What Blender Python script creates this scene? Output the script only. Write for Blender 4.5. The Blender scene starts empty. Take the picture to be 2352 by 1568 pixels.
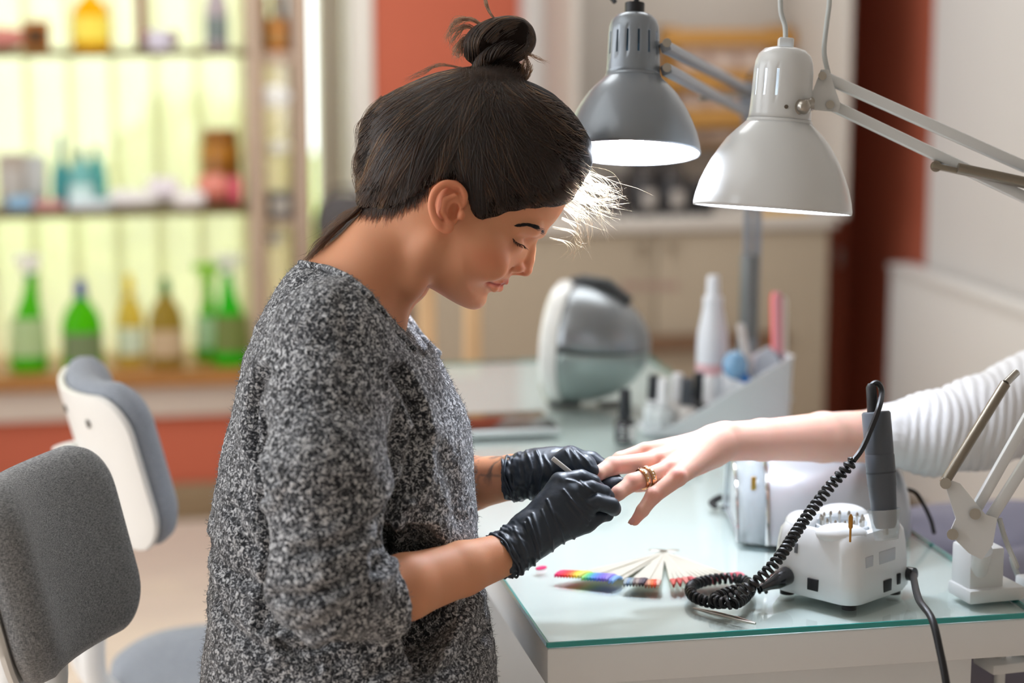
import bpy, bmesh, math, random
import numpy as np
from mathutils import Vector, Matrix
random.seed(7)
RNG = np.random.default_rng(11)
SC = bpy.context.scene
COL = SC.collection

# ------------------------------------------------------------------ camera, world, lights, exposure
FPX = 4700.0
YAW = math.radians(11.2)
PIT = math.radians(9.59)
CAMZ = 1.40
NV = Vector((math.sin(YAW) * math.cos(PIT), math.cos(YAW) * math.cos(PIT), -math.sin(PIT)))
RV = Vector((math.cos(YAW), -math.sin(YAW), 0))
UV = RV.cross(NV)
CPOS = Vector((0, 0, CAMZ))
CAMM = Matrix(((RV.x, UV.x, -NV.x, 0), (RV.y, UV.y, -NV.y, 0), (RV.z, UV.z, -NV.z, CAMZ), (0, 0, 0, 1)))
cam_data = bpy.data.cameras.new('camera')
cam = bpy.data.objects.new('camera', cam_data)
COL.objects.link(cam)
cam.matrix_world = CAMM
cam_data.sensor_width = 36
cam_data.lens = FPX * 36 / 2352
cam_data.clip_start = 0.05
cam_data.dof.use_dof = True
cam_data.dof.focus_distance = 2.11
cam_data.dof.aperture_fstop = 2.4
SC.camera = cam

SC.view_settings.view_transform = 'Standard'
SC.view_settings.look = 'None'
SC.view_settings.gamma = 1
SC.view_settings.use_curve_mapping = False
SC.view_settings.exposure = 0.42
SC.cycles.use_denoising = True
SC.cycles.max_bounces = 8
SC.cycles.transparent_max_bounces = 24
SC.cycles.sample_clamp_indirect = 6
SC.cycles.caustics_reflective = False
SC.cycles.caustics_refractive = False

world = bpy.data.worlds.new('sky')
SC.world = world
world.use_nodes = True
wb = world.node_tree.nodes['Background']
wb.inputs[0].default_value = (0.93, 0.96, 1.0, 1)
wb.inputs[1].default_value = 2.7

def add_sun(direction, energy, color, angle):
    d = bpy.data.lights.new('sun', 'SUN')
    d.energy = energy
    d.color = color
    d.angle = math.radians(angle)
    o = bpy.data.objects.new('sun', d)
    COL.objects.link(o)
    o.rotation_euler = Vector(direction).to_track_quat('-Z', 'Y').to_euler()
    return o

def add_area(name, loc, target, sx, sy, energy, color):
    d = bpy.data.lights.new(name, 'AREA')
    d.shape = 'RECTANGLE'
    d.size = sx
    d.size_y = sy
    d.energy = energy
    d.color = color
    o = bpy.data.objects.new(name, d)
    COL.objects.link(o)
    o.location = loc
    o.rotation_euler = (Vector(target) - Vector(loc)).to_track_quat('-Z', 'Y').to_euler()
    return o

add_sun((0.45, -0.62, -0.80), 3.5, (1.0, 0.94, 0.84), 2)
add_area('ceiling_fill', (0.9, 4.1, 2.8), (0.9, 4.1, 0), 1.8, 1.2, 29, (0.94, 0.98, 1.0))  # unseen fill light, added to brighten the back of the room
add_area('ceiling_fill', (-0.9, 2.3, 2.8), (-0.9, 2.3, 0), 1.4, 1.8, 9, (0.94, 0.98, 1.0))  # second added fill, over the woman's back and near side

# ------------------------------------------------------------------ pixel helpers (points of the photographed frame)
def ray(px, py):
    return NV + RV * ((px - 1176) / FPX) - UV * ((py - 784) / FPX)
def at(px, py, d):
    return CPOS + ray(px, py) * d
def onz(px, py, z):
    q = ray(px, py)
    return CPOS + q * ((z - CAMZ) / q.z)
def onY(px, py, Y):
    q = ray(px, py)
    return CPOS + q * (Y / q.y)
def onX(px, py, X):
    q = ray(px, py)
    return CPOS + q * (X / q.x)

# ------------------------------------------------------------------ materials
def lin(c):
    if isinstance(c, str):
        c = [int(c[i:i + 2], 16) / 255 for i in (0, 2, 4)]
    return tuple(x / 12.92 if x <= 0.04045 else ((x + 0.055) / 1.055) ** 2.4 for x in c)

MATS = {}
def mat(name, col, rough=0.5, metal=0.0, spec=0.5, var=0.0, vscale=8.0, bump=0.0, bscale=200.0, sss=0.0, coat=0.0, emit=0.0, trans=0.0, sheen=0.0, stretch=None, ior=1.45):
    if name in MATS:
        return MATS[name]
    m = bpy.data.materials.new(name)
    m.use_nodes = True
    nt = m.node_tree
    b = nt.nodes['Principled BSDF']
    c = lin(col)
    b.inputs['Base Color'].default_value = (*c, 1)
    b.inputs['Roughness'].default_value = rough
    b.inputs['Metallic'].default_value = metal
    b.inputs['Specular IOR Level'].default_value = spec
    b.inputs['IOR'].default_value = ior
    b.inputs['Coat Weight'].default_value = coat
    b.inputs['Transmission Weight'].default_value = trans
    b.inputs['Sheen Weight'].default_value = sheen
    if sss:
        b.inputs['Subsurface Weight'].default_value = sss
        b.inputs['Subsurface Radius'].default_value = (1.0, 0.35, 0.2)
        b.inputs['Subsurface Scale'].default_value = 0.006
    if emit:
        b.inputs['Emission Color'].default_value = (*c, 1)
        b.inputs['Emission Strength'].default_value = emit
    if var or bump:
        tc = nt.nodes.new('ShaderNodeTexCoord')
        src = tc.outputs['Object']
        if stretch:
            mp = nt.nodes.new('ShaderNodeMapping')
            mp.inputs['Scale'].default_value = stretch
            nt.links.new(src, mp.inputs['Vector'])
            src = mp.outputs['Vector']
    if var:
        n = nt.nodes.new('ShaderNodeTexNoise')
        n.inputs['Scale'].default_value = vscale
        n.inputs['Detail'].default_value = 5
        nt.links.new(src, n.inputs['Vector'])
        r = nt.nodes.new('ShaderNodeValToRGB')
        r.color_ramp.elements[0].position = 0.3
        r.color_ramp.elements[1].position = 0.7
        r.color_ramp.elements[0].color = (*[max(0, x * (1 - var)) for x in c], 1)
        r.color_ramp.elements[1].color = (*[min(1, x * (1 + var)) for x in c], 1)
        nt.links.new(n.outputs['Fac'], r.inputs['Fac'])
        nt.links.new(r.outputs['Color'], b.inputs['Base Color'])
    if bump:
        n2 = nt.nodes.new('ShaderNodeTexNoise')
        n2.inputs['Scale'].default_value = bscale
        n2.inputs['Detail'].default_value = 3
        nt.links.new(src, n2.inputs['Vector'])
        bp = nt.nodes.new('ShaderNodeBump')
        bp.inputs['Strength'].default_value = bump
        bp.inputs['Distance'].default_value = 0.002
        nt.links.new(n2.outputs['Fac'], bp.inputs['Height'])
        nt.links.new(bp.outputs['Normal'], b.inputs['Normal'])
    MATS[name] = m
    return m

def sheer(name, col, clear, rough=0.05, gloss=True, ior=1.45):
    """thin clear or translucent sheet: see-through share, the rest reflects by Fresnel"""
    if name in MATS:
        return MATS[name]
    m = bpy.data.materials.new(name)
    m.use_nodes = True
    nt = m.node_tree
    nt.nodes.clear()
    out = nt.nodes.new('ShaderNodeOutputMaterial')
    tr = nt.nodes.new('ShaderNodeBsdfTransparent')
    tr.inputs[0].default_value = (*lin(col), 1)
    mix = nt.nodes.new('ShaderNodeMixShader')
    if gloss:
        gl = nt.nodes.new('ShaderNodeBsdfGlossy')
        gl.inputs['Roughness'].default_value = rough
        fr = nt.nodes.new('ShaderNodeFresnel')
        fr.inputs[0].default_value = ior
        ge = nt.nodes.new('ShaderNodeNewGeometry')
        iv = nt.nodes.new('ShaderNodeMath')
        iv.operation = 'MULTIPLY_ADD'
        iv.inputs[1].default_value = -1
        iv.inputs[2].default_value = 1
        nt.links.new(ge.outputs['Backfacing'], iv.inputs[0])
        ml = nt.nodes.new('ShaderNodeMath')
        ml.operation = 'MULTIPLY'
        nt.links.new(fr.outputs[0], ml.inputs[0])
        nt.links.new(iv.outputs[0], ml.inputs[1])
        nt.links.new(ml.outputs[0], mix.inputs[0])
        nt.links.new(tr.outputs[0], mix.inputs[1])
        nt.links.new(gl.outputs[0], mix.inputs[2])
        top = mix
        if clear < 1:
            df = nt.nodes.new('ShaderNodeBsdfDiffuse')
            df.inputs[0].default_value = (*lin(col), 1)
            m2 = nt.nodes.new('ShaderNodeMixShader')
            m2.inputs[0].default_value = clear
            nt.links.new(df.outputs[0], m2.inputs[1])
            nt.links.new(mix.outputs[0], m2.inputs[2])
            top = m2
    else:
        tl = nt.nodes.new('ShaderNodeBsdfTranslucent')
        tl.inputs[0].default_value = (*lin(col), 1)
        df = nt.nodes.new('ShaderNodeBsdfDiffuse')
        df.inputs[0].default_value = (*lin(col), 1)
        m1 = nt.nodes.new('ShaderNodeMixShader')
        m1.inputs[0].default_value = 0.6
        nt.links.new(df.outputs[0], m1.inputs[1])
        nt.links.new(tl.outputs[0], m1.inputs[2])
        mix.inputs[0].default_value = clear
        nt.links.new(m1.outputs[0], mix.inputs[1])
        nt.links.new(tr.outputs[0], mix.inputs[2])
        top = mix
    nt.links.new(top.outputs[0], out.inputs[0])
    MATS[name] = m
    return m

# ------------------------------------------------------------------ mesh builder
def rotz(a):
    return Matrix.Rotation(a, 3, 'Z')
def frame(zaxis, xhint=(1, 0, 0)):
    z = Vector(zaxis).normalized()
    x = Vector(xhint)
    x = (x - z * x.dot(z)).normalized()
    y = z.cross(x)
    return Matrix((x, y, z)).transposed()

class MB:
    def __init__(self):
        self.bm = bmesh.new()
    def _add(self, verts, faces):
        vs = [self.bm.verts.new(v) for v in verts]
        for f in faces:
            try:
                self.bm.faces.new([vs[i] for i in f])
            except ValueError:
                pass
        return self
    def box(self, c, s, rot=None, bev=0.0, seg=2):
        b = bmesh.new()
        bmesh.ops.create_cube(b, size=1)
        for v in b.verts:
            v.co = Vector((v.co.x * s[0], v.co.y * s[1], v.co.z * s[2]))
        if bev:
            bmesh.ops.bevel(b, geom=b.edges[:], offset=bev, segments=seg, profile=0.5, affect='EDGES')
        R = rot if rot is not None else Matrix.Identity(3)
        c = Vector(c)
        b.verts.ensure_lookup_table()
        self._add([R @ v.co + c for v in b.verts], [[v.index for v in f.verts] for f in b.faces])
        b.free()
        return self
    def span(self, lo, hi, bev=0.0):
        lo, hi = Vector(lo), Vector(hi)
        return self.box((lo + hi) / 2, hi - lo, None, bev)
    def rings(self, rings, cap0=True, cap1=True, closed=False):
        n = len(rings[0])
        V = [p for r in rings for p in r]
        Fs = []
        m = len(rings)
        for i in range(m if closed else m - 1):
            a, b = i * n, ((i + 1) % m) * n
            for j in range(n):
                k = (j + 1) % n
                Fs.append((a + j, a + k, b + k, b + j))
        if not closed:
            if cap0:
                Fs.append(tuple(range(n))[::-1])
            if cap1:
                Fs.append(tuple((m - 1) * n + j for j in range(n)))
        return self._add(V, Fs)
    def tube(self, pts, r, n=10, closed=False, flat=None):
        pts = [Vector(p) for p in pts]
        m = len(pts)
        rs = r if isinstance(r, (list, tuple)) else [r] * m
        T = []
        for i in range(m):
            a = pts[(i - 1) % m] if (closed or i > 0) else pts[i]
            b = pts[(i + 1) % m] if (closed or i < m - 1) else pts[i]
            T.append((b - a).normalized())
        up = Vector((0, 0, 1)) if abs(T[0].z) < 0.9 else Vector((1, 0, 0))
        N = (up - T[0] * up.dot(T[0])).normalized()
        R = []
        for i in range(m):
            N = (N - T[i] * N.dot(T[i])).normalized()
            B = T[i].cross(N)
            fy = flat or 1.0
            R.append([pts[i] + N * (math.cos(t) * rs[i]) + B * (math.sin(t) * rs[i] * fy) for t in [2 * math.pi * k / n for k in range(n)]])
        return self.rings(R, closed=closed)
    def cyl(self, a, b, ra, rb=None, n=24):
        return self.tube([a, b], [ra, ra if rb is None else rb], n)
    def lathe(self, prof, org=(0, 0, 0), R=None, n=40, cap0=True, cap1=True, skip=None):
        R = R or Matrix.Identity(3)
        org = Vector(org)
        rg = [[org + R @ Vector((max(rr, 1e-5) * math.cos(2 * math.pi * k / n), max(rr, 1e-5) * math.sin(2 * math.pi * k / n), z)) for k in range(n)] for rr, z in prof]
        if not skip:
            return self.rings(rg, cap0, cap1)
        V = [p for r in rg for p in r]
        Fs = [(i * n + j, i * n + (j + 1) % n, (i + 1) * n + (j + 1) % n, (i + 1) * n + j) for i in range(len(rg) - 1) for j in range(n) if not skip(i, j)]
        return self._add(V, Fs)
    def ell(self, c, rad, R=None, nu=20, nv=12):
        R = R or Matrix.Identity(3)
        c = Vector(c)
        rg = []
        for i in range(nv + 1):
            ph = math.pi * (i / nv - 0.5)
            cr, sz = max(math.cos(ph), 1e-3), math.sin(ph)
            rg.append([c + R @ Vector((rad[0] * cr * math.cos(2 * math.pi * k / nu), rad[1] * cr * math.sin(2 * math.pi * k / nu), rad[2] * sz)) for k in range(nu)])
        return self.rings(rg)
    def prism(self, poly, z0, z1, org=(0, 0, 0), R=None):
        R = R or Matrix.Identity(3)
        org = Vector(org)
        return self.rings([[org + R @ Vector((x, y, z)) for x, y in poly] for z in (z0, z1)])
    def build(self, name, m, parent=None, loc=None, smooth=40, solid=0.0, subd=0):
        bm = self.bm
        bmesh.ops.recalc_face_normals(bm, faces=bm.faces[:])
        me = bpy.data.meshes.new(name)
        if parent is not None:
            L = WLOC[parent.name]
        else:
            L = Vector(loc) if loc is not None else Vector((0, 0, 0))
        for v in bm.verts:
            v.co -= L
        bm.to_mesh(me)
        bm.free()
        return link(name, me, m, parent, L, smooth, solid, subd)

WLOC = {}
def link(name, me, m, parent, L, smooth=40, solid=0.0, subd=0):
    if m is not None:
        me.materials.append(m)
    o = bpy.data.objects.new(name, me)
    COL.objects.link(o)
    if parent is not None:
        o.parent = parent
    else:
        o.location = L
    WLOC[o.name] = L.copy()
    if smooth:
        me.shade_smooth()
        if smooth < 180:
            me.set_sharp_from_angle(angle=math.radians(smooth))
    if solid:
        md = o.modifiers.new('thick', 'SOLIDIFY')
        md.thickness = solid
        md.offset = -1
    if subd:
        md = o.modifiers.new('sub', 'SUBSURF')
        md.levels = md.render_levels = subd
    return o

def tag(o, label, cat, group=None, kind=None):
    if label:
        o['label'] = label
    if cat:
        o['category'] = cat
    if group:
        o['group'] = group
    if kind:
        o['kind'] = kind
    return o
def thing(name, label, cat, loc=(0, 0, 0), group=None):
    o = bpy.data.objects.new(name, None)
    COL.objects.link(o)
    o.location = loc
    o.empty_display_size = 0.05
    WLOC[o.name] = Vector(loc)
    return tag(o, label, cat, group)
def struct(o):
    o['kind'] = 'structure'
    return o
def dup(root, loc, label, group=None, rz=None):
    r = root.copy()
    COL.objects.link(r)
    r.location = loc
    WLOC[r.name] = Vector(loc)
    r['label'] = label
    if group:
        r['group'] = group
    if rz is not None:
        r.rotation_euler.z = rz
    for ch in list(root.children):
        c = ch.copy()
        COL.objects.link(c)
        c.parent = r
        for g in list(ch.children):
            d = g.copy()
            COL.objects.link(d)
            d.parent = c
    return r
def bez(pts, n=8):
    """Catmull-Rom through points"""
    P = [Vector(p) for p in pts]
    P = [P[0] * 2 - P[1]] + P + [P[-1] * 2 - P[-2]]
    out = []
    for i in range(1, len(P) - 2):
        for k in range(n):
            t = k / n
            a, b, c, d = P[i - 1], P[i], P[i + 1], P[i + 2]
            out.append(0.5 * ((2 * b) + (c - a) * t + (2 * a - 5 * b + 4 * c - d) * t * t + (3 * b - a - 3 * c + d) * t ** 3))
    out.append(P[-2])
    return out
# ------------------------------------------------------------------ room shell
YB = 5.47           # back wall
XR = 2.06           # right wall
XL = -1.9           # left wall (outside the frame)
terra = mat('terracotta paint', 'bb5f45', 0.75, var=0.05, vscale=1.5, bump=0.05, bscale=120)
white_wall = mat('warm white paint', 'cbc6c1', 0.8, var=0.03, vscale=1.2, bump=0.04, bscale=150)
taupe = mat('taupe skirting', '8a7559', 0.6, var=0.08, vscale=3)
trim_white = mat('white window trim', 'e2dcd2', 0.5)
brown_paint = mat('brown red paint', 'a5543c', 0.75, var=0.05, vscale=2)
floor_m = mat('pale beige floor', 'dccbbd', 0.45, var=0.08, vscale=3, stretch=(1, 6, 1))

struct(MB().span((XL, -0.6, -0.08), (XR + 0.1, YB + 0.25, 0)).build('floor', floor_m))
struct(MB().span((XL, -0.6, 2.85), (XR + 0.1, YB + 0.25, 2.93)).build('ceiling', white_wall))
YN = YB + 0.32        # window plane at the back of the display niche
ZSILL = onY(300, 858, YB - 0.05).z
WX0, WX1, WZ0, WZ1 = -1.75, 0.66, ZSILL - 0.04, 2.35
w = MB()
w.span((XL, YB, 0), (WX1, YB + 0.45, WZ0))
w.span((XL, YB, WZ1), (WX1, YB + 0.45, 2.85))
w.span((XL, YB, WZ0), (WX0, YB + 0.45, WZ1))
w.span((WX1, YB, 0), (1.12, YB + 0.45, 2.85))
wb_ = struct(w.build('wall_back', terra))
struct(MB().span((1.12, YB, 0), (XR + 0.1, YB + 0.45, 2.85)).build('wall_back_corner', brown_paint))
struct(MB().span((XR, -0.6, 0), (XR + 0.1, YB, 2.85)).build('wall_right', white_wall))
lw = MB()
lw.span((XL - 0.1, -0.6, 0), (XL, YB + 0.45, 0.4))
lw.span((XL - 0.1, -0.6, 2.5), (XL, YB + 0.45, 2.85))
lw.span((XL - 0.1, -0.6, 0.4), (XL, 1.0, 2.5))
lw.span((XL - 0.1, 4.2, 0.4), (XL, YB + 0.45, 2.5))
struct(lw.build('wall_left', white_wall))
struct(MB().span((XL - 0.1, -0.7, 0), (XR + 0.1, -0.6, 2.85)).build('wall_front', white_wall))
lf = MB()
for y_ in (1.0, 2.58, 4.15):
    lf.span((XL - 0.08, y_, 0.4), (XL - 0.02, y_ + 0.05, 2.5), 0.003)
struct(lf.build('window_2', trim_white))
struct(MB().span((XL, YB - 0.02, 0), (1.9, YB, 0.1), 0.003).build('baseboard_back', taupe))
struct(MB().span((XR - 0.02, 1.0, 0), (XR, YB - 0.02, 0.1), 0.003).build('baseboard_right', taupe))
# brown-red strip by the corner; its near part paints the corner's shading
struct(MB().span((XR - 0.006, 4.92, 0.1), (XR, YB - 0.001, 2.85)).build('corner_shade_trim', brown_paint))
# pale pier beside the terracotta wall
struct(MB().span((1.10, YB - 0.1, 0), (1.2, YB, 2.85), 0.004).build('trim_2', white_wall))

# window
win = MB()
win.span((WX1 - 0.07, YN - 0.03, WZ0), (WX1 + 0.03, YN + 0.1, WZ1), 0.004)
win.span((WX0 - 0.03, YN - 0.03, WZ0), (WX0 + 0.07, YN + 0.1, WZ1), 0.004)
win.span((WX0 + 0.07, YN - 0.03, WZ1 - 0.08), (WX1 - 0.07, YN + 0.1, WZ1), 0.004)
wf = struct(win.build('window_1', trim_white))
mu = MB().span((-0.62, YN + 0.1, WZ0), (-0.57, YN + 0.15, WZ1 - 0.08), 0.003).build('mullion', trim_white, wf)
MB().span((WX0 + 0.07, YN + 0.12, WZ0), (-0.62, YN + 0.13, WZ1 - 0.08)).build('pane', sheer('window glass', 'f6fbf8', 1.0), wf)
MB().span((-0.57, YN + 0.12, WZ0), (WX1 - 0.07, YN + 0.13, WZ1 - 0.08)).build('pane', sheer('window glass', 'f6fbf8', 1.0), wf)
# wooden display sill in the niche, pale apron below, pale reveals
sillwood = mat('honey brown wood', 'a5713c', 0.4, var=0.18, vscale=6, stretch=(1, 8, 8))
struct(MB().span((WX0 + 0.001, YB - 0.05, ZSILL - 0.04), (WX1 - 0.001, YN - 0.031, ZSILL), 0.005).build('trim_3', sillwood))
struct(MB().span((WX0, YB - 0.022, WZ0 - 0.085), (WX1 - 0.03, YB - 0.0005, WZ0 - 0.0005), 0.003).build('trim_4', mat('pale taupe apron', 'cdbfb2', 0.6)))
struct(MB().span((WX1 - 0.012, YB - 0.01, ZSILL + 0.0005), (WX1 + 0.045, YN - 0.031, WZ1 - 0.001), 0.002).build('trim_5', trim_white))

# vertical blind: translucent vanes
vane = sheer('sheer blind fabric', 'ecead9', 0.45, gloss=False)
bl = thing('vertical_blind', 'pale sheer vertical blind hanging in the shop window behind the shelf', 'blind', (-0.5, YN - 0.02, WZ1 - 0.05))
MB().span((WX0 + 0.05, YN - 0.005, WZ1 - 0.09), (WX1 - 0.09, YN + 0.035, WZ1 - 0.05), 0.003).build('head_rail', trim_white, bl)
x = WX0 + 0.1
k = 0
while x < 0.5:
    b = MB()
    p = Vector((x, YN + 0.02, 0))
    a = 0.28
    pts = [(-0.065, -0.004), (-0.03, 0.003), (0.03, 0.003), (0.065, -0.004)]
    q = [p + rotz(a) @ Vector((s, t, 0)) for s, t in pts]
    b.rings([[v + Vector((0, 0, z)) for v in q] + [v + Vector((0, 0.0006, z)) for v in reversed(q)] for z in (WZ0 + 0.035, WZ1 - 0.09)])
    b.build('vane', vane, bl)
    x += 0.115
    k += 1

# outside: sunny lawn and leafy hedge behind the pane
ground = struct(MB().span((-9, YB + 0.5, -0.35), (9, 22, -0.25)).build('ground', mat('lawn', '93a05a', 0.9, var=0.3, vscale=2)))
def leaf_mat():
    m = bpy.data.materials.new('yellow green leaf')
    m.use_nodes = True
    nt = m.node_tree
    nt.nodes.clear()
    out = nt.nodes.new('ShaderNodeOutputMaterial')
    d = nt.nodes.new('ShaderNodeBsdfDiffuse')
    t = nt.nodes.new('ShaderNodeBsdfTranslucent')
    mx = nt.nodes.new('ShaderNodeMixShader')
    g = nt.nodes.new('ShaderNodeNewGeometry')
    r = nt.nodes.new('ShaderNodeValToRGB')
    r.color_ramp.elements[0].color = (*lin('a5b35f'), 1)
    r.color_ramp.elements[1].color = (*lin('e2e4a6'), 1)
    nt.links.new(g.outputs['Random Per Island'], r.inputs[0])
    nt.links.new(r.outputs[0], d.inputs[0])
    nt.links.new(r.outputs[0], t.inputs[0])
    mx.inputs[0].default_value = 0.55
    nt.links.new(d.outputs[0], mx.inputs[1])
    nt.links.new(t.outputs[0], mx.inputs[2])
    nt.links.new(mx.outputs[0], out.inputs[0])
    return m
leafm = leaf_mat()
def hedge(name, label, cx, cy, cz, rx, ry, rz, n):
    root = thing(name, label, 'shrub', (cx, cy, -0.25))
    c = RNG.normal(size=(n, 3))
    c /= np.linalg.norm(c, axis=1)[:, None]
    c *= (RNG.random((n, 1)) ** 0.33)
    c = c * [rx, ry, rz] + [cx, cy, cz]
    c = c[c[:, 2] > -0.24]
    n = len(c)
    a = RNG.normal(size=(n, 3))
    a /= np.linalg.norm(a, axis=1)[:, None]
    b = np.cross(a, RNG.normal(size=(n, 3)))
    b /= np.linalg.norm(b, axis=1)[:, None]
    s = 0.05 + 0.05 * RNG.random((n, 1))
    V = np.concatenate([c - a * s, c + b * s * 0.45, c + a * s, c - b * s * 0.45], 1).reshape(-1, 3) - np.array([cx, cy, -0.25])
    me = bpy.data.meshes.new('foliage')
    me.from_pydata(V.tolist(), [], [(4 * i, 4 * i + 1, 4 * i + 2, 4 * i + 3) for i in range(n)])
    o = link('foliage', me, leafm, root, WLOC[root.name], 0)
    o['kind'] = 'stuff'
    MB().tube([(cx, cy, -0.25), (cx + 0.05, cy, cz)], [0.06, 0.03], 8).build('stem', mat('bark', '6b5138', 0.9), root)
hedge('leafy_shrub', 'tall yellow green shrub outside the window, behind the blue bottles', -0.95, 8.4, 0.05, 0.55, 0.5, 0.62, 1500)
hedge('leafy_shrub', 'tall yellow green shrub outside the window, behind the orange jar', 0.40, 8.8, 0.25, 0.5, 0.5, 0.75, 1900)
hedge('leafy_shrub', 'low yellow green shrub outside the window, behind the spray bottles', -0.3, 7.2, 0.05, 1.0, 0.35, 0.5, 1900)

# radiator on the right wall
rad = thing('radiator', 'flat white panel radiator mounted on the pale wall', 'radiator', (XR - 0.06, 4.3, 0.1))
rm = mat('radiator enamel', 'd8d4cf', 0.45)
MB().span((XR - 0.075, 3.2, 0.14), (XR - 0.045, 4.98, 0.70), 0.008).build('panel', rm, rad)
MB().span((XR - 0.08, 3.2, 0.70), (XR - 0.012, 4.98, 0.716), 0.003).build('top_grille', rm, rad)
for yy in (3.5, 4.7):
    MB().span((XR - 0.05, yy, 0.3), (XR - 0.001, yy + 0.04, 0.6), 0.002).build('bracket', rm, rad)
MB().tube([(XR - 0.05, 5.13, 0.17), (XR - 0.05, 5.16, 0.17), (XR - 0.05, 5.16, 0.0)], 0.009, 10).build('pipe', rm, rad)
lv = MB()
lv.cyl((XR - 0.06, 5.14, 0.17), (XR - 0.13, 5.14, 0.17), 0.017)
lv.build('valve', rm, rad)
# pale thermostat knob seen on the brown strip
q = onX(1925, 590, XR - 0.03)
MB().ell(q, (0.012, 0.02, 0.035)).build('wall_switch', mat('pale grey plastic', 'b5a8a4', 0.5), None, q)
tag(bpy.data.objects['wall_switch'], 'small pale oval fitting on the brown red strip of wall', 'switch')
# ------------------------------------------------------------------ manicure desk
DX0, DX1, DY0, DY1, ZT = 0.421, 0.952, 1.943, 3.549, 0.756
desk_white = mat('white lacquer board', 'eceeee', 0.35, coat=0.2)
desk = thing('manicure_desk', 'long white manicure desk with a glass top sheet', 'desk', (0.68, 2.75, 0))
MB().span((DX0, DY0, 0.708), (DX1, DY1, 0.7495), 0.003).build('worktop', desk_white, desk)
g = MB().span((DX0 + 0.002, DY0 + 0.002, 0.7500), (DX1 - 0.002, DY1 - 0.002, ZT)).build('glass_sheet', sheer('clear glass sheet', 'fafefd', 1.0, rough=0.02, ior=1.5), desk)
g['label'] = 'clear glass sheet with teal edges'
eg = mat('teal glass edge', '2f9c98', 0.15, spec=0.6, coat=0.4)
for lo, hi in (((DX0, DY0 - 0.0005, 0.7502), (DX1, DY0 + 0.002, ZT - 0.0004)), ((DX0, DY1 - 0.002, 0.7502), (DX1, DY1, ZT - 0.0004)),
               ((DX0 - 0.0005, DY0 + 0.002, 0.7502), (DX0 + 0.002, DY1 - 0.002, ZT - 0.0004)), ((DX1 - 0.002, DY0 + 0.002, 0.7502), (DX1 + 0.0005, DY1 - 0.002, ZT - 0.0004))):
    MB().span(lo, hi).build('glass_edge', eg, desk)
MB().span((DX0 + 0.05, DY0 + 0.025, 0.02), (DX1 - 0.06, DY0 + 0.045, 0.708), 0.002).build('end_panel', desk_white, desk)
MB().span((DX0 + 0.05, DY1 - 0.045, 0.02), (DX1 - 0.06, DY1 - 0.025, 0.708), 0.002).build('end_panel', desk_white, desk)
MB().span((DX0 + 0.05, 2.92, 0.02), (DX1 - 0.02, 2.94, 0.708), 0.002).build('middle_panel', desk_white, desk)
MB().span((DX1 - 0.2, DY0 + 0.045, 0.35), (DX1 - 0.185, DY1 - 0.045, 0.708), 0.002).build('modesty_panel', desk_white, desk)
for x in (DX0 + 0.08, DX1 - 0.09):
    for y in (DY0 + 0.035, 2.93, DY1 - 0.035):
        MB().cyl((x, y, 0), (x, y, 0.02), 0.015).build('foot', mat('grey foot', '777777', 0.5), desk)

# ---- tablet lying on the desk behind the woman's sweater
z0 = ZT + 0.0005
p0 = onz(1290, 1000, z0)
t = thing('tablet', 'dark glossy tablet with a silver edge lying on the glass top', 'tablet', (p0.x - 0.1, p0.y + 0.06, z0))
MB().span((p0.x - 0.2, p0.y, z0), (p0.x, p0.y + 0.13, z0 + 0.012), 0.004).build('case', mat('silver case', 'd5dcdc', 0.3, metal=0.3), t)
MB().span((p0.x - 0.196, p0.y + 0.004, z0 + 0.0121), (p0.x - 0.004, p0.y + 0.126, z0 + 0.0136), 0.0006).build('screen', mat('black screen glass', '2a1713', 0.08, coat=0.6), t)

# ---- silver dome nail dryer at the far station
pc = onz(1345, 935, ZT)
ctr = Vector((pc.x, pc.y + 0.02, ZT + 0.100))
ax = (-RV * 0.93 + NV * 0.28)
ax.z = 0.06
ax.normalize()
R = frame(ax, (0, 0, 1))
dd = thing('dome_nail_dryer', 'round silver dome nail dryer with a white rim at the far end of the desk', 'nail dryer', (ctr.x, ctr.y, ZT))
silver = mat('brushed silver shell', '8f9396', 0.32, metal=0.75, bump=0.03, bscale=60)
N = 48
def dome(rr, lo, hi, off=0.0):
    rg = []
    for i in range(15):
        t_ = i / 14 * math.pi / 2
        r_, z_ = rr * math.cos(t_), -0.128 * math.sin(t_) + 0.02
        rg.append([ctr + R @ Vector((max(r_, 0.001) * math.cos(a), max(r_, 0.001) * math.sin(a), z_)) for a in [lo + (hi - lo) * k / 28 for k in range(29)]])
    m_ = MB()
    n = 29
    V = [p for r in rg for p in r]
    m_._add(V, [(i * n + j, i * n + j + 1, (i + 1) * n + j + 1, (i + 1) * n + j) for i in range(14) for j in range(28)])
    return m_
dome(0.096, -math.pi / 2 + 0.04, math.pi / 2 - 0.04).build('upper_shell', silver, dd, solid=0.004)
dome(0.095, math.pi / 2 + 0.04, 3 * math.pi / 2 - 0.04).build('lower_shell', mat('grey green shell', '9aa7a4', 0.3, metal=0.4), dd, solid=0.004)
dome(0.091, 0, 2 * math.pi).build('seam_band', mat('dark seam', '4a4c4b', 0.5), dd)
m_ = MB().lathe([(0.084, 0.022), (0.0965, 0.018), (0.099, 0.026), (0.097, 0.042), (0.090, 0.048), (0.084, 0.044)], ctr, R, N, False, False)
m_.build('rim', mat('glossy white plastic', 'f0f0ec', 0.25, coat=0.3), dd)
m_ = MB()
for k in range(7):
    a = math.radians(150 + 13 * k)
    m_.box(ctr + R @ Vector((0.0945 * math.cos(a), 0.0945 * math.sin(a), 0.0455)), (0.007, 0.008, 0.0015), R @ Matrix.Rotation(a, 3, 'Z'))
m_.build('rim_print', mat('faded print', 'b9b48f', 0.5), dd)
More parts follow.
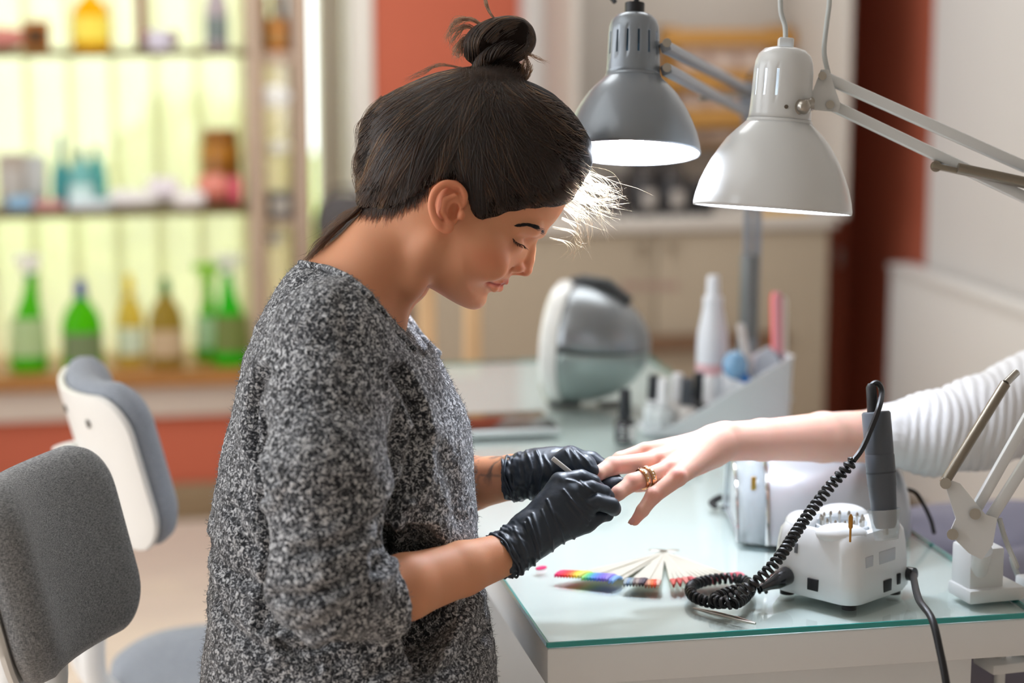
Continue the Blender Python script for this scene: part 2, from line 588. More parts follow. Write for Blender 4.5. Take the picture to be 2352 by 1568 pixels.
m_ = MB()
m_.tube([ctr + Vector((0, 0, 0.094)) + R @ Vector((0, 0, z)) + Vector((0, 0, h)) for z, h in ((0.018, 0.0), (0.0, 0.006), (-0.04, 0.004), (-0.075, -0.022))], 0.010, 10)
m_.build('handle', mat('dark grey plastic', '3d3f3f', 0.4), dd)
for s in (-1, 1):
    MB().box(ctr + R @ Vector((0, 0, -0.01)) + Vector((0, 0, -0.0965)) + (RV * 0.04 * s), (0.05, 0.03, 0.004)).build('foot', mat('dark grey plastic', '3d3f3f', 0.4), dd)

# ---- small near-by nail lamp under the client's arm
lx0 = onz(1700, 1262, ZT)
sil = mat('pearl silver plastic', 'c3c6cd', 0.30, metal=0.3, coat=0.5)
ux = (RV + Vector((0, 0, 0)))
ux.normalize()
uy = Vector((-ux.y, ux.x, 0))
O = lx0 + ux * 0.003 + uy * 0.0
LN, WD, HT = 0.185, 0.20, 0.106
nl = thing('nail_lamp', 'pearl silver dome nail lamp with a clear front hood under the outstretched forearm', 'nail lamp', (O.x + 0.09, O.y + 0.09, ZT))
def arch(xx, sw, sh, n=30, base=0.004):
    pts = []
    for k in range(n + 1):
        a = math.pi * k / n
        c, s = math.cos(a), math.sin(a)
        yy = WD / 2 + math.copysign(abs(c) ** 0.75, -c) * WD / 2 * sw
        zz = base + (abs(s) ** 0.75) * (HT * sh)
        pts.append(O + ux * xx + uy * yy + Vector((0, 0, zz - 0.0)))
    return pts
secs = [(x_ * 1.1 if x_ > 0.05 else x_, b_, c_) for x_, b_, c_ in ((0.028, 0.93, 0.93), (0.04, 0.975, 0.975), (0.06, 1.0, 1.0), (0.09, 1.0, 1.0), (0.12, 0.99, 0.985), (0.145, 0.96, 0.945), (0.165, 0.89, 0.87), (0.18, 0.76, 0.74), (0.188, 0.55, 0.5), (0.19, 0.3, 0.2))]
MB().rings([arch(*s) for s in secs], True, True).build('shell', sil, nl, smooth=60)
hood = sheer('clear hood plastic', 'eef2f4', 0.75, rough=0.08)
hs = MB()
hs.rings([arch(-0.004, 0.80, 0.80), arch(0.01, 0.89, 0.89), arch(0.028, 0.945, 0.945)], False, False)
hs.build('front_hood', hood, nl, solid=0.002, smooth=60)
ch = mat('polished chrome', 'd8d8da', 0.12, metal=1.0)
MB().tube(arch(0.030, 0.955, 0.955), 0.0025, 8).build('chrome_trim', ch, nl)
MB().tube(arch(-0.004, 0.80, 0.80), 0.002, 8).build('chrome_trim', ch, nl)
inn = MB()
inn.rings([arch(0.002, 0.72, 0.74), arch(0.1, 0.72, 0.74)], True, True)
inn.build('curing_chamber', mat('chamber white', 'd0d4d8', 0.3), nl)
blk = mat('glossy black plastic', '15161a', 0.18, coat=0.5)
MB().ell(O + ux * 0.105 + uy * 0.09 + Vector((0, 0, HT + 0.0015)), (0.062, 0.052, 0.0045), frame((0, 0, 1), ux)).build('top_pad', blk, nl)
MB().ell(O + ux * 0.09 + uy * 0.072 + Vector((0, 0, HT + 0.0042)), (0.034, 0.020, 0.0035), frame((0, 0, 1), ux)).build('button_plate', mat('grey button plate', '8f929a', 0.3, coat=0.4), nl)
MB().box(O + ux * 0.014 + uy * 0.022 + Vector((0, 0, 0.075)), (0.006, 0.003, 0.016), frame((0, 0, 1), ux), 0.001).build('gold_sticker', mat('gold foil', 'b9954a', 0.3, metal=0.8), nl)
MB().span(O + Vector((0, 0, 0)) + ux * 0.0 , O + ux * 0.0 + Vector((0.001, 0.001, 0.001))).bm.free()
bs = MB()
bs.rings([[O + ux * (0.105 + 0.08 * math.cos(a)) + uy * (WD / 2 + WD * 0.46 * math.sin(a)) + Vector((0, 0, z)) for a in [2 * math.pi * k / 32 for k in range(32)]] for z in (0.0005, 0.005)])
bs.build('base_plate', mat('grey base', '8a8d92', 0.4), nl)
lc = bez([O + ux * 0.208 + uy * 0.10 + Vector((0, 0, 0.05)), O + ux * 0.222 + uy * 0.09 + Vector((0, 0, 0.045)), O + ux * 0.235 + uy * 0.075 + Vector((0, 0, 0.02)), O + ux * 0.238 + uy * 0.06 + Vector((0, 0, 0.004))])
MB().tube(lc, 0.0025, 8).build('power_cord', mat('black rubber', '17181b', 0.45), nl)
# black strap loop at the lamp's opening
sp = onz(1655, 1170, ZT)
tag(MB().tube(bez([sp + ux * a + uy * b + Vector((0, 0, c)) for a, b, c in ((-0.006, 0, 0.003), (-0.010, 0.008, 0.007), (0.004, 0.018, 0.012), (0.018, 0.010, 0.008), (0.016, -0.002, 0.003), (0.0, -0.004, 0.003))]), 0.0028, 8, flat=1.8).build('strap', mat('black rubber', '17181b', 0.45), None, sp),
    'small black loop strap lying before the mouth of the nail lamp', 'strap')
# ------------------------------------------------------------------ architect lamps
grey_en = mat('grey lamp enamel', '8a9198', 0.33, metal=0.35, coat=0.25)
white_en = mat('white lamp enamel', 'dadcdb', 0.3, coat=0.35)
inner_w = mat('white shade lining', 'f4f4f2', 0.6)
steel = mat('steel screw', 'b0aba2', 0.3, metal=1.0)
blackp = mat('black cable', '1b1c1f', 0.45)
def bulb_mat(name, s):
    m = mat(name, 'e9f1ff', 0.5, emit=s)
    return m

def lamp_head(root, C, axis, R0, en, bulb_strength, slotrange, nseg=72, twist=0.0):
    """C centre of the rim, axis from rim up to the cap; R0 rim radius. Shade + vented neck + bulb."""
    A = Vector(axis).normalized()
    F = frame(A, RV)
    k = R0 / 0.0855
    prof = [(0.0855 * a, 0.0855 * b) for a, b in ((1, 0), (1.003, 0.04), (0.985, 0.15), (0.94, 0.315), (0.885, 0.45), (0.82, 0.59), (0.745, 0.72), (0.65, 0.867), (0.545, 0.98), (0.45, 1.07), (0.40, 1.12))]
    m = MB().lathe([(r * k, z * k) for r, z in prof], C, F, nseg, False, False)
    sh = m.build('shade', en, root, solid=0.0012, smooth=60)
    m = MB().lathe([((r - 0.0022) * k, z * k + 0.0006) for r, z in prof], C, F, nseg, False, False)
    m.build('shade_lining', inner_w, root, smooth=60)
    np_ = [(0.0855 * a, 0.0855 * b) for a, b in ((0.398, 1.115), (0.392, 1.2), (0.386, 1.30), (0.382, 1.42), (0.374, 1.75), (0.362, 1.86), (0.33, 1.95), (0.26, 2.02), (0.15, 2.05))]
    step = slotrange[0]
    seg = [j for j in range(nseg)]
    m = MB().lathe([(r * k, z * k) for r, z in np_], C, F, nseg, False, True, skip=lambda i, j: i in (3,) and (j % 5) == 0 and slotrange[1] <= j <= slotrange[2])
    m.build('neck', en, root, solid=0.001, smooth=60)
    m = MB().lathe([(0.0355 * k, 0.0945 * k), (0.0352 * k, 0.096 * k), (0.0345 * k, 0.0975 * k)], C, F, 48, False, False)
    m.build('collar', en, root, smooth=60)
    b = MB().ell(C + A * 0.046 * k, (0.027, 0.027, 0.031), F)
    b.build('bulb', bulb_mat('lit bulb %d' % bulb_strength, bulb_strength), root)
    MB().lathe([(0.013 * k, 0.07 * k), (0.017 * k, 0.095 * k), (0.017 * k, 0.118 * k), (0.013 * k, 0.155 * k)], C, F, 24).build('bulb_socket', mat('pale socket', 'cfd4d6', 0.5), root)
    return F, k

def bar(m, a, b, w, h, side):
    a, b = Vector(a), Vector(b)
    z = (b - a).normalized()
    F = frame(z, side)
    m.box((a + b) / 2, (w, h, (b - a).length), F, min(w, h) * 0.2)

# --- white lamp
DW = 2.20
cw = at(1773.5, 482, DW)
IMG = lambda dx, dy: (RV * dx - UV * dy)     # direction in the frame's plane
axw = IMG(32, -387).normalized()
_rw = ray(1773.5, 482).normalized()
axw = (axw - _rw * (axw.dot(_rw) - 0.022)).normalized()
wl = thing('desk_lamp', 'white enamel architect lamp clamped at the near right corner of the desk', 'lamp', (onz(2280, 1385, ZT).x, onz(2280, 1385, ZT).y, ZT))
Fw, kw = lamp_head(wl, cw, axw, 363 / 2 * DW / FPX, white_en, 66, (6, 38, 51))
topw = cw + Vector(axw).normalized() * 0.1753 * kw
MB().box(topw + UV * 0.004, (0.016, 0.016, 0.012), Fw, 0.002).build('cable_socket', white_en, wl)
wire = mat('pale grey cable', 'c2c6c4', 0.45)
MB().tube(bez([topw + UV * 0.008, at(1803, 60, DW), at(1793, 20, DW), at(1800, -40, DW), at(1850, -90, DW), at(1900, -60, DW), at(1905, 0, DW), at(1898, 60, DW), at(1893, 120, DW), at(1905, 180, DW)]), [0.0022] * 200 if False else 0.0028, 10).build('cable', wire, wl)
P = lambda x, y, d=DW: at(x, y, d)
m = MB()
c = P(1828, 245, DW - 0.034)
m.ell(c, (0.014, 0.0025, 0.0085), Matrix((RV, NV, UV)).transposed())
m.build('mount_plate', steel, wl)
m = MB()
for x in (-22, 20):
    m.cyl(P(1828 + x, 245, DW - 0.036), P(1828 + x, 245, DW - 0.039), 0.0022, n=12)
m.build('mount_screw', mat('dark screw', '6d655c', 0.4, metal=0.9), wl)
m = MB()
m.cyl(P(1836, 246, DW - 0.036), P(1862, 240, DW - 0.03), 0.007, n=20)
m.ell(P(1846, 245, DW - 0.04), (0.008, 0.008, 0.008))
m.build('swivel_joint', steel, wl)
# head bracket: two triangular plates
for dz in (-0.012, 0.008):
    poly = [P(1862, 222, DW + dz), P(1885, 160, DW + dz), P(1903, 160, DW + dz), P(1930, 240, DW + dz), P(1925, 258, DW + dz), P(1868, 252, DW + dz)]
    pb = MB()
    pb.rings([[p - NV * 0.001 for p in poly], [p + NV * 0.001 for p in poly]])
    pb.build('bracket_plate', white_en, wl)
m = MB()
for x, y in ((1889, 174), (1862, 232), (1907, 240)):
    m = MB()
    m.cyl(P(x, y, DW - 0.013), P(x, y, DW - 0.0165), 0.0045, n=16)
    m.cyl(P(x, y, DW - 0.0165), P(x, y, DW - 0.018), 0.0028, n=12)
    m.build('bolt', steel, wl)
m = MB()
bar(m, P(1890, 176), P(2660, 520), 0.012, 0.012, NV)
m.build('upper_arm_bar', white_en, wl)
m = MB()
bar(m, P(1907, 240), P(2640, 590), 0.012, 0.012, NV)
m.build('upper_arm_bar', white_en, wl)
m = MB()
bar(m, P(2140, 380, DW - 0.01), P(2560, 470, DW - 0.01), 0.009, 0.006, NV)
m.cyl(P(2150, 382, DW - 0.012), P(2150, 382, DW + 0.01), 0.006, n=16)
m.cyl(P(2200, 385, DW - 0.016), P(2420, 432, DW - 0.016), 0.0055, n=14)
m.build('spring_link', mat('dull brass grey metal', '8d8578', 0.35, metal=0.8), wl)
# elbow outside the frame, lower arm down to the bracket
for dz in (-0.012, 0.012):
    pb = MB()
    poly = [P(2610, 480, DW + dz), P(2700, 500, DW + dz), P(2690, 640, DW + dz), P(2600, 640, DW + dz)]
    pb.rings([[p - NV * 0.001 for p in poly], [p + NV * 0.001 for p in poly]])
    pb.build('elbow_plate', white_en, wl)
DL = 2.17
for (a, b) in (((2610, 520), (2238, 1175)), ((2650, 600), (2275, 1190))):
    m = MB()
    bar(m, P(*a, DL), P(*b, DL), 0.0115, 0.0115, NV)
    m.build('lower_arm_bar', white_en, wl)
m = MB()
m.cyl(P(2168, 1110, DL - 0.012), P(2310, 880, DL - 0.012), 0.0055, n=14)
m.build('spring', mat('dull brass grey metal', '8d8578', 0.35, metal=0.8), wl)
m = MB()
m.cyl(P(2310, 880, DL - 0.012), P(2335, 855, DL), 0.004, n=10)
m.build('spring_pin', steel, wl)
m = MB()
m.cyl(P(2172, 1110, DL - 0.02), P(2172, 1110, DL + 0.02), 0.006, n=16)
m.build('spring_pin', steel, wl)
for dz in (-0.014, 0.014):
    poly = [P(2165, 1095, DL + dz), P(2205, 1110, DL + dz), P(2262, 1180, DL + dz), P(2290, 1190, DL + dz), P(2280, 1250, DL + dz), P(2255, 1285, DL + dz), P(2225, 1270, DL + dz), P(2180, 1225, DL + dz), P(2195, 1190, DL + dz)]
    pb = MB()
    pb.rings([[p - NV * 0.0012 for p in poly], [p + NV * 0.0012 for p in poly]])
    pb.build('base_bracket', white_en, wl)
m = MB()
for x, y in ((2188, 1227), (2240, 1180)):
    m.cyl(P(x, y, DL - 0.02), P(x, y, DL + 0.02), 0.006, n=16)
m.build('bracket_pin', steel, wl)
bz = onz(2282, 1383, ZT)
m = MB()
m.cyl((bz.x - 0.012, bz.y + 0.02, ZT + 0.02), P(2258, 1262, DL), 0.010, n=18)
m.build('post', white_en, wl)
m = MB()
m.box((bz.x - 0.010, bz.y + 0.022, ZT + 0.035), (0.042, 0.042, 0.05), rotz(0.1), 0.004)
m.build('post_holder', white_en, wl)
m = MB()
m.box((bz.x, bz.y + 0.02, ZT + 0.0085), (0.068, 0.05, 0.016), rotz(0.1), 0.004)
m.build('clamp_foot', white_en, wl)
m = MB()
m.box((bz.x + 0.052, bz.y + 0.02, ZT - 0.03), (0.014, 0.045, 0.095), rotz(0.1), 0.003)
m.box((bz.x + 0.028, bz.y + 0.02, ZT - 0.075), (0.06, 0.045, 0.012), rotz(0.1), 0.003)
m.cyl((bz.x + 0.02, bz.y + 0.02, 0.705), (bz.x + 0.02, bz.y + 0.02, 0.655), 0.006)
m.build('clamp_jaw', white_en, wl)
MB().tube(bez([P(2295, 1190, DL), P(2310, 1240, DL), P(2335, 1300, DL), Vector((0.965, bz.y + 0.05, ZT + 0.03)), Vector((0.985, bz.y + 0.04, ZT - 0.06)), Vector((0.985, bz.y + 0.04, 0.4))]), 0.003, 8).build('base_cable', wire, wl)

# --- grey lamp
DG = 2.26
rg = 318 / 2 * DG / FPX
cg = at(1450, 352, DG)
axg = IMG(10, -350).normalized()
axg = (axg * math.cos(math.radians(5.2)) + NV * math.sin(math.radians(5.2)))
gl = thing('desk_lamp', 'grey enamel architect lamp with a lit bulb, standing on the far station', 'lamp', (onz(1715, 1138, ZT).x, onz(1715, 1138, ZT).y, ZT))
Fg, kg = lamp_head(gl, cg, axg, rg, grey_en, 200, (6, 36, 72))
MB().lathe([(r_ * kg, z_ * kg) for r_, z_ in ((0.024, 0.100), (0.0275, 0.106), (0.0275, 0.152), (0.02, 0.160), (0.002, 0.160))], cg, Fg, 32).build('slot_blocker', mat('slot blocker blue', '2c4654', 0.4, metal=0.3), gl)  # added dark liner, blocks the bulb so the neck slots read dark
topg = cg + axg * 0.1753 * kg
MB().cyl(topg - axg * 0.004, topg + axg * 0.012, 0.011).build('cable_socket', blackp, gl)
MB().tube(bez([topg + axg * 0.01, topg + axg * 0.03 + RV * 0.004, topg + axg * 0.07 - RV * 0.01, topg + axg * 0.10 - RV * 0.08, topg + axg * 0.06 - RV * 0.05 + NV * 0.05, topg + axg * 0.02 - RV * 0.02 + NV * 0.04]), 0.0028, 8).build('cable', blackp, gl)
Q = lambda x, y, d=DG: at(x, y, d)
gbar = mat('grey blue arm steel', '959ca6', 0.35, metal=0.5)
DP = 3.30
m = MB()
bar(m, Q(1528, 108), Q(1735, 215, DP), 0.012, 0.012, NV)
m.build('upper_arm_bar', gbar, gl)
m = MB()
bar(m, Q(1530, 160), Q(1735, 270, DP), 0.012, 0.012, NV)
m.build('upper_arm_bar', gbar, gl)
m = MB()
bar(m, Q(1610, 226, DG + 0.42), Q(1735, 214, DP - 0.02), 0.008, 0.006, NV)
m.build('spring_link', mat('dull brass grey metal', '8d8578', 0.35, metal=0.8), gl)
m = MB()
for y in (98, 155):
    m = MB()
    m.cyl(Q(1532, y, DG - 0.012), Q(1532, y, DG + 0.012), 0.005, n=14)
    m.build('bolt', steel, gl)
pbt = onz(1716, 1138, ZT)
foot = Vector((Q(1716, 780, DP).x, Q(1716, 780, DP).y, ZT))
topp = Vector((foot.x, foot.y, Q(1722, 215, DP).z))
for o_, nm in ((-0.006, 'lower_arm_bar'), (0.010, 'lower_arm_bar')):
    m = MB()
    bar(m, Vector((foot.x, foot.y, ZT + 0.09)) + RV * (o_ + 0.002), topp + RV * (o_ + 0.004), 0.0115, 0.0115, NV)
    m.build(nm, gbar, gl)
m = MB()
m.cyl(foot + Vector((0, 0, 0.10)) + RV * 0.002, Vector((foot.x, foot.y, Q(1716, 580, DP).z)) + RV * 0.002 , 0.0165, 0.0155, n=20)
m.build('spring_sleeve', mat('grey sleeve', '7f8282', 0.4, metal=0.5), gl)
m = MB()
for dz in (-0.014, 0.014):
    poly = [topp + RV * x + UV * y + NV * dz for x, y in ((-0.02, 0.02), (0.035, 0.02), (0.035, -0.05), (-0.012, -0.05))]
    m.rings([[p - NV * 0.001 for p in poly], [p + NV * 0.001 for p in poly]])
m.build('elbow_plate', gbar, gl)
m = MB()
m.cyl((foot.x, foot.y, ZT), (foot.x, foot.y, ZT + 0.012), 0.075, 0.07, n=36)
m.cyl((foot.x, foot.y, ZT + 0.012), (foot.x, foot.y, ZT + 0.10), 0.016, n=24)
m.build('base', gbar, gl)
MB().tube(bez([Q(1718, 190, DP - 0.01), Q(1722, 176, DP - 0.03), Q(1740, 160, DP), Q(1765, 200, DP + 0.01), Q(1740, 260, DP + 0.01)]), 0.003, 8).build('arm_cable', blackp, gl)
# ------------------------------------------------------------------ electric nail drill
Bx = onz(1930, 1412, ZT)
rot = rotz(math.radians(45 - 11))
dm = thing('nail_drill_machine', 'white electric nail drill unit with a tray top near the front desk edge', 'nail drill', (Bx.x, Bx.y + 0.07, ZT))
gw = mat('white gloss plastic', 'e9ecee', 0.3, coat=0.4)
DS = 1.2
C0 = Vector((Bx.x + 0.0275, Bx.y + 0.075, ZT))
def rr(sx, sy, z, rad=0.016, n=6):
    o = []
    for qx, qy, a0 in ((1, 1, 0), (-1, 1, 90), (-1, -1, 180), (1, -1, 270)):
        for k in range(n + 1):
            a = math.radians(a0 + 90 * k / n)
            v = Vector((qx * (sx / 2 - rad) + rad * math.cos(a), qy * (sy / 2 - rad) + rad * math.sin(a), 0)) * DS
            o.append(C0 + rot @ v + Vector((0, 0, z * 1.12)))
    return o
m = MB()
m.rings([rr(0.090, 0.090, 0.006), rr(0.096, 0.096, 0.012), rr(0.094, 0.094, 0.030), rr(0.091, 0.091, 0.055), rr(0.088, 0.088, 0.066), rr(0.082, 0.082, 0.072), rr(0.066, 0.066, 0.072), rr(0.056, 0.056, 0.064), rr(0.02, 0.02, 0.062, 0.008)])
m.build('body', gw, dm, smooth=50)
for sx in (-1, 1):
    for sy in (-1, 1):
        f = C0 + rot @ Vector((0.041 * sx, 0.041 * sy, 0))
        MB().cyl(f + Vector((0, 0, 0.0003)), f + Vector((0, 0, 0.008)), 0.008, n=16).build('foot', mat('black rubber', '17181b', 0.45), dm)
# raised tray lobes round the top
lob = MB()
for a in (35, 125, 215, 305):
    aa = math.radians(a) + math.radians(45 - 11)
    lob.ell(C0 + Vector((0.044 * math.cos(aa), 0.044 * math.sin(aa), 0.079)), (0.028, 0.018, 0.011), rotz(aa + math.pi / 2), 18, 10)
lob.build('tray_rim', gw, dm, smooth=80)
tr = MB()
tr.lathe([(0.030, 0.070), (0.031, 0.080), (0.028, 0.080), (0.027, 0.074), (0.002, 0.073)], C0, None, 36)
tr.build('bit_tray', mat('clear tray plastic', 'e4eaee', 0.1, coat=0.6), dm)
m = MB()
for k in range(14):
    a = 2 * math.pi * k / 14
    m = MB()
    p = C0 + Vector((0.023 * math.cos(a), 0.023 * math.sin(a), 0.0725))
    m.lathe([(0.0012, 0), (0.0012, 0.010), (0.002, 0.011), (0.0015, 0.014), (0.0004, 0.0155)], p, None, 8)
    m.build('drill_bit', steel, dm)
m = MB()
p = at(1953, 1232, 2.15)
p.z = ZT + 0.078
m.lathe([(0.0012, 0), (0.0012, 0.014), (0.0024, 0.016), (0.0024, 0.027), (0.001, 0.030)], p, None, 12)
m.build('drill_bit', mat('gold bit', 'c08a3e', 0.3, metal=0.9), dm)['label'] = 'gold drill bit standing up'
# recesses, sockets and vents on the two visible faces
nA = rot @ Vector((-1, 0, 0))   # left visible face
nB = rot @ Vector((0, -1, 0))   # right visible face
tA = rot @ Vector((0, 1, 0))
tB = rot @ Vector((1, 0, 0))
darkp = mat('dark recess', '222326', 0.5)
def face_item(nm, nrm, tan, u_, z_, su, sz, mm, t_=0.003, rad_=0.0570):
    F = Matrix((tan, nrm, Vector((0, 0, 1)))).transposed()
    o_ = MB().box(C0 + nrm * rad_ + tan * u_ + Vector((0, 0, z_)), (su, t_, sz), F, 0.0006).build(nm, mm, dm)
    return o_
face_item('side_socket', nA, tA, -0.005, 0.023, 0.014, 0.013, darkp)
face_item('power_socket', nB, tB, 0.005, 0.020, 0.014, 0.013, darkp)
face_item('switch', nB, tB, 0.026, 0.023, 0.006, 0.012, darkp)
face_item('label_plate', nB, tB, 0.006, 0.052, 0.03, 0.014, mat('pale grey print', 'c9cdd4', 0.4), 0.0012, 0.0553)
face_item('label_plate', nB, tB, -0.027, 0.052, 0.014, 0.012, mat('pale grey print', 'c9cdd4', 0.4), 0.0012, 0.0553)
face_item('vent_slot', nA, tA, 0.020, 0.058, 0.0045, 0.011, mat('grey recess', '6d7076', 0.5), 0.0015, 0.0550)
MB().cyl(C0 + nB * 0.050 + tB * 0.046 + Vector((0, 0, 0.024)), C0 + nB * 0.064 + tB * 0.046 + Vector((0, 0, 0.025)), 0.0075, n=20).build('power_plug', blk, dm)
e0 = C0 + nB * 0.062 + tB * 0.046 + Vector((0, 0, 0.025))
pth = [e0, at(2110, 1375, 2.07), at(2140, 1420, 2.02), at(2158, 1490, 2.0), at(2175, 1580, 1.99), at(2190, 1720, 2.0), at(2210, 1950, 2.02)]
MB().tube(bez(pth), 0.0038, 10).build('power_cord', blackp, dm)
MB().ell(C0 + nA * 0.05 + tA * 0.03 + Vector((0, 0, 0.018)), (0.014, 0.014, 0.014)).bm.free()
# clear cup and grey handpiece
hp = thing('drill_handpiece', 'dark grey drill handpiece standing upright in the clear cup of the drill unit', 'drill handpiece', C0 + rot @ Vector((0.035, 0.02, 0.07)))
gp = mat('slate grey plastic', '50565e', 0.38)
DH = 2.16
hb, ht = at(2034, 1212, DH), at(2012, 945, DH)
A = (ht - hb).normalized()
F = frame(A, RV)
L = (ht - hb).length
MB().lathe([(0.010, 0.0), (0.0125, 0.006), (0.0140, 0.03), (0.0148, 0.044), (0.0152, 0.045), (0.0155, L * 0.62), (0.0148, L * 0.64)], hb, F, 32).build('grip', gp, hp)
MB().lathe([(0.0150, L * 0.64), (0.0152, L * 0.66), (0.0152, L * 0.985), (0.0138, L), (0.008, L)], hb, F, 32).build('motor_case', gp, hp)
MB().lathe([(0.0156, 0.058), (0.0158, 0.059), (0.0156, 0.060)], hb, F, 32, False, False).build('ring', mat('darker grey ring', '3d4249', 0.4), hp)
MB().lathe([(0.012, 0.0), (0.017, 0.03), (0.0175, 0.03), (0.0125, -0.002)], hb - A * 0.010, F, 28).build('clear_cup', sheer('clear cup', 'f2f5f6', 0.8, rough=0.05), dm)
MB().cyl(hb - A * 0.007, hb + A * 0.002, 0.003).build('chuck', steel, hp)
MB().lathe([(0.0065, L), (0.006, L + 0.008), (0.0055, L + 0.026), (0.003, L + 0.030)], hb - RV * 0.003, F, 16).build('cord_sleeve', blackp, hp)
# cord: loop on top, then coil down to the desk, tangle, plug
loop = bez([at(2000, 905, DH), at(2003, 885, DH), at(2016, 880, DH), at(2025, 900, DH), at(2019, 935, DH - 0.02), at(2000, 985, DH - 0.02), at(1980, 1030, DH - 0.025), at(1960, 1058, DH - 0.03)], 8)
MB().tube(loop, 0.0032, 8).build('cord', blackp, hp)
def coil(path, rad_, turns_per_m, r_, name, parent, mm=None):
    pts = path
    seg = [0]
    for i in range(1, len(pts)):
        seg.append(seg[-1] + (pts[i] - pts[i - 1]).length)
    Ltot = seg[-1]
    nt = Ltot * turns_per_m
    n = int(nt * 12)
    out = []
    N_ = None
    j = 0
    for k in range(n):
        s = Ltot * k / (n - 1)
        while j < len(pts) - 2 and seg[j + 1] < s:
            j += 1
        t = (s - seg[j]) / max(seg[j + 1] - seg[j], 1e-6)
        p = pts[j].lerp(pts[j + 1], t)
        T = (pts[j + 1] - pts[j]).normalized()
        if N_ is None:
            N_ = T.orthogonal().normalized()
        N_ = (N_ - T * N_.dot(T)).normalized()
        B = T.cross(N_)
        a = 2 * math.pi * nt * k / n
        out.append(p + N_ * math.cos(a) * rad_ + B * math.sin(a) * rad_)
    MB().tube(out, r_, 6).build(name, mm or blackp, parent)
cp = bez([at(1960, 1058, DH - 0.03), at(1900, 1125, DH - 0.03), at(1840, 1205, DH - 0.05), at(1790, 1280, DH - 0.08), at(1745, 1328, DH - 0.09), at(1700, 1362, DH - 0.09)], 10)
coil(cp, 0.0046, 150, 0.0021, 'coiled_cord', hp)
zc = ZT + 0.009
tn = bez([onz(1700, 1365, zc + 0.012), onz(1650, 1385, zc), onz(1595, 1370, zc), onz(1590, 1345, zc), onz(1640, 1330, zc), onz(1700, 1330, zc), onz(1725, 1350, zc), onz(1690, 1385, zc + 0.004), onz(1640, 1375, zc + 0.004), onz(1700, 1352, zc + 0.008), onz(1760, 1350, zc + 0.008)], 10)
coil(tn, 0.0046, 150, 0.0021, 'coiled_cord', hp)
pl0, pl1 = onz(1745, 1352, zc + 0.012), C0 + nA * 0.058 + tA * 0.030 + Vector((0, 0, 0.026))
MB().tube([pl0, pl0.lerp(pl1, 0.35), pl0.lerp(pl1, 0.62), pl1], [0.004, 0.0065, 0.0095, 0.0105], 16).build('plug', blk, hp)

# ------------------------------------------------------------------ nail colour fan
piv = onz(1525, 1268, ZT + 0.004)
fan = thing('nail_colour_fan', 'clear nail colour sample fan spread on the glass beside the drill', 'sample fan', (piv.x, piv.y, ZT))
clear = sheer('frosted clear plastic', 'f3f0e6', 0.5, rough=0.15)
cols = ['e8316f', 'ef2b57', 'f0263f', 'f3352c', 'f5592a', 'f88a2b', 'fbc02f', 'f8e04a', 'd9d66a', '8fce6a', '4fb57a', '3c9f9a', '3f87c4', '4a78cf', '5a66c8', '6b5cc0', '7a63c6', '8f80d0', '6d86c8', '7fa7d8']
cols += ['9aa6ad', '6f86a0', '7b8a8f', '6a5b59', '8f7f78', '5d4f55', '3e3340', '8b5a4a', 'c08a6a', 'd9683a', 'cf4426', 'd9b8a8']
cols += ['cc5b52', 'b84a48', 'd98078', 'c4505a', 'd87c84', 'b8484c', 'c9606a', 'e06a78', 'd2455a', 'e98796', 'd05c6e', 'e2798a']
tips = [(1290, 1330), (1418, 1340), (1436, 1341), (1516, 1344), (1546, 1344), (1700, 1330)]
def tip_at(i):
    if i < 20:
        t = i / 19
        p = Vector((1290, 1322)).lerp(Vector((1414, 1336)), t)
    elif i < 32:
        t = (i - 20) / 11
        p = Vector((1440, 1342)).lerp(Vector((1512, 1346)), t)
    else:
        t = (i - 32) / 11
        p = Vector((1546, 1345)).lerp(Vector((1700, 1330)), t)
    return p
sm, tm = {}, None
for i in range(44):
    p2 = tip_at(i)
    e = onz(p2.x, p2.y, ZT + 0.004)
    d = (e - piv)
    d.z = 0
    Ld = d.length
    d.normalize()
    e2 = onz(p2.x, p2.y + 9, ZT + 0.004)
    side = Vector((-d.y, d.x, 0))
    z_ = ZT + 0.0025 + 0.00022 * (i % 9)
    tilt = 0.0022
    F = Matrix((d, side, Vector((0, 0, 1)))).transposed()
    st = MB()
    st.rings([[piv.xy.to_3d() + d * (0.003 if k == 0 else Ld - 0.014) + side * (w_ * (1 if s_ > 0 else -1)) + Vector((0, 0, z_ + h_)) for w_, s_, h_ in ((0.0017 if k == 0 else 0.0024, 1, 0), (0.0017 if k == 0 else 0.0024, -1, 0), (0.0017 if k == 0 else 0.0024, -1, 0.0009), (0.0017 if k == 0 else 0.0024, 1, 0.0009))] for k in (0, 1)])
    so = st.build('sample_stick', clear, fan, smooth=0)
    tb = MB()
    rgs = []
    for q_ in range(6):
        t = q_ / 5
        wd = 0.0036 * math.sin(math.pi * (0.28 + 0.55 * t)) * (1 if q_ < 5 else 0.6)
        cc = piv.xy.to_3d() + d * (Ld - 0.014 + 0.024 * t) + Vector((0, 0, z_ + 0.001 + 0.004 * math.sin(math.pi * t * 0.9)))
        rgs.append([cc + side * wd * math.cos(a) + Vector((0, 0, 0.0022 * math.sin(a) + 0.001)) for a in [2 * math.pi * j / 8 for j in range(8)]])
    tb.rings(rgs)
    tb.build('colour_tip', mat('polish ' + cols[i], cols[i], 0.4, spec=0.3), so)
pv = MB()
pv.cyl((piv.x, piv.y, ZT + 0.0008), (piv.x, piv.y, ZT + 0.0065), 0.004)
for s in (-1, 1):
    pv.ell(Vector((piv.x, piv.y, ZT + 0.0065)) + RV * (0.010 * s), (0.009, 0.004, 0.0012), rotz(-YAW))
pv.build('wing_screw', steel, fan)
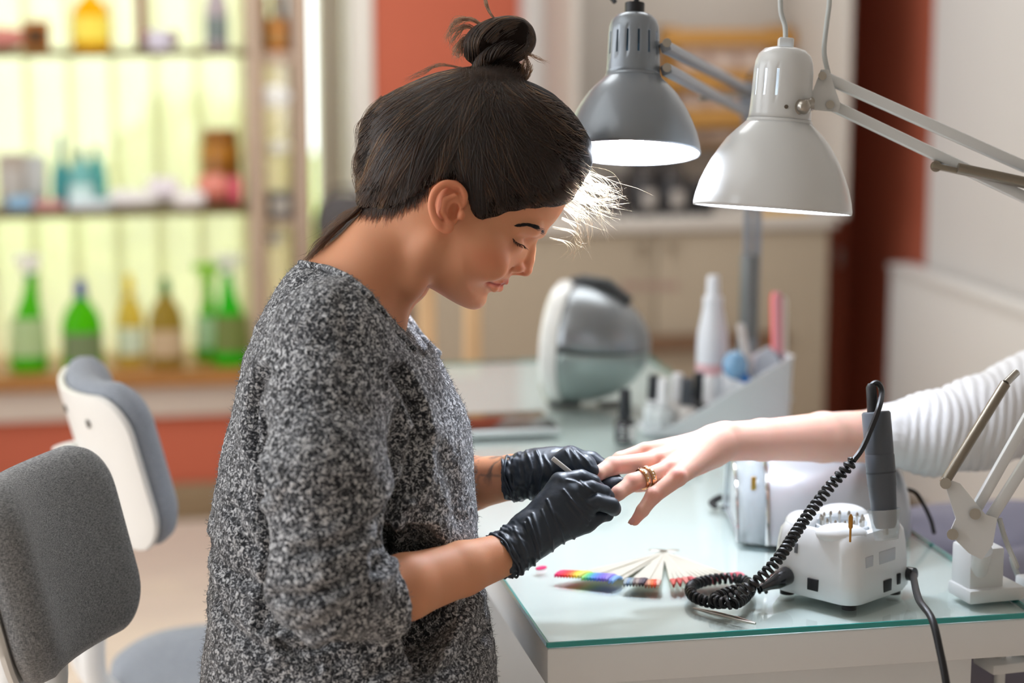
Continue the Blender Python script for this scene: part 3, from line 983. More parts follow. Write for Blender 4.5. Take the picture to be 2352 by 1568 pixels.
# tweezers and scissors-like steel tool by the coil
a_, b_ = onz(1592, 1396, ZT + 0.002), onz(1735, 1432, ZT + 0.002)
tw = MB()
s_ = Vector((-(b_ - a_).y, (b_ - a_).x, 0)).normalized()
for sg in (-1, 1):
    tw.tube([a_ + s_ * 0.0005 * sg, a_.lerp(b_, 0.3) + s_ * 0.003 * sg, a_.lerp(b_, 0.7) + s_ * 0.0035 * sg, b_ + s_ * 0.0005 * sg], [0.0008, 0.0016, 0.0018, 0.0014], 8, flat=0.6)
tag(tw.build('tweezers', steel, None, a_), 'steel tweezers lying on the glass before the drill cord', 'tweezers')
# bright pink sample piece half hidden by the near glove
pp = onz(1243, 1304, ZT + 0.002)
tag(MB().ell(pp, (0.008, 0.004, 0.0022), rotz(0.5)).build('loose_nail_tip', mat('polish e8316f', 'e8316f', 0.2, coat=0.5), None, pp), 'loose hot pink nail tip beside the glove cuff', 'nail tip')

# ------------------------------------------------------------------ loose gel polish bottle and the caddy
def polish(name, label, loc, body, cap, neck, s=1.0, lab=True, parent_mats=None):
    b = thing(name, label, 'nail polish', loc, None)
    L_ = Vector(loc)
    MB().lathe([(0.004, 0.0004), (0.0145, 0.0004), (0.0155, 0.003), (0.0155, 0.030), (0.0135, 0.034), (0.0075, 0.037), (0.0075, 0.040)], L_, None, 28).build('bottle_body', body, b)
    MB().lathe([(0.0098, 0.040), (0.0098, 0.044), (0.0088, 0.060), (0.0082, 0.078), (0.0075, 0.080), (0.002, 0.080)], L_, None, 24).build('cap', cap, b)
    if neck:
        MB().lathe([(0.0101, 0.0395), (0.0101, 0.043), (0.0099, 0.0435)], L_, None, 24, False, False).build('neck_band', neck, b)
    if lab:
        def patch(a0, a1, z0_, z1_, mm, nm):
            m_ = MB()
            rows = []
            for z in (z0_, z1_):
                rows.append([L_ + Vector((0.0157 * math.cos(a), 0.0157 * math.sin(a), z)) for a in [a0 + (a1 - a0) * k / 10 for k in range(11)]])
            V = rows[0] + rows[1]
            m_._add(V, [(k, k + 1, k + 12, k + 11) for k in range(10)])
            return m_.build(nm, mm, b)
        f_ = math.atan2(-NV.y, -NV.x)
        wp = mat('white label print', 'e8e8e6', 0.4)
        patch(f_ + 0.35, f_ + 1.1, 0.006, 0.028, wp, 'back_label')
        rg_ = MB()
        for k in range(20):
            pass
        for z0_, z1_, a0, a1 in ((0.0265, 0.0275, -0.55, 0.0), (0.0135, 0.0145, -0.6, 0.05), (0.022, 0.0235, -0.65, -0.5), (0.018, 0.0235, 0.0, 0.08), (0.0075, 0.010, -0.5, -0.1), (0.0215, 0.023, -0.45, -0.1), (0.018, 0.0195, -0.45, -0.15)):
            patch(f_ + a0, f_ + a1, z0_, z1_, wp, 'front_print')
    return b
pb = onz(1441, 1022, ZT)
black_gl = mat('black lacquered bottle', '1d2226', 0.2, coat=0.5)
cap_bk = mat('black satin cap', '1c2024', 0.35)
polish('polish_bottle', 'black gel polish bottle with white print standing alone left of the white caddy', (pb.x, pb.y + 0.016, ZT), black_gl, cap_bk, None)

cd_o = onz(1490, 1008, ZT)
cang = math.radians(-11.2 + 14)
cr = rotz(cang)
CL, CW = 0.228, 0.095
cad = thing('desk_caddy', 'white plastic slanted caddy holding bottles and files', 'caddy', (cd_o.x + 0.1, cd_o.y + 0.05, ZT))
cw_m = mat('white caddy plastic', 'eef1f4', 0.35, coat=0.2)
def cring(inset, zf, n=8):
    rad_ = 0.046 - inset
    o_ = []
    def pt(x, y):
        return cd_o + cr @ Vector((x, y, 0)) + Vector((0, 0, zf(x)))
    pts = []
    for k in range(n + 1):
        a = math.pi / 2 + math.pi * k / n
        pts.append((0.047 + rad_ * math.cos(a), CW / 2 + rad_ * math.sin(a)))
    for k in range(1, 8):
        pts.append((0.047 + (CL - 0.047 - inset) * k / 8, inset))
    for k in range(4):
        a = -math.pi / 2 + math.pi / 2 * k / 3
        pts.append((CL - inset - 0.012 + 0.012 * math.cos(a), inset + 0.012 + 0.012 * math.sin(a)))
    for k in range(4):
        a = math.pi / 2 * k / 3
        pts.append((CL - inset - 0.012 + 0.012 * math.cos(a), CW - inset - 0.012 + 0.012 * math.sin(a)))
    for k in range(7, 0, -1):
        pts.append((0.047 + (CL - 0.047 - inset) * k / 8, CW - inset))
    return [pt(x, y) for x, y in pts]
topz = lambda x: 0.009 + (0.113 - 0.009) * max(0, min(1, (x - 0.02) / 0.2))
m = MB()
m.rings([cring(0.003, lambda x: 0.0005), cring(0.0, lambda x: topz(x) - 0.002), cring(-0.002, topz), cring(0.0015, topz), cring(0.0045, lambda x: 0.003)], True, True)
m.build('tray_body', cw_m, cad, smooth=50)
xd = 0.148
dv = MB()
dv.box(cd_o + cr @ Vector((xd, CW / 2, 0)) + Vector((0, 0, 0.0395)), (0.002, CW - 0.008, 0.073), cr, 0.0005)
dv.build('divider', cw_m, cad)

glassb = mat('clear bottle glass', 'cfd6d6', 0.08, coat=0.6, spec=0.6)
capw = mat('white satin cap', 'e9e9ea', 0.35)
capg = mat('dark grey cap', '43474d', 0.4)
inc = lambda x, y: (cd_o + cr @ Vector((x, y, 0))) + Vector((0, 0, 0.0035))
for x, y, bd, cp_, nk, lb in ((0.026, 0.060, mat('clear bottle glass', 'cfd6d6', 0.08), cap_bk, capw, 'black capped clear polish bottle at the low rounded end of the caddy'),
                              (0.032, 0.030, glassb, capw, None, 'white capped clear polish bottle at the low front of the caddy'),
                              (0.068, 0.028, mat('cream bottle', 'd9d5cf', 0.2), capg, None, 'grey capped cream polish bottle inside the caddy front row'),
                              (0.066, 0.066, mat('cream bottle', 'd9d5cf', 0.2), capw, None, 'white capped polish bottle behind the grey capped one in the caddy'),
                              (0.100, 0.066, black_gl, cap_bk, None, 'black polish bottle with tall black cap at the caddy back row'),
                              (0.103, 0.030, black_gl, capw, None, 'black polish bottle with a white cap near the caddy divider')):
    polish('polish_bottle', lb, inc(x, y), bd, cp_, nk, lab=False)['group'] = 'polish bottles in the caddy'
# white squeeze bottle with pink lower label
p = cd_o + cr @ Vector((0.142, CW + 0.032, 0)) + Vector((0, 0, 0.0005))
q = thing('squeeze_bottle', 'tall white squeeze bottle with pink lower band standing behind the caddy', 'bottle', p)
MB().lathe([(0.004, 0), (0.022, 0), (0.0245, 0.004), (0.0245, 0.115), (0.0225, 0.135), (0.0175, 0.160), (0.0155, 0.171), (0.0150, 0.176), (0.010, 0.177)], p, None, 32).build('bottle_body', mat('white squeeze plastic', 'e6e9ee', 0.35), q)
MB().lathe([(0.0247, 0.03), (0.0249, 0.031), (0.0249, 0.085), (0.0247, 0.086)], p, None, 32, False, False).build('pink_band', mat('pink label', 'e3b7bb', 0.5), q)
MB().lathe([(0.0145, 0.1765), (0.0155, 0.1775), (0.0150, 0.188), (0.0108, 0.190), (0.0095, 0.218), (0.008, 0.221), (0.002, 0.221)], p, None, 28).build('cap', mat('white squeeze plastic', 'e6e9ee', 0.35), q)
# files, brush and paddle standing in the tall end of the caddy
def slab(name, label, base, top, wd, th, cols_, cat_='nail file', round_=True):
    base, top = Vector(base), Vector(top)
    A = (top - base).normalized()
    X = (RV - A * RV.dot(A)).normalized()
    Y = A.cross(X)
    L_ = (top - base).length
    root = thing(name, label, cat_, base)
    n = len(cols_)
    for i, (nm, c) in enumerate(cols_):
        off = (i - (n - 1) / 2) * th / n
        pl = [(-wd / 2, 0), (wd / 2, 0), (wd / 2, L_ - wd * 0.45), (wd * 0.22, L_), (-wd * 0.22, L_), (-wd / 2, L_ - wd * 0.45)] if round_ else [(-wd / 2, 0), (wd / 2, 0), (wd / 2, L_), (-wd / 2, L_)]
        b = MB()
        b.rings([[base + X * px_ + A * py_ + Y * (off + s * th / n / 2) for px_, py_ in pl] for s in (-1, 1)])
        b.build(nm, mat('file ' + c, c, 0.7, bump=0.2, bscale=900), root)
    return root
def yawed_slab(name, label, base, top, wd, th, cols_, ang, cat_='nail file'):
    base, top = Vector(base), Vector(top)
    A = (top - base).normalized()
    X = (Matrix.Rotation(ang, 3, A) @ (RV - A * RV.dot(A)).normalized())
    Y = A.cross(X)
    L_ = (top - base).length
    root = thing(name, label, cat_, base)
    n = len(cols_)
    for i, (nm, c) in enumerate(cols_):
        off = (i - (n - 1) / 2) * th / n
        pl = [(-wd / 2, 0), (wd / 2, 0), (wd / 2, L_ - wd * 0.4), (wd * 0.25, L_), (-wd * 0.25, L_), (-wd / 2, L_ - wd * 0.4)]
        b = MB()
        b.rings([[base + X * px_ + A * py_ + Y * (off + s * th / n / 2) for px_, py_ in pl] for s in (-1, 1)])
        b.build(nm, mat('file ' + c, c, 0.7, bump=0.2, bscale=900), root)
    return root
dC = (inc(0.18, 0.04) - CPOS).dot(NV)
yawed_slab('nail_file', 'pink and orange nail file standing upright at the tall end of the caddy', at(1786, 905, dC), at(1783, 670, dC), 0.019, 0.008, [('pink_face', 'eda3ae'), ('orange_core', 'f0573a')], 0.75)
yawed_slab('nail_file', 'white and violet nail file leaning behind the pink file in the caddy', at(1795, 880, dC + 0.02), at(1796, 680, dC + 0.02), 0.018, 0.007, [('cream_face', 'e9e2da'), ('violet_core', '8d86d6')], 0.75)
yawed_slab('nail_file', 'narrow white nail file leaning against the blue brush in the caddy', at(1735, 915, dC - 0.005), at(1700, 742, dC - 0.01), 0.012, 0.004, [('white_face', 'e4e0dc'), ('white_core', 'd6d0cc')], 0.5)
# broad grey paddle
p = at(1765, 900, dC - 0.012)
pr = thing('buffer_paddle', 'broad pale grey buffer paddle with dark grey edge in the caddy', 'buffer', p)
A = (at(1760, 795, dC - 0.012) - p).normalized()
X = (RV - A * RV.dot(A)).normalized()
pd = []
for k in range(24):
    a = 2 * math.pi * k / 24
    s, c_ = math.sin(a), math.cos(a)
    pd.append((0.020 * math.copysign(abs(c_) ** 0.7, c_), 0.030 + 0.034 * s))
Y = A.cross(X)
b = MB()
b.rings([[p + X * x_ + A * y_ + Y * s for x_, y_ in pd] for s in (-0.001, 0.004)])
b.build('face', mat('paddle grey', 'c3c8d2', 0.7), pr)
b = MB()
b.rings([[p + X * (x_ * 1.06 + 0.0035) + A * (y_ * 1.02) + Y * s for x_, y_ in pd] for s in (0.0042, 0.0085)])
b.build('edge', mat('paddle dark', '7d8794', 0.7), pr)
# blue clear headed brush
p = at(1726, 898, dC - 0.02)
bp = at(1688, 838, dC - 0.03)
br = thing('dust_brush', 'blue handled tool with a round clear blue head leaning in the caddy', 'brush', p)
m = MB()
A = (bp - p)
m.tube([p, p + A * 0.35, p + A * 0.7, bp - A * 0.18], [0.010, 0.0095, 0.0085, 0.006], 12, flat=0.5)
m.build('handle', mat('deep blue plastic', '2f7fd0', 0.25, coat=0.4), br)
m = MB()
m.ell(bp, (0.0195, 0.0195, 0.022), None, 24, 16)
m.build('head', mat('clear light blue plastic', '8fc3ee', 0.15, coat=0.6, trans=0.35), br)
# ------------------------------------------------------------------ display shelf in the shop window
ys = 5.50
dk = mat('thin dark olive shelf edge', '6b5a33', 0.4)
pw = mat('pale taupe wood', 'c3ab97', 0.5, var=0.08, vscale=6, stretch=(6, 6, 1))
bw = mat('shelf brown edge', '8f6f45', 0.5)
zs1 = onY(300, 484, ys).z
zs2 = onY(300, 116, ys).z
sx0, sx1 = -1.5, onY(592, 500, ys).x
xr1 = onY(697, 500, ys).x
su = thing('display_shelf', 'open shelf unit with pale uprights in front of the shop window', 'shelf', (0, ys + 0.1, ZSILL))
MB().span((sx0, ys, zs1 - 0.016), (sx1, ys + 0.24, zs1), 0.002).build('shelf_board', dk, su)
MB().span((sx0, ys, zs2 - 0.016), (sx1, ys + 0.24, zs2), 0.002).build('shelf_board', dk, su)
for xc in (sx1, xr1):
    MB().span((xc - 0.018, ys - 0.01, ZSILL + 0.0005), (xc + 0.016, ys + 0.24, 2.2), 0.003).build('upright', pw, su)
    MB().span((xc + 0.0165, ys - 0.005, ZSILL + 0.0005), (xc + 0.024, ys + 0.235, 2.2), 0.001).build('upright_edge', bw, su)
z3 = onY(650, 130, ys).z
MB().span((sx1 + 0.025, ys + 0.005, z3 - 0.02), (xr1 - 0.019, ys + 0.235, z3 + 0.012), 0.003).build('side_board', pw, su)
MB().span((sx0, ys - 0.005, 2.2), (xr1 + 0.03, ys + 0.245, 2.22), 0.002).build('top_board', pw, su)
MB().span((sx1 + 0.025, ys + 0.2, ZSILL + 0.0005), (xr1 - 0.019, ys + 0.21, z3 - 0.021), 0.001).build('side_bay_back', sheer('sheer bay board', 'f8efe6', 0.5, gloss=False), su)
MB().span((sx0 - 0.02, ys - 0.01, ZSILL + 0.0005), (sx0, ys + 0.24, 2.2), 0.003).build('upright', pw, su)

ZS = ZSILL + 0.0006
def loc_of(px, py, z, dy=0.1):
    p = onY(px, py, ys + dy)
    return Vector((p.x, p.y, z))
def colour(c, clear=None):
    return sheer('tinted ' + c, c, clear, rough=0.1) if clear else mat('shelf ' + c, c, 0.35, coat=0.3)
PXM = ys / FPX
def bottle(name, label, px, wpx, hpx, z, body_c, cap_c, capfrac, lab_c=None, clear=0.35, dy=0.1, trigger=False, group=None):
    p = loc_of(px, 700, z, dy)
    k = (ys + dy) * 1.02 / FPX
    W_, H_ = wpx * k / 2, hpx * k
    b = thing(name, label, 'bottle', p, group)
    if trigger:
        ls = trigger   # lean sign: neck leans towards one side
        prof = [(0.0, 0.92, 0), (0.03, 1.0, 0), (0.25, 1.0, 0), (0.42, 0.86, 0.02), (0.55, 0.62, 0.10), (0.68, 0.42, 0.22), (0.82, 0.30, 0.30), (0.90, 0.28, 0.32)]
        hb_ = H_ * 0.86
        rg_ = [[p + Vector((W_ * (w_ * math.cos(a) + ls * sh_ * 1.6), W_ * 0.62 * w_ * math.sin(a), hb_ * z_ + 0.0004)) for a in [2 * math.pi * j / 24 for j in range(24)]] for z_, w_, sh_ in prof]
        MB().rings(rg_).build('bottle_body', colour(body_c, clear), b, smooth=60)
        tp = p + Vector((W_ * ls * 0.32 * 1.6, 0, hb_ * 0.90))
        t_ = MB()
        t_.cyl(tp, tp + Vector((0, 0, 0.02)), W_ * 0.36, W_ * 0.32)
        t_.box(tp + Vector((-ls * 0.018, 0, 0.034)), (0.075, 0.024, 0.026), None, 0.007)
        t_.box(tp + Vector((-ls * 0.06, 0, 0.038)), (0.016, 0.016, 0.016), None, 0.003)
        t_.tube([tp + Vector((-ls * 0.03, 0, 0.025)), tp + Vector((-ls * 0.04, 0, 0.0)), tp + Vector((-ls * 0.035, 0, -0.02))], 0.005, 8)
        t_.build('trigger_head', colour(cap_c), b)
    else:
        hb_ = H_ * (1 - capfrac)
        rg_ = [[p + Vector((W_ * w_ * math.copysign(abs(math.cos(a)) ** 0.85, math.cos(a)), W_ * 0.6 * w_ * math.sin(a), hb_ * z_ + 0.0004)) for a in [2 * math.pi * j / 24 for j in range(24)]] for z_, w_ in ((0, 0.93), (0.03, 1), (0.5, 1.0), (0.66, 0.93), (0.80, 0.72), (0.92, 0.38), (1.0, 0.26))]
        MB().rings(rg_).build('bottle_body', colour(body_c, clear), b, smooth=60)
        MB().lathe([(W_ * 0.30, hb_ * 0.97), (W_ * 0.33, hb_), (W_ * 0.28, H_ * 0.97), (W_ * 0.2, H_), (0.002, H_)], p, None, 20).build('cap', colour(cap_c), b)
    if lab_c:
        hh = H_
        m_ = MB()
        rows = []
        for z_ in (0.12, 0.30, 0.42):
            ww = 1.01
            rows.append([p + Vector((W_ * ww * math.copysign(abs(math.cos(a)) ** 0.85, math.cos(a)), W_ * 0.64 * ww * math.sin(a) - 0.001, hh * z_)) for a in [math.pi * 1.13 + math.pi * 0.74 * k / 12 for k in range(13)]])
        V_ = [v for r_ in rows for v in r_]
        m_._add(V_, [(r_ * 13 + k, r_ * 13 + k + 1, (r_ + 1) * 13 + k + 1, (r_ + 1) * 13 + k) for r_ in range(2) for k in range(12)])
        m_.build('label', mat('bottle label ' + lab_c, lab_c, 0.5), b)
    return b
G = 'cleaning bottles on the window sill'
bottle('spray_bottle', 'green trigger spray bottle at the far end of the sill, with a white head', 62, 84, 285, ZS, '55c916', 'eceae2', 0, 'a9c08a', 0.3, 0.02, trigger=0.55, group=G)
bottle('detergent_bottle', 'round shouldered green bottle with a blue cap on the sill', 186, 92, 205, ZS, '58c80f', '27458f', 0.17, '6f7f57', 0.3, 0.0, group=G)
bottle('detergent_bottle', 'pale yellow clear bottle with a yellow cap on the sill', 298, 66, 205, ZS, 'e6cf5a', 'f2d21e', 0.2, 'cfdcc0', 0.45, 0.06, group=G)
bottle('detergent_bottle', 'olive amber bottle with a dark green cap on the sill', 380, 80, 200, ZS, 'a98f3a', '3c7a2a', 0.16, 'c2a987', 0.3, 0.02, group=G)
bottle('spray_bottle', 'slim green spray bottle with lime neck, second from the upright', 476, 62, 235, ZS, '6fd634', '86cf1a', 0, 'b9dcb0', 0.45, 0.10, trigger=0.5, group=G)
bottle('spray_bottle', 'large green trigger spray bottle next to the pale upright', 530, 82, 275, ZS, '2fc21a', 'd8dccb', 0, '6d7a3c', 0.25, 0.0, trigger=-0.35, group=G)
# middle shelf
z1 = zs1 + 0.0006
bottle('lotion_bottle', 'dark teal pump bottle on the middle shelf', 152, 42, 165, z1, '2f8f92', '276a70', 0.3, None, None, 0.06)
bottle('lotion_bottle', 'pale aqua lotion bottle beside the dark teal one', 196, 56, 135, z1, '8fd0cf', '4f7f84', 0.12, 'd3ece8', 0.3, 0.04)
bottle('lotion_bottle', 'aqua lotion bottle with a dark cap, nearest to the white bags', 232, 44, 138, z1, '6fc6c4', '3a5250', 0.12, None, 0.3, 0.08)
def carton(name, label, px, wpx, hpx, z, c, dy=0.1, dep=0.07, cat_='box', lab_c='e8e4da'):
    p = loc_of(px, 450, z, dy)
    k = (ys + dy) * 1.02 / FPX
    W_, H_ = wpx * k, hpx * k
    b = thing(name, label, cat_, p)
    MB().box(p + Vector((0, 0, H_ / 2 + 0.0002)), (W_, dep, H_), None, 0.002).build('carton', colour(c), b)
    MB().box(p + Vector((0, -dep / 2 - 0.0006, H_ * 0.5)), (W_ * 0.7, 0.001, H_ * 0.5), None).build('front_label', mat('carton label ' + lab_c, lab_c, 0.5), b)
    MB().box(p + Vector((0, 0, H_ + 0.0008)), (W_ * 0.96, dep * 0.3, 0.001), None).build('flap', colour(c), b)
    return b
carton('carton_box', 'greyish beige carton on the middle shelf at its outer end', 30, 58, 118, z1, 'b5a79a', 0.14, lab_c='c9c2ba')
carton('carton_box', 'pale grey carton beside the dark teal bottle', 85, 44, 112, z1, 'c9c9c6', 0.15, lab_c='d9d6d2')
def pouch(name, label, px, wpx, hpx, z, c, dy=0.06, dep=0.07, c2=None):
    p = loc_of(px, 450, z, dy)
    k = (ys + dy) * 1.02 / FPX
    W_, H_ = wpx * k / 2, hpx * k
    b = thing(name, label, 'package', p)
    rg_ = []
    for t_, s_ in ((-1, 0.75), (-0.9, 0.9), (-0.6, 1.0), (0, 1.05), (0.6, 1.0), (0.9, 0.85), (1, 0.7)):
        rg_.append([p + Vector((W_ * t_, dep / 2 * s_ * math.cos(a), H_ / 2 + H_ / 2 * s_ * 0.88 * math.sin(a) * (1 + 0.08 * math.sin(3 * t_ + px)))) for a in [2 * math.pi * j / 16 for j in range(16)]])
    MB().rings(rg_).build('wrapper', colour(c), b, smooth=60)
    for s_ in (-1, 1):
        MB().box(p + Vector((W_ * s_ * 1.0, 0, H_ / 2)), (W_ * 0.1, dep * 0.55, H_ * 0.6), None, 0.001).build('crimped_end', colour(c2 or c), b)
    return b
pouch('soft_pack', 'small sky blue soft pack with dark top in front of the cartons', 45, 58, 38, z1, '8fb7d6', 0.02, 0.05, '2c4a66')
pouch('soft_pack', 'rose soft pack lying in front of the dark teal bottle', 112, 62, 28, z1, 'd69a98', 0.02, 0.05)
pouch('soft_pack', 'pale blue white soft pack below the aqua bottles', 205, 90, 30, z1, 'dfe9ef', -0.0 + 0.015, 0.05)
pouch('soft_pack', 'large white soft pack lying right of the aqua bottles', 305, 100, 46, z1, 'f4efee', 0.05, 0.07)
pouch('soft_pack', 'white and lilac soft pack, third from the pale upright', 375, 70, 70, z1, 'efe4ea', 0.09, 0.06, 'c9a9bb')
pouch('soft_pack', 'white soft pack, second from the pale upright', 435, 66, 44, z1, 'f4eeec', 0.02, 0.05)
pouch('soft_pack', 'coral pink soft pack under the orange jar', 490, 66, 76, z1, 'e58a78', 0.08, 0.06, 'd96a5e')
pouch('soft_pack', 'crimson pink soft pack against the pale upright', 541, 28, 74, z1, 'd4586a', 0.04, 0.05)
def jar(name, label, px, wpx, hpx, z, c, lid_c, dy=0.1, cat_='jar', clear=None):
    p = loc_of(px, 450, z, dy)
    k = (ys + dy) * 1.02 / FPX
    W_, H_ = wpx * k / 2, hpx * k
    b = thing(name, label, cat_, p)
    MB().lathe([(0.004, 0.0003), (W_ * 0.9, 0.0003), (W_, 0.006), (W_, H_ * 0.74), (W_ * 0.86, H_ * 0.8)], p, None, 28).build('jar_body', colour(c, clear), b)
    MB().lathe([(W_ * 0.88, H_ * 0.785), (W_ * 0.92, H_ * 0.8), (W_ * 0.9, H_ * 0.98), (W_ * 0.8, H_), (0.003, H_)], p, None, 28).build('lid', colour(lid_c), b)
    MB().lathe([(W_ * 1.006, H_ * 0.2), (W_ * 1.01, H_ * 0.22), (W_ * 1.01, H_ * 0.6), (W_ * 1.006, H_ * 0.62)], p, None, 28, False, False).build('label_band', colour(lid_c), b)
    return b
jar('amber_jar', 'large amber brown jar above the coral packs, next to the upright', 508, 88, 165, z1, 'b8790f', '9c6414', 0.17)
# top shelf
z2 = zs2 + 0.0006
pouch('soft_pack', 'red pink soft pack on the top shelf at its outer end', 28, 70, 52, z2, 'd9877c', 0.05, 0.07)
carton('carton_box', 'dark brown and orange carton on the top shelf', 97, 58, 62, z2, 'a8631c', 0.06, lab_c='4a2f10')
bottle('yolk_bottle', 'large bright yellow orange bottle on the top shelf', 231, 84, 175, z2, 'ffbe0a', 'fff060', 0.3, 'ffe95a', 0.12, 0.04)
carton('carton_box', 'tall red brown carton rising past the frame on the top shelf', 336, 24, 190, z2, 'a9705c', 0.16, lab_c='8f5a4a')
pouch('soft_pack', 'dull red soft pack behind the lilac jar', 372, 90, 44, z2, '9a6156', 0.12, 0.07)
jar('cream_jar', 'round white lilac jar on the top shelf', 376, 58, 44, z2, 'e6dfee', 'd8d2e2', 0.02)
bottle('lotion_bottle', 'slim grey lilac bottle with a dark edge on the top shelf', 513, 54, 170, z2, 'b4a7ab', '8b8f93', 0.16, '7f8a86', None, 0.06)
jar('honey_jar', 'round orange honey jar standing on the short side board', 642, 52, 74, z3 + 0.0126, 'e08a12', 'd9a566', 0.08)
carton('carton_box', 'amber gold carton behind the honey jar', 612, 18, 120, z3 + 0.0126, 'c08a1e', 0.2, lab_c='b07c1c')
carton('carton_box', 'tan carton behind the honey jar, by the outer upright', 646, 26, 125, z3 + 0.0126, 'c69a68', 0.2, lab_c='a98a72')
# pale oval discs on strings in the narrow side bay
def disc(name, label, px, py, rx, rz_, c, dy, zt):
    p = onY(px, py, ys + dy)
    k = ys / FPX
    b = thing(name, label, 'tag', p)
    MB().cyl((p.x, p.y + 0.002, p.z + rz_ * k * 0.8), (p.x, p.y + 0.002, zt), 0.0008, n=6).build('string', colour('d9cfc2'), b)
    MB().ell(p, (rx * k, 0.004, rz_ * k), None, 28, 8).build('disc', colour(c), b)
    MB().ell(p - Vector((0, 0.0035, 0)), (rx * k * 0.7, 0.0015, rz_ * k * 0.7), None, 24, 6).build('print', colour('f4f2ea'), b)
disc('oval_disc', 'white oval disc hanging highest in the narrow side bay', 630, 222, 37, 25, 'ffffff', 0.012, z3 - 0.0203)
disc('oval_disc', 'pale yellow oval disc hanging halfway down the narrow side bay', 640, 338, 30, 22, 'ece6b4', 0.035, z3 - 0.0203)
disc('oval_disc', 'pale lime oval disc hanging lowest in the narrow side bay', 632, 545, 24, 24, 'dfe0a8', 0.05, onY(640, 500, ys + 0.1).z - 0.0133)
zb = onY(640, 500, ys + 0.1).z
carton('carton_box', 'small dark slate box standing inside the side bay', 640, 50, 60, zb, '6b6a70', 0.1)
MB().span((sx1 + 0.025, ys + 0.02, zb - 0.013), (xr1 - 0.019, ys + 0.199, zb - 0.001), 0.001).build('side_board', pw, su)
# dark rounded bag hung beside the window
p = onY(790, 505, 5.34)
bg = thing('shoulder_bag', 'dark slate rounded bag standing beside the window behind the woman', 'bag', (p.x, p.y, 0))
md = mat('dark slate leather', '4b4646', 0.55)
MB().rings([[Vector((p.x + 0.075 * s_ * math.copysign(abs(math.cos(a)) ** 0.7, math.cos(a)), p.y + 0.045 * s_ * math.sin(a), z_)) for a in [2 * math.pi * j / 24 for j in range(24)]] for z_, s_ in ((p.z - 0.065, 0.86), (p.z - 0.058, 1.0), (p.z, 1.05), (p.z + 0.04, 0.92), (p.z + 0.062, 0.6), (p.z + 0.067, 0.2))]).build('bag_body', md, bg, smooth=60)
MB().tube(bez([Vector((p.x - 0.05, p.y, p.z + 0.04)), Vector((p.x - 0.03, p.y, p.z + 0.08)), Vector((p.x + 0.03, p.y, p.z + 0.08)), Vector((p.x + 0.05, p.y, p.z + 0.04))]), 0.005, 8).build('strap', md, bg)
st = thing('plant_stand', 'slim brown wooden stand carrying the dark bag', 'stand', (p.x, p.y, 0))
sw = mat('mid brown wood', '96704f', 0.5, var=0.1, vscale=5)
zt_ = p.z - 0.0655
MB().span((p.x - 0.07, p.y - 0.06, zt_ - 0.02), (p.x + 0.07, p.y + 0.06, zt_), 0.003).build('stand_top', sw, st)
for sx_ in (-1, 1):
    for sy_ in (-1, 1):
        MB().cyl((p.x + 0.055 * sx_, p.y + 0.045 * sy_, 0), (p.x + 0.055 * sx_, p.y + 0.045 * sy_, zt_ - 0.02), 0.012, n=12).build('leg', sw, st)
# ------------------------------------------------------------------ white built-in unit on the back wall
yb, yf = 5.36, 4.95
ux0 = onY(1262, 300, yb).x
ux1 = onY(1790, 300, yb).x
cabm = mat('warm grey white cabinet', 'c2bab1', 0.5)
cabl = mat('taupe cabinet front', 'a39480', 0.5, var=0.03, vscale=2)
un = thing('wall_unit', 'tall pale wall unit with an open niche above a hanging cabinet', 'wall unit', ((ux0 + ux1) / 2, 5.2, 0))
ul0 = onY(985, 700, yf).x
zc_ = onY(1600, 502, yf).z
zbm = 0.08
zr1, zr0 = onY(1570, 766, yf).z, onY(1570, 802, yf).z
MB().span((ux0, yb, zbm), (ux1 + 0.02, yb + 0.018, 2.3), 0.002).build('back_panel', cabm, un)
MB().span((ux1, yf - 0.08, zc_ + 0.001), (ux1 + 0.02, yb, 2.3), 0.002).build('side_panel', cabm, un)
MB().span((ux0 - 0.02, yf + 0.05, zc_ + 0.001), (ux0, yb, 2.3), 0.002).build('side_panel', cabm, un)
MB().span((ul0, yf - 0.01, zc_ - 0.03), (ux1 + 0.02, yb, zc_), 0.003).build('counter', cabm, un)
xm = ul0 + (ux1 - ul0) * 0.56
for a_, b_ in ((ul0, xm - 0.002), (xm + 0.002, ux1)):
    d_ = MB().span((a_, yf, zbm + 0.03), (b_, yf + 0.018, zc_ - 0.032), 0.002).build('door', cabl, un)
    MB().span(((b_ if a_ < xm - 0.1 else a_) - (0.05 if a_ < xm - 0.1 else -0.02), yf - 0.02, zc_ - 0.06), ((b_ if a_ < xm - 0.1 else a_) - (0.02 if a_ < xm - 0.1 else -0.05), yf - 0.0005, zc_ - 0.05), 0.002).build('handle', cabl, d_)
MB().span((onY(1340, 780, yf).x, yf - 0.03, zr0), (onY(1800, 780, yf).x, yf - 0.0005, zr1), 0.002).build('dark_rail', mat('dark brown board', '6e523c', 0.5), un)
MB().span((ux1 - 0.018, yf + 0.018, zbm + 0.03), (ux1, yb, zc_ - 0.032), 0.002).build('cabinet_side', cabl, un)
MB().span((ul0, yf + 0.018, zbm + 0.03), (ul0 + 0.018, yb, zc_ - 0.032), 0.002).build('cabinet_side', cabl, un)
# blurred lettering on the cabinet front: small print marks
lt = MB()
pr_ = mat('faded rose lettering', '9c7d74', 0.6)
for i, (x_, w_) in enumerate(((1432, 10), (1448, 14), (1468, 6), (1482, 16), (1504, 10), (1520, 16), (1543, 12))):
    p = onY(x_ + w_ / 2, 656, yf - 0.0012)
    lt.box(p, (w_ * yf / FPX, 0.0008, (16 if i % 2 else 22) * yf / FPX))
lt.build('lettering', pr_, un)
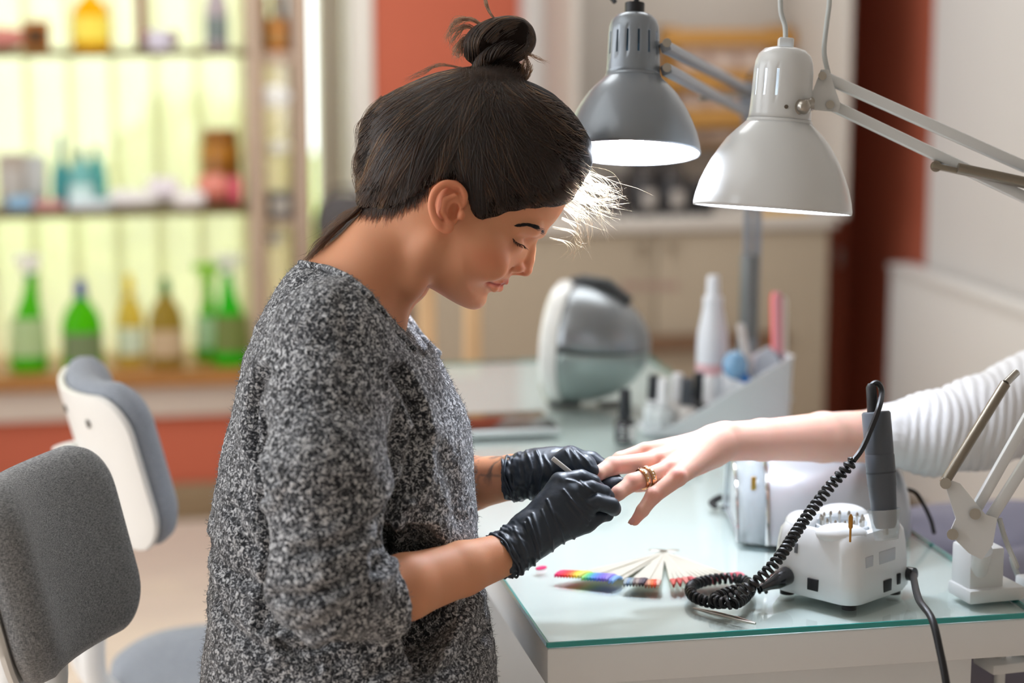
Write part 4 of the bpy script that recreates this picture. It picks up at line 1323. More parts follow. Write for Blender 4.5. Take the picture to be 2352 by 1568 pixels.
# ochre wooden rack
ochre = mat('ochre wood', 'b58443', 0.5, var=0.15, vscale=5, stretch=(1, 8, 8))
rk = thing('wooden_rack', 'ochre wooden wall rack with three boards in the pale unit', 'rack', (onY(1660, 200, yb).x, yb - 0.05, onY(1660, 200, yb).z))
rx0, rx1 = onY(1520, 100, yb - 0.12).x, ux1 - 0.004
for (ya, yc) in ((68, 108), (162, 208), (250, 296)):
    MB().span((rx0, yb - 0.14, onY(1600, yc, yb - 0.14).z), (rx1, yb - 0.115, onY(1600, ya, yb - 0.14).z), 0.003).build('board', ochre, rk)
for x_ in (rx0 + 0.02, rx1 - 0.04):
    MB().span((x_, yb - 0.114, onY(1600, 320, yb).z), (x_ + 0.025, yb - 0.0005, onY(1600, 60, yb).z), 0.002).build('side_strip', ochre, rk)
for i, (y_, h_) in enumerate(((158, 46), (247, 34), (322, 22))):
    for j in range(3):
        w_ = (rx1 - rx0 - 0.12) / 3
        x0_ = rx0 + 0.05 + j * w_
        zt = onY(1600, y_, yb - 0.08).z + 0.001
        bx = thing('rack_carton', '%s pale pink carton on the %s level of the ochre rack' % (('outer', 'middle', 'inner')[j], ('upper', 'centre', 'lowest')[i]), 'box', (x0_ + w_ / 2, yb - 0.06, zt), 'pale cartons in the wooden rack')
        MB().span((x0_ + 0.003, yb - 0.109, zt), (x0_ + w_ - 0.003, yb - 0.02, zt + h_ * yb / FPX), 0.002).build('carton', mat('pale pink carton', 'dcc3b4', 0.5), bx)
        MB().span((x0_ + 0.012, yb - 0.1096, zt + 0.004), (x0_ + w_ - 0.012, yb - 0.1088, zt + h_ * yb / FPX * 0.6)).build('label_strip', mat('carton strip', 'e6d6cb', 0.5), bx)
for (ya) in (162, 250, 326):
    MB().span((rx0, yb - 0.1145, onY(1600, ya, yb - 0.08).z - 0.008), (rx1, yb - 0.001, onY(1600, ya, yb - 0.08).z), 0.002).build('rack_shelf', ochre, rk)
# dark jars and boxes on the counter
for i, (x_, w_, h_, c_, l_) in enumerate(((1418, 46, 96, '4d4644', 'dark grey canister on the counter behind the wisps of hair, outermost'),
                                     (1480, 62, 112, '333031', 'black jar with a pale label on the counter, left of its twin'),
                                     (1545, 60, 110, '333031', 'black jar with a pale label on the counter, right of its twin'),
                                     (1500, 120, 132, '3b3737', 'wide black tin standing behind the two black jars on the counter'),
                                     (1608, 66, 84, '2c2a2b', 'low black canister on the counter beside the lamp post'))):
    dy_ = 0.1 + (0.12 if i == 3 else 0)
    p = onY(x_, 480, yf + dy_)
    k_ = (yf + dy_) * 1.03 / FPX
    b = thing('counter_jar', l_, 'jar', (p.x, p.y, zc_))
    R_, H_ = w_ * k_ / 2, h_ * k_
    cm = mat('counter jar ' + c_, c_, 0.3)
    MB().lathe([(0.003, 0.0004), (R_ * 0.95, 0.0004), (R_, 0.004), (R_, H_ * 0.76), (R_ * 0.9, H_ * 0.8)], (p.x, p.y, zc_), None, 28).build('jar_body', cm, b)
    MB().lathe([(R_ * 0.92, H_ * 0.79), (R_ * 0.94, H_ * 0.8), (R_ * 0.94, H_ * 0.98), (R_ * 0.85, H_), (0.003, H_)], (p.x, p.y, zc_), None, 28).build('lid', mat('jar lid', '4a4543', 0.4), b)
    if i in (1, 2):
        MB().box((p.x + 0.004, p.y - R_ - 0.0008, zc_ + H_ * 0.36), (R_ * 1.0, 0.002, H_ * 0.36), None, 0.0005).build('pale_label', mat('jar label', 'a79f98', 0.5), b)
p = onY(1795, 490, yf + 0.1)
b = thing('tray', 'small mustard yellow tray on the counter under the white lamp shade', 'tray', (p.x, p.y, zc_))
MB().span((p.x - 0.07, p.y - 0.05, zc_ + 0.0004), (p.x + 0.06, p.y + 0.05, zc_ + 0.008), 0.002).build('tray_base', mat('mustard', 'd3a233', 0.5), b)
MB().span((p.x - 0.07, p.y - 0.05, zc_ + 0.008), (p.x + 0.06, p.y - 0.044, zc_ + 0.018), 0.002).build('tray_lip', mat('mustard', 'd3a233', 0.5), b)

# ------------------------------------------------------------------ plain wooden chair behind the far end of the desk
pine = mat('pale pine', 'd3ae84', 0.5, var=0.12, vscale=5, stretch=(8, 8, 1))
dch = 4.15
pa, pb_ = at(980, 700, dch), at(1085, 700, dch)
ztop = at(1000, 655, dch).z
wc = thing('wooden_chair', 'pale pine chair standing behind the far end of the desk', 'chair', ((pa.x + pb_.x) / 2, pa.y + 0.15, 0))
for q_ in (pa, pb_):
    MB().span((q_.x - 0.017, q_.y - 0.013, 0), (q_.x + 0.017, q_.y + 0.013, ztop), 0.004).build('back_leg', pine, wc)
    MB().span((q_.x - 0.017, q_.y + 0.30, 0), (q_.x + 0.017, q_.y + 0.33, 0.43), 0.004).build('front_leg', pine, wc)
MB().span((pa.x - 0.03, pa.y - 0.02, 0.43), (pb_.x + 0.03, pa.y + 0.35, 0.455), 0.006).build('seat', pine, wc)
MB().span((pa.x - 0.02, pa.y - 0.010, ztop), (pb_.x + 0.02, pa.y + 0.012, ztop + 0.06), 0.005).build('top_rail', pine, wc)
MB().span((pa.x + 0.018, pa.y - 0.008, 0.56), (pb_.x - 0.018, pa.y + 0.008, 0.6), 0.003).build('back_rail', pine, wc)
# ------------------------------------------------------------------ grey upholstered swivel chairs
def weave(name, c1, c2, scale):
    m = bpy.data.materials.new(name)
    m.use_nodes = True
    nt = m.node_tree
    b = nt.nodes['Principled BSDF']
    b.inputs['Roughness'].default_value = 0.9
    b.inputs['Specular IOR Level'].default_value = 0.15
    b.inputs['Sheen Weight'].default_value = 0.15
    tc = nt.nodes.new('ShaderNodeTexCoord')
    cols_ = []
    for st in ((1, 1, 6), (6, 6, 1)):
        mp = nt.nodes.new('ShaderNodeMapping')
        mp.inputs['Scale'].default_value = st
        nt.links.new(tc.outputs['Object'], mp.inputs['Vector'])
        n = nt.nodes.new('ShaderNodeTexNoise')
        n.inputs['Scale'].default_value = scale
        n.inputs['Detail'].default_value = 2
        nt.links.new(mp.outputs[0], n.inputs['Vector'])
        cols_.append(n)
    a = nt.nodes.new('ShaderNodeMath')
    a.operation = 'ADD'
    nt.links.new(cols_[0].outputs['Fac'], a.inputs[0])
    nt.links.new(cols_[1].outputs['Fac'], a.inputs[1])
    r = nt.nodes.new('ShaderNodeValToRGB')
    r.color_ramp.elements[0].position = 0.40
    r.color_ramp.elements[1].position = 0.62
    r.color_ramp.elements[0].color = (*lin(c1), 1)
    r.color_ramp.elements[1].color = (*lin(c2), 1)
    h = nt.nodes.new('ShaderNodeMath')
    h.operation = 'MULTIPLY'
    h.inputs[1].default_value = 0.5
    nt.links.new(a.outputs[0], h.inputs[0])
    nt.links.new(h.outputs[0], r.inputs[0])
    nt.links.new(r.outputs[0], b.inputs['Base Color'])
    bp = nt.nodes.new('ShaderNodeBump')
    bp.inputs['Strength'].default_value = 0.35
    bp.inputs['Distance'].default_value = 0.001
    nt.links.new(h.outputs[0], bp.inputs['Height'])
    nt.links.new(bp.outputs[0], b.inputs['Normal'])
    return m
fab = weave('grey melange upholstery', '595b5e', 'a9aaab', 300)
fab2 = weave('light grey upholstery', '70757c', 'a3a8b0', 420)
shellw = mat('chair shell white', 'dcd9d3', 0.4, coat=0.15)
mast = mat('mast white', 'e4e4e2', 0.4)
dkp = mat('chair black plastic', '1d2124', 0.35)

def squircle(W, H, cr, n=14):
    """rounded rectangle outline"""
    o = []
    for qx, qy, a0 in ((1, 1, 0), (-1, 1, 90), (-1, -1, 180), (1, -1, 270)):
        for k in range(n + 1):
            a = math.radians(a0 + 90 * k / n)
            o.append((qx * (W / 2 - cr) + cr * math.cos(a), qy * (H / 2 - cr) + cr * math.sin(a)))
        # straight runs get extra points
    res = []
    for i in range(len(o)):
        x0, y0 = o[i]
        x1, y1 = o[(i + 1) % len(o)]
        d = math.hypot(x1 - x0, y1 - y0)
        m = max(1, int(d / 0.025))
        for k in range(m):
            res.append((x0 + (x1 - x0) * k / m, y0 + (y1 - y0) * k / m))
    return res
def curved_pad(fr, c, W, H, Rc, prof, cr):
    """fr columns: side e, up t, facing f. prof: list of (inset, depth) from back to front"""
    e, t, f = fr
    out = squircle(W, H, cr)
    def wrap(x, y, dz):
        th = x / Rc
        rr_ = Rc - dz
        return c + e * (rr_ * math.sin(th)) + f * (Rc - rr_ * math.cos(th)) + t * y
    rgs = []
    for inset, dz in prof:
        sx, sy = (W - 2 * inset) / W, (H - 2 * inset) / H
        rgs.append([wrap(x * sx, y * sy, dz) for x, y in out])
    m = MB()
    m.rings(rgs, False, False)
    # caps as concentric rings
    for k, rg_ in ((0, prof[0]), (-1, prof[-1])):
        inset, dz = rg_
        sx, sy = (W - 2 * inset) / W, (H - 2 * inset) / H
        rr2 = []
        for s in (1, 0.85, 0.7, 0.55, 0.4, 0.25, 0.1):
            bul = 0.006 * (1 - s * s) * (1 if k == -1 else 0)
            rr2.append([wrap(x * sx * s, y * sy * s, dz + bul) for x, y in out])
        m.rings(rr2, False, True)
    bmesh.ops.remove_doubles(m.bm, verts=m.bm.verts[:], dist=0.00005)
    return m

def task_chair(label, c, f, lean, W, H, Rc, fabric, twist=0.0, reach=0.26):
    """c centre of the backrest shell, f horizontal facing direction"""
    f = Vector((f[0], f[1], 0)).normalized()
    e = Vector((f.y, -f.x, 0))
    up = Vector((0, 0, 1))
    t = (up * math.cos(lean) - f * math.sin(lean)).normalized()
    ff = e.cross(t)
    if ff.dot(f) < 0:
        ff = -ff
    if twist:
        Rm = Matrix.Rotation(twist, 3, ff)
        t, e = Rm @ t, Rm @ e
    c = Vector(c)
    hub = c + f * reach
    root = thing('swivel_chair', label, 'chair', (hub.x, hub.y, 0))
    curved_pad((e, t, ff), c, W, H, Rc, [(0.010, 0.0), (0.002, 0.001), (0.0, 0.006), (0.002, 0.010), (0.008, 0.011)], 0.055).build('back_shell', shellw, root, smooth=50)
    curved_pad((e, t, ff), c + t * 0.004, W + 0.004, H + 0.008, Rc, [(0.012, 0.0115), (0.003, 0.015), (0.0, 0.026), (0.003, 0.042), (0.012, 0.053), (0.03, 0.058)], 0.055).build('backrest', fabric, root, smooth=80)
    for sx, sy in ((-0.25, 0.32), (0.25, 0.32), (-0.25, -0.30), (0.25, -0.30), (0.0, 0.36)):
        th = sx * W / Rc
        p = c + e * (Rc * math.sin(th)) + ff * (Rc - Rc * math.cos(th)) + t * (sy * H)
        MB().cyl(p - ff * 0.0025, p + ff * 0.002, 0.0055, n=14).build('shell_bolt', mat('dark bolt', '5d564e', 0.5), root)
    # two back posts curving under the seat
    for s in (-1, 1):
        pts = bez([c + e * (0.042 * s) - ff * 0.012 + t * 0.02, c + e * (0.042 * s) - ff * 0.014 - t * (H * 0.5), Vector((c.x, c.y, 0.50)) + e * (0.042 * s) - f * 0.0, Vector((c.x, c.y, 0.41)) + e * (0.042 * s) + f * 0.10, Vector((hub.x, hub.y, 0.395)) + e * (0.042 * s)])
        MB().tube(pts, 0.017, 10, flat=0.7).build('back_post', mast, root)
    MB().cyl(c - ff * 0.055 - t * 0.02, c - ff * 0.005 - t * 0.02, 0.024, n=24).build('tilt_knob', shellw, root)
    # seat
    sc = Vector((hub.x, hub.y, 0.43)) + f * 0.06
    out = squircle(0.44, 0.44, 0.13)
    F3 = (e, f, up)
    def pl(inset, z, dip=0):
        return [sc + e * x * (0.44 - 2 * inset) / 0.44 + f * y * (0.44 - 2 * inset) / 0.44 + up * (z + 0.35 * (abs(x) ** 2.2) - dip) for x, y in out]
    m = MB()
    m.rings([pl(0.14, -0.034), pl(0.03, -0.022), pl(0.0, 0.0), pl(0.0, 0.006), pl(0.006, 0.008), pl(0.20, 0.006)], True, True)
    m.build('seat_shell', shellw, root, smooth=60)
    m = MB()
    m.rings([pl(0.20, 0.0085), pl(0.007, 0.0105), pl(0.004, 0.018), pl(0.006, 0.030), pl(0.018, 0.040), pl(0.05, 0.045), pl(0.12, 0.046), pl(0.20, 0.046)], True, True)
    m.build('seat_cushion', fabric, root, smooth=80)
    kx = sc + e * (0.20 if e.dot(NV) < 0 else -0.20) - f * 0.06
    MB().lathe([(0.002, 0), (0.014, 0.0), (0.016, 0.004), (0.016, 0.026), (0.013, 0.030), (0.002, 0.030)], Vector((kx.x, kx.y, 0.385)) - NV * 0.04, frame(-NV), 24).build('height_knob', dkp, root)
    MB().tube([Vector((kx.x, kx.y, 0.385)) - NV * 0.04, Vector((kx.x, kx.y, 0.385)) + NV * 0.1], 0.006, 8).build('height_lever', dkp, root)
    MB().cyl((hub.x, hub.y, 0.10), (hub.x, hub.y, 0.395), 0.026, 0.022).build('gas_column', mast, root)
    MB().box((hub.x, hub.y, 0.395), (0.14, 0.14, 0.03), None, 0.006).build('seat_plate', mast, root)
    for k in range(5):
        a = 2 * math.pi * k / 5 + 0.3
        d = Vector((math.cos(a), math.sin(a), 0))
        o = Vector((hub.x, hub.y, 0))
        MB().tube([o + d * 0.02 + up * 0.11, o + d * 0.15 + up * 0.10, o + d * 0.28 + up * 0.075], [0.024, 0.02, 0.014], 10).build('base_arm', mast, root)
        w = MB().cyl(o + d * 0.28 + Vector((-d.y, d.x, 0)) * 0.018 + up * 0.028, o + d * 0.28 - Vector((-d.y, d.x, 0)) * 0.018 + up * 0.028, 0.028, n=20).build('caster', dkp, root)
        MB().cyl(o + d * 0.28 + up * 0.05, o + d * 0.28 + up * 0.085, 0.008, n=12).build('caster_stem', dkp, w)
    return root
def hdir(a):
    """horizontal direction: 0 = towards the frame's right, positive turns away from the camera"""
    a = math.radians(a)
    r_ = Vector((RV.x, RV.y, 0)).normalized()
    n_ = Vector((NV.x, NV.y, 0)).normalized()
    return r_ * math.cos(a) + n_ * math.sin(a)
task_chair('grey fabric swivel chair nearest the camera, its padded back facing the room', at(45, 1312, 2.15), hdir(-14), 0.25, 0.29, 0.205, 0.30, fab)
task_chair('light grey swivel chair farther back, its white back shell with bolts showing', at(190, 1062, 2.72), hdir(22), 0.25, 0.34, 0.215, 0.30, fab2, 0.0, 0.20)
# ------------------------------------------------------------------ implicit-surface sculpting kit (figure space: frame pixels at depth D0, z towards the camera)
D0 = 2.13
SPX = D0 / FPX
def toworld(P):
    P = np.asarray(P, dtype=np.float64)
    c = np.stack([(P[:, 0] - 1176) * SPX, -(P[:, 1] - 784) * SPX, -D0 + P[:, 2] * SPX], 1)
    M = np.array(CAMM)
    return c @ M[:3, :3].T + M[:3, 3]
def W1(p):
    return Vector(toworld(np.array([p]))[0])
def L(px, py, z, r=None):
    """a point seen at (px, py) and standing z towards the camera"""
    k = 1 - z / FPX
    q = (1176 + (px - 1176) * k, 784 + (py - 784) * k, z)
    return q if r is None else (*q, r * k)

class Field:
    def __init__(s, lo, hi, h):
        s.lo = np.array(lo, float)
        s.h = float(h)
        s.n = np.ceil((np.array(hi, float) - s.lo) / h).astype(int) + 1
        s.f = np.full(s.n, 1e3, np.float32)
    def sub(s, lo, hi):
        a = np.clip(np.floor((np.array(lo) - s.lo) / s.h).astype(int), 0, s.n)
        b = np.clip(np.ceil((np.array(hi) - s.lo) / s.h).astype(int) + 1, 0, s.n)
        if np.any(b <= a):
            return None
        ax = [(s.lo[i] + s.h * np.arange(a[i], b[i])).astype(np.float32) for i in range(3)]
        return (slice(a[0], b[0]), slice(a[1], b[1]), slice(a[2], b[2])), ax[0][:, None, None], ax[1][None, :, None], ax[2][None, None, :]
    def comb(s, sl, d, k, op='add'):
        f = s.f[sl]
        if op == 'sub':
            d = -d
            if k > 0:
                hh = np.maximum(k - np.abs(f - d), 0) / k
                s.f[sl] = np.maximum(f, d) + hh * hh * k * 0.25
            else:
                s.f[sl] = np.maximum(f, d)
        else:
            if k > 0:
                hh = np.maximum(k - np.abs(f - d), 0) / k
                s.f[sl] = np.minimum(f, d) - hh * hh * k * 0.25
            else:
                s.f[sl] = np.minimum(f, d)
    def cap(s, a, b, k=8, op='add', flat=None):
        """tapered capsule a=(x,y,z,r) to b"""
        a, b = np.array(a, float), np.array(b, float)
        m = max(a[3], b[3]) + k + 3 * s.h
        g = s.sub(np.minimum(a[:3], b[:3]) - m, np.maximum(a[:3], b[:3]) + m)
        if g is None:
            return
        sl, X, Y, Z = g
        d = b[:3] - a[:3]
        dd = float(d @ d) + 1e-9
        t = np.clip(((X - a[0]) * d[0] + (Y - a[1]) * d[1] + (Z - a[2]) * d[2]) / dd, 0, 1)
        fz = flat or 1.0
        r = a[3] + (b[3] - a[3]) * t
        dist = np.sqrt((X - a[0] - d[0] * t) ** 2 + (Y - a[1] - d[1] * t) ** 2 + ((Z - a[2] - d[2] * t) / fz) ** 2) - r
        s.comb(sl, dist, k, op)
    def chain(s, pts, k=8, op='add', flat=None):
        for i in range(len(pts) - 1):
            s.cap(pts[i], pts[i + 1], k, op, flat)
    def ell(s, c, r, k=8, op='add', rot=0.0):
        m = max(r) + k + 3 * s.h
        c = np.array(c, float)
        g = s.sub(c - m, c + m)
        if g is None:
            return
        sl, X, Y, Z = g
        x, y, z = X - c[0], Y - c[1], Z - c[2]
        if rot:
            cr, sr = math.cos(rot), math.sin(rot)
            x, y = x * cr + y * sr, -x * sr + y * cr
        k0 = np.sqrt((x / r[0]) ** 2 + (y / r[1]) ** 2 + (z / r[2]) ** 2) + 1e-6
        k1 = np.sqrt((x / r[0] ** 2) ** 2 + (y / r[1] ** 2) ** 2 + (z / r[2] ** 2) ** 2) + 1e-9
        s.comb(sl, k0 * (k0 - 1) / k1, k, op)
    def mesh(s):
        """surface nets -> verts (figure space), quads"""
        f = s.f
        ins = f < 0
        c = np.zeros(tuple(np.array(f.shape) - 1), np.uint8)
        offs = [(i, j, k) for i in (0, 1) for j in (0, 1) for k in (0, 1)]
        n = np.array(f.shape)
        for o in offs:
            c += ins[o[0]:n[0] - 1 + o[0], o[1]:n[1] - 1 + o[1], o[2]:n[2] - 1 + o[2]]
        act = np.argwhere((c > 0) & (c < 8))
        idx = np.full(c.shape, -1, np.int32)
        idx[act[:, 0], act[:, 1], act[:, 2]] = np.arange(len(act))
        vals = np.stack([f[act[:, 0] + o[0], act[:, 1] + o[1], act[:, 2] + o[2]] for o in offs], 1)
        P = np.zeros((len(act), 3))
        cnt = np.zeros(len(act))
        for a in range(8):
            for b in range(a + 1, 8):
                oa, ob = np.array(offs[a]), np.array(offs[b])
                if np.abs(oa - ob).sum() != 1:
                    continue
                va, vb = vals[:, a], vals[:, b]
                m = (va < 0) != (vb < 0)
                t = np.where(m, va / np.where(m, va - vb, 1), 0)
                P += np.where(m[:, None], oa + (ob - oa) * t[:, None], 0)
                cnt += m
        P = (P / cnt[:, None] + act) * s.h + s.lo
        Q = []
        for ax in range(3):
            u, v = (ax + 1) % 3, (ax + 2) % 3
            sl0 = [slice(1, -1)] * 3
            sl0[ax] = slice(0, -1)
            sl1 = [slice(1, -1)] * 3
            sl1[ax] = slice(1, None)
            A, B = ins[tuple(sl0)], ins[tuple(sl1)]
            e = np.argwhere(A != B)
            if not len(e):
                continue
            e2 = e.copy()
            for q in range(3):
                if q != ax:
                    e2[:, q] += 1
            fl = ins[e2[:, 0], e2[:, 1], e2[:, 2]]
            q4 = []
            for du, dv in ((0, 0), (-1, 0), (-1, -1), (0, -1)):
                w = e2.copy()
                w[:, u] += du
                w[:, v] += dv
                q4.append(idx[w[:, 0], w[:, 1], w[:, 2]])
            q4 = np.stack(q4, 1)
            q4[~fl] = q4[~fl][:, ::-1]
            Q.append(q4)
        Q = np.concatenate(Q)
        Q = Q[(Q >= 0).all(1)]
        return P, Q
    def surf(s, u, v, side=1):
        """outermost z (on the camera side, or the far side) of the shape at columns (u, v); nan where empty"""
        u, v = np.atleast_1d(u), np.atleast_1d(v)
        i = np.clip(np.round((u - s.lo[0]) / s.h).astype(int), 0, s.n[0] - 1)
        j = np.clip(np.round((v - s.lo[1]) / s.h).astype(int), 0, s.n[1] - 1)
        col = s.f[i, j, :] < 0
        if side > 0:
            kk = s.n[2] - 1 - np.argmax(col[:, ::-1], 1)
        else:
            kk = np.argmax(col, 1)
        z = s.lo[2] + s.h * kk
        return np.where(col.any(1), z, np.nan)

def smooth_mesh(P, Q, it=2, lam=0.5):
    n = len(P)
    E = np.concatenate([Q[:, [0, 1]], Q[:, [1, 2]], Q[:, [2, 3]], Q[:, [3, 0]]])
    E = np.concatenate([E, E[:, ::-1]])
    deg = np.bincount(E[:, 0], minlength=n)
    for _ in range(it):
        A = np.stack([np.bincount(E[:, 0], P[E[:, 1], q], minlength=n) for q in range(3)], 1) / np.maximum(deg, 1)[:, None]
        P = P + lam * (A - P)
    return P
def normals(P, Q):
    a = np.cross(P[Q[:, 2]] - P[Q[:, 0]], P[Q[:, 3]] - P[Q[:, 1]])
    N = np.zeros_like(P)
    for q in range(4):
        for x in range(3):
            N[:, x] += np.bincount(Q[:, q], a[:, x], minlength=len(P))
    return N / (np.linalg.norm(N, axis=1)[:, None] + 1e-9)
_LAT = RNG.random((48, 48, 48)).astype(np.float32) * 2 - 1
def vnoise(P, wl):
    q = P / wl
    i = np.floor(q).astype(int)
    t = q - i
    t = t * t * (3 - 2 * t)
    r = 0
    for a in (0, 1):
        for b in (0, 1):
            for c in (0, 1):
                w = (t[:, 0] if a else 1 - t[:, 0]) * (t[:, 1] if b else 1 - t[:, 1]) * (t[:, 2] if c else 1 - t[:, 2])
                r = r + w * _LAT[(i[:, 0] + a) % 48, (i[:, 1] + b) % 48, (i[:, 2] + c) % 48]
    return r
def poly_dist(P2, line):
    line = np.array(line, float)
    d = np.full(len(P2), 1e9)
    for i in range(len(line) - 1):
        a, b = line[i], line[i + 1]
        ab = b - a
        t = np.clip(((P2 - a) @ ab) / (ab @ ab + 1e-9), 0, 1)
        d = np.minimum(d, np.linalg.norm(P2 - a - t[:, None] * ab, axis=1))
    return d
def inside(P2, poly):
    poly = np.array(poly, float)
    r = np.zeros(len(P2), bool)
    n = len(poly)
    for i in range(n):
        (x0, y0), (x1, y1) = poly[i], poly[(i + 1) % n]
        if y0 == y1:
            continue
        c = ((P2[:, 1] < y0) != (P2[:, 1] < y1)) & (P2[:, 0] < x0 + (P2[:, 1] - y0) * (x1 - x0) / (y1 - y0))
        r ^= c
    return r
def smooth_line(pts, n=6, closed=False):
    P = [np.array(p, float) for p in pts]
    Q = [P[-1]] + P + [P[0], P[1]] if closed else [2 * P[0] - P[1]] + P + [2 * P[-1] - P[-2]]
    out = []
    m = len(P) if closed else len(P) - 1
    for i in range(1, m + 1):
        a, b, c, d = Q[i - 1], Q[i], Q[i + 1], Q[i + 2]
        for k in range(n):
            t = k / n
            out.append(0.5 * (2 * b + (c - a) * t + (2 * a - 5 * b + 4 * c - d) * t * t + (3 * b - a - 3 * c + d) * t ** 3))
    if not closed:
        out.append(P[-1])
    return np.array(out)
def fig_object(name, P, Q, m, parent, loc=None, tint=None, smooth=180):
    """mesh object from figure-space verts"""
    Wv = toworld(P)
    Lc = WLOC[parent.name] if parent is not None else Vector(loc)
    Wv = Wv - np.array(Lc)
    me = bpy.data.meshes.new(name)
    me.vertices.add(len(Wv))
    me.vertices.foreach_set('co', Wv.astype(np.float32).ravel())
    nq = Q.shape[1]
    me.loops.add(len(Q) * nq)
    me.loops.foreach_set('vertex_index', Q.astype(np.int32).ravel())
    me.polygons.add(len(Q))
    me.polygons.foreach_set('loop_start', (np.arange(len(Q)) * nq).astype(np.int32))
    me.update(calc_edges=True)
    me.validate()
    if tint is not None:
        at_ = me.color_attributes.new('tint', 'FLOAT_COLOR', 'POINT')
        at_.data.foreach_set('color', np.concatenate([tint, np.ones((len(tint), 1))], 1).astype(np.float32).ravel())
    return link(name, me, m, parent, Lc, smooth)
def strands(name, lines, radii, m, parent):
    """hair curves object from a list of (n,3) figure-space polylines"""
    hc = bpy.data.hair_curves.new(name)
    hc.add_curves([len(l) for l in lines])
    P = toworld(np.concatenate(lines)) - np.array(WLOC[parent.name])
    hc.position_data.foreach_set('vector', P.astype(np.float32).ravel())
    ra = hc.attributes.get('radius') or hc.attributes.new('radius', 'FLOAT', 'POINT')
    rr_ = np.concatenate([np.clip(1.15 - 1.1 * np.abs(np.linspace(0, 1, len(l)) - 0.42) ** 1.5 * 2.2, 0.15, 1) * r for l, r in zip(lines, radii)])
    ra.data.foreach_set('value', rr_.astype(np.float32))
    hc.materials.append(m)
    o = bpy.data.objects.new(name, hc)
    COL.objects.link(o)
    o.parent = parent
    WLOC[o.name] = WLOC[parent.name]
    o['kind'] = 'stuff'
    return o
# ------------------------------------------------------------------ head shape
def idw(U, V, anchors, col, p=3.0):
    num, den = 0, 0
    for a in anchors:
        w = 1 / (((U - a[0]) ** 2 + (V - a[1]) ** 2) + 900.0) ** (p / 2)
        num = num + w * a[col]
        den = den + w
    return num / den
def inflate(F, outline, anchors, k, op='add', clip=None, grow=0.0):
    """side outline (x, y) swelled to a rounded body; anchors (x, y, half width, rounding)"""
    out = smooth_line(outline, 4, True)
    X = F.lo[0] + F.h * np.arange(F.n[0])
    Y = F.lo[1] + F.h * np.arange(F.n[1])
    U, V = np.meshgrid(X, Y, indexing='ij')
    P2 = np.stack([U.ravel(), V.ravel()], 1)
    d = poly_dist(P2, np.concatenate([out, out[:1]]))
    d = np.where(inside(P2, out), d, -d).reshape(U.shape)
    Wm, Rr = idw(U, V, anchors, 2), idw(U, V, anchors, 3)
    a = np.maximum(Rr - d, 0)[:, :, None].astype(np.float32)
    Z = (F.lo[2] + F.h * np.arange(F.n[2]))[None, None, :].astype(np.float32)
    Wm = Wm[:, :, None].astype(np.float32)
    Rr = Rr[:, :, None].astype(np.float32)
    k0 = np.sqrt((a / Rr) ** 2 + (Z / Wm) ** 2) + 1e-6
    k1 = np.sqrt((a / Rr ** 2) ** 2 + (Z / Wm ** 2) ** 2) + 1e-9
    dist = k0 * (k0 - 1) / k1 - grow
    if clip is not None:
        cl = smooth_line(clip, 4, True)
        c = poly_dist(P2, np.concatenate([cl, cl[:1]]))
        c = np.where(inside(P2, cl), -c, c).reshape(U.shape)[:, :, None].astype(np.float32)
        kk = 10.0
        hh = np.maximum(kk - np.abs(dist - c), 0) / kk
        dist = np.maximum(dist, c) + hh * hh * kk * 0.25
    F.comb((slice(None),) * 3, dist, k, op)

FACE = [(1300, 468), (1287, 492), (1270, 514), (1252, 530), (1233, 546), (1217, 572), (1206, 598), (1188, 616), (1176, 627), (1171, 637), (1163, 646), (1152, 653), (1146, 661), (1135, 668), (1122, 672),
        (1116, 680), (1111, 691), (1099, 702), (1081, 707), (1056, 701), (1027, 685), (999, 668), (968, 652), (925, 630), (880, 580), (862, 520), (850, 450), (846, 390), (852, 330), (885, 275), (950, 222), (1040, 188),
        (1130, 178), (1220, 204), (1288, 258), (1328, 330), (1330, 400)]
FANCH = [(1275, 488, 140, 145), (1130, 210, 158, 170), (860, 380, 155, 170), (1150, 440, 152, 150), (1040, 470, 156, 170), (1228, 532, 132, 128), (1120, 575, 148, 150), (1170, 590, 118, 128),
         (1140, 648, 96, 112), (1090, 690, 84, 78), (1020, 655, 122, 78), (960, 600, 140, 95), (900, 570, 112, 100), (1060, 620, 138, 110)]
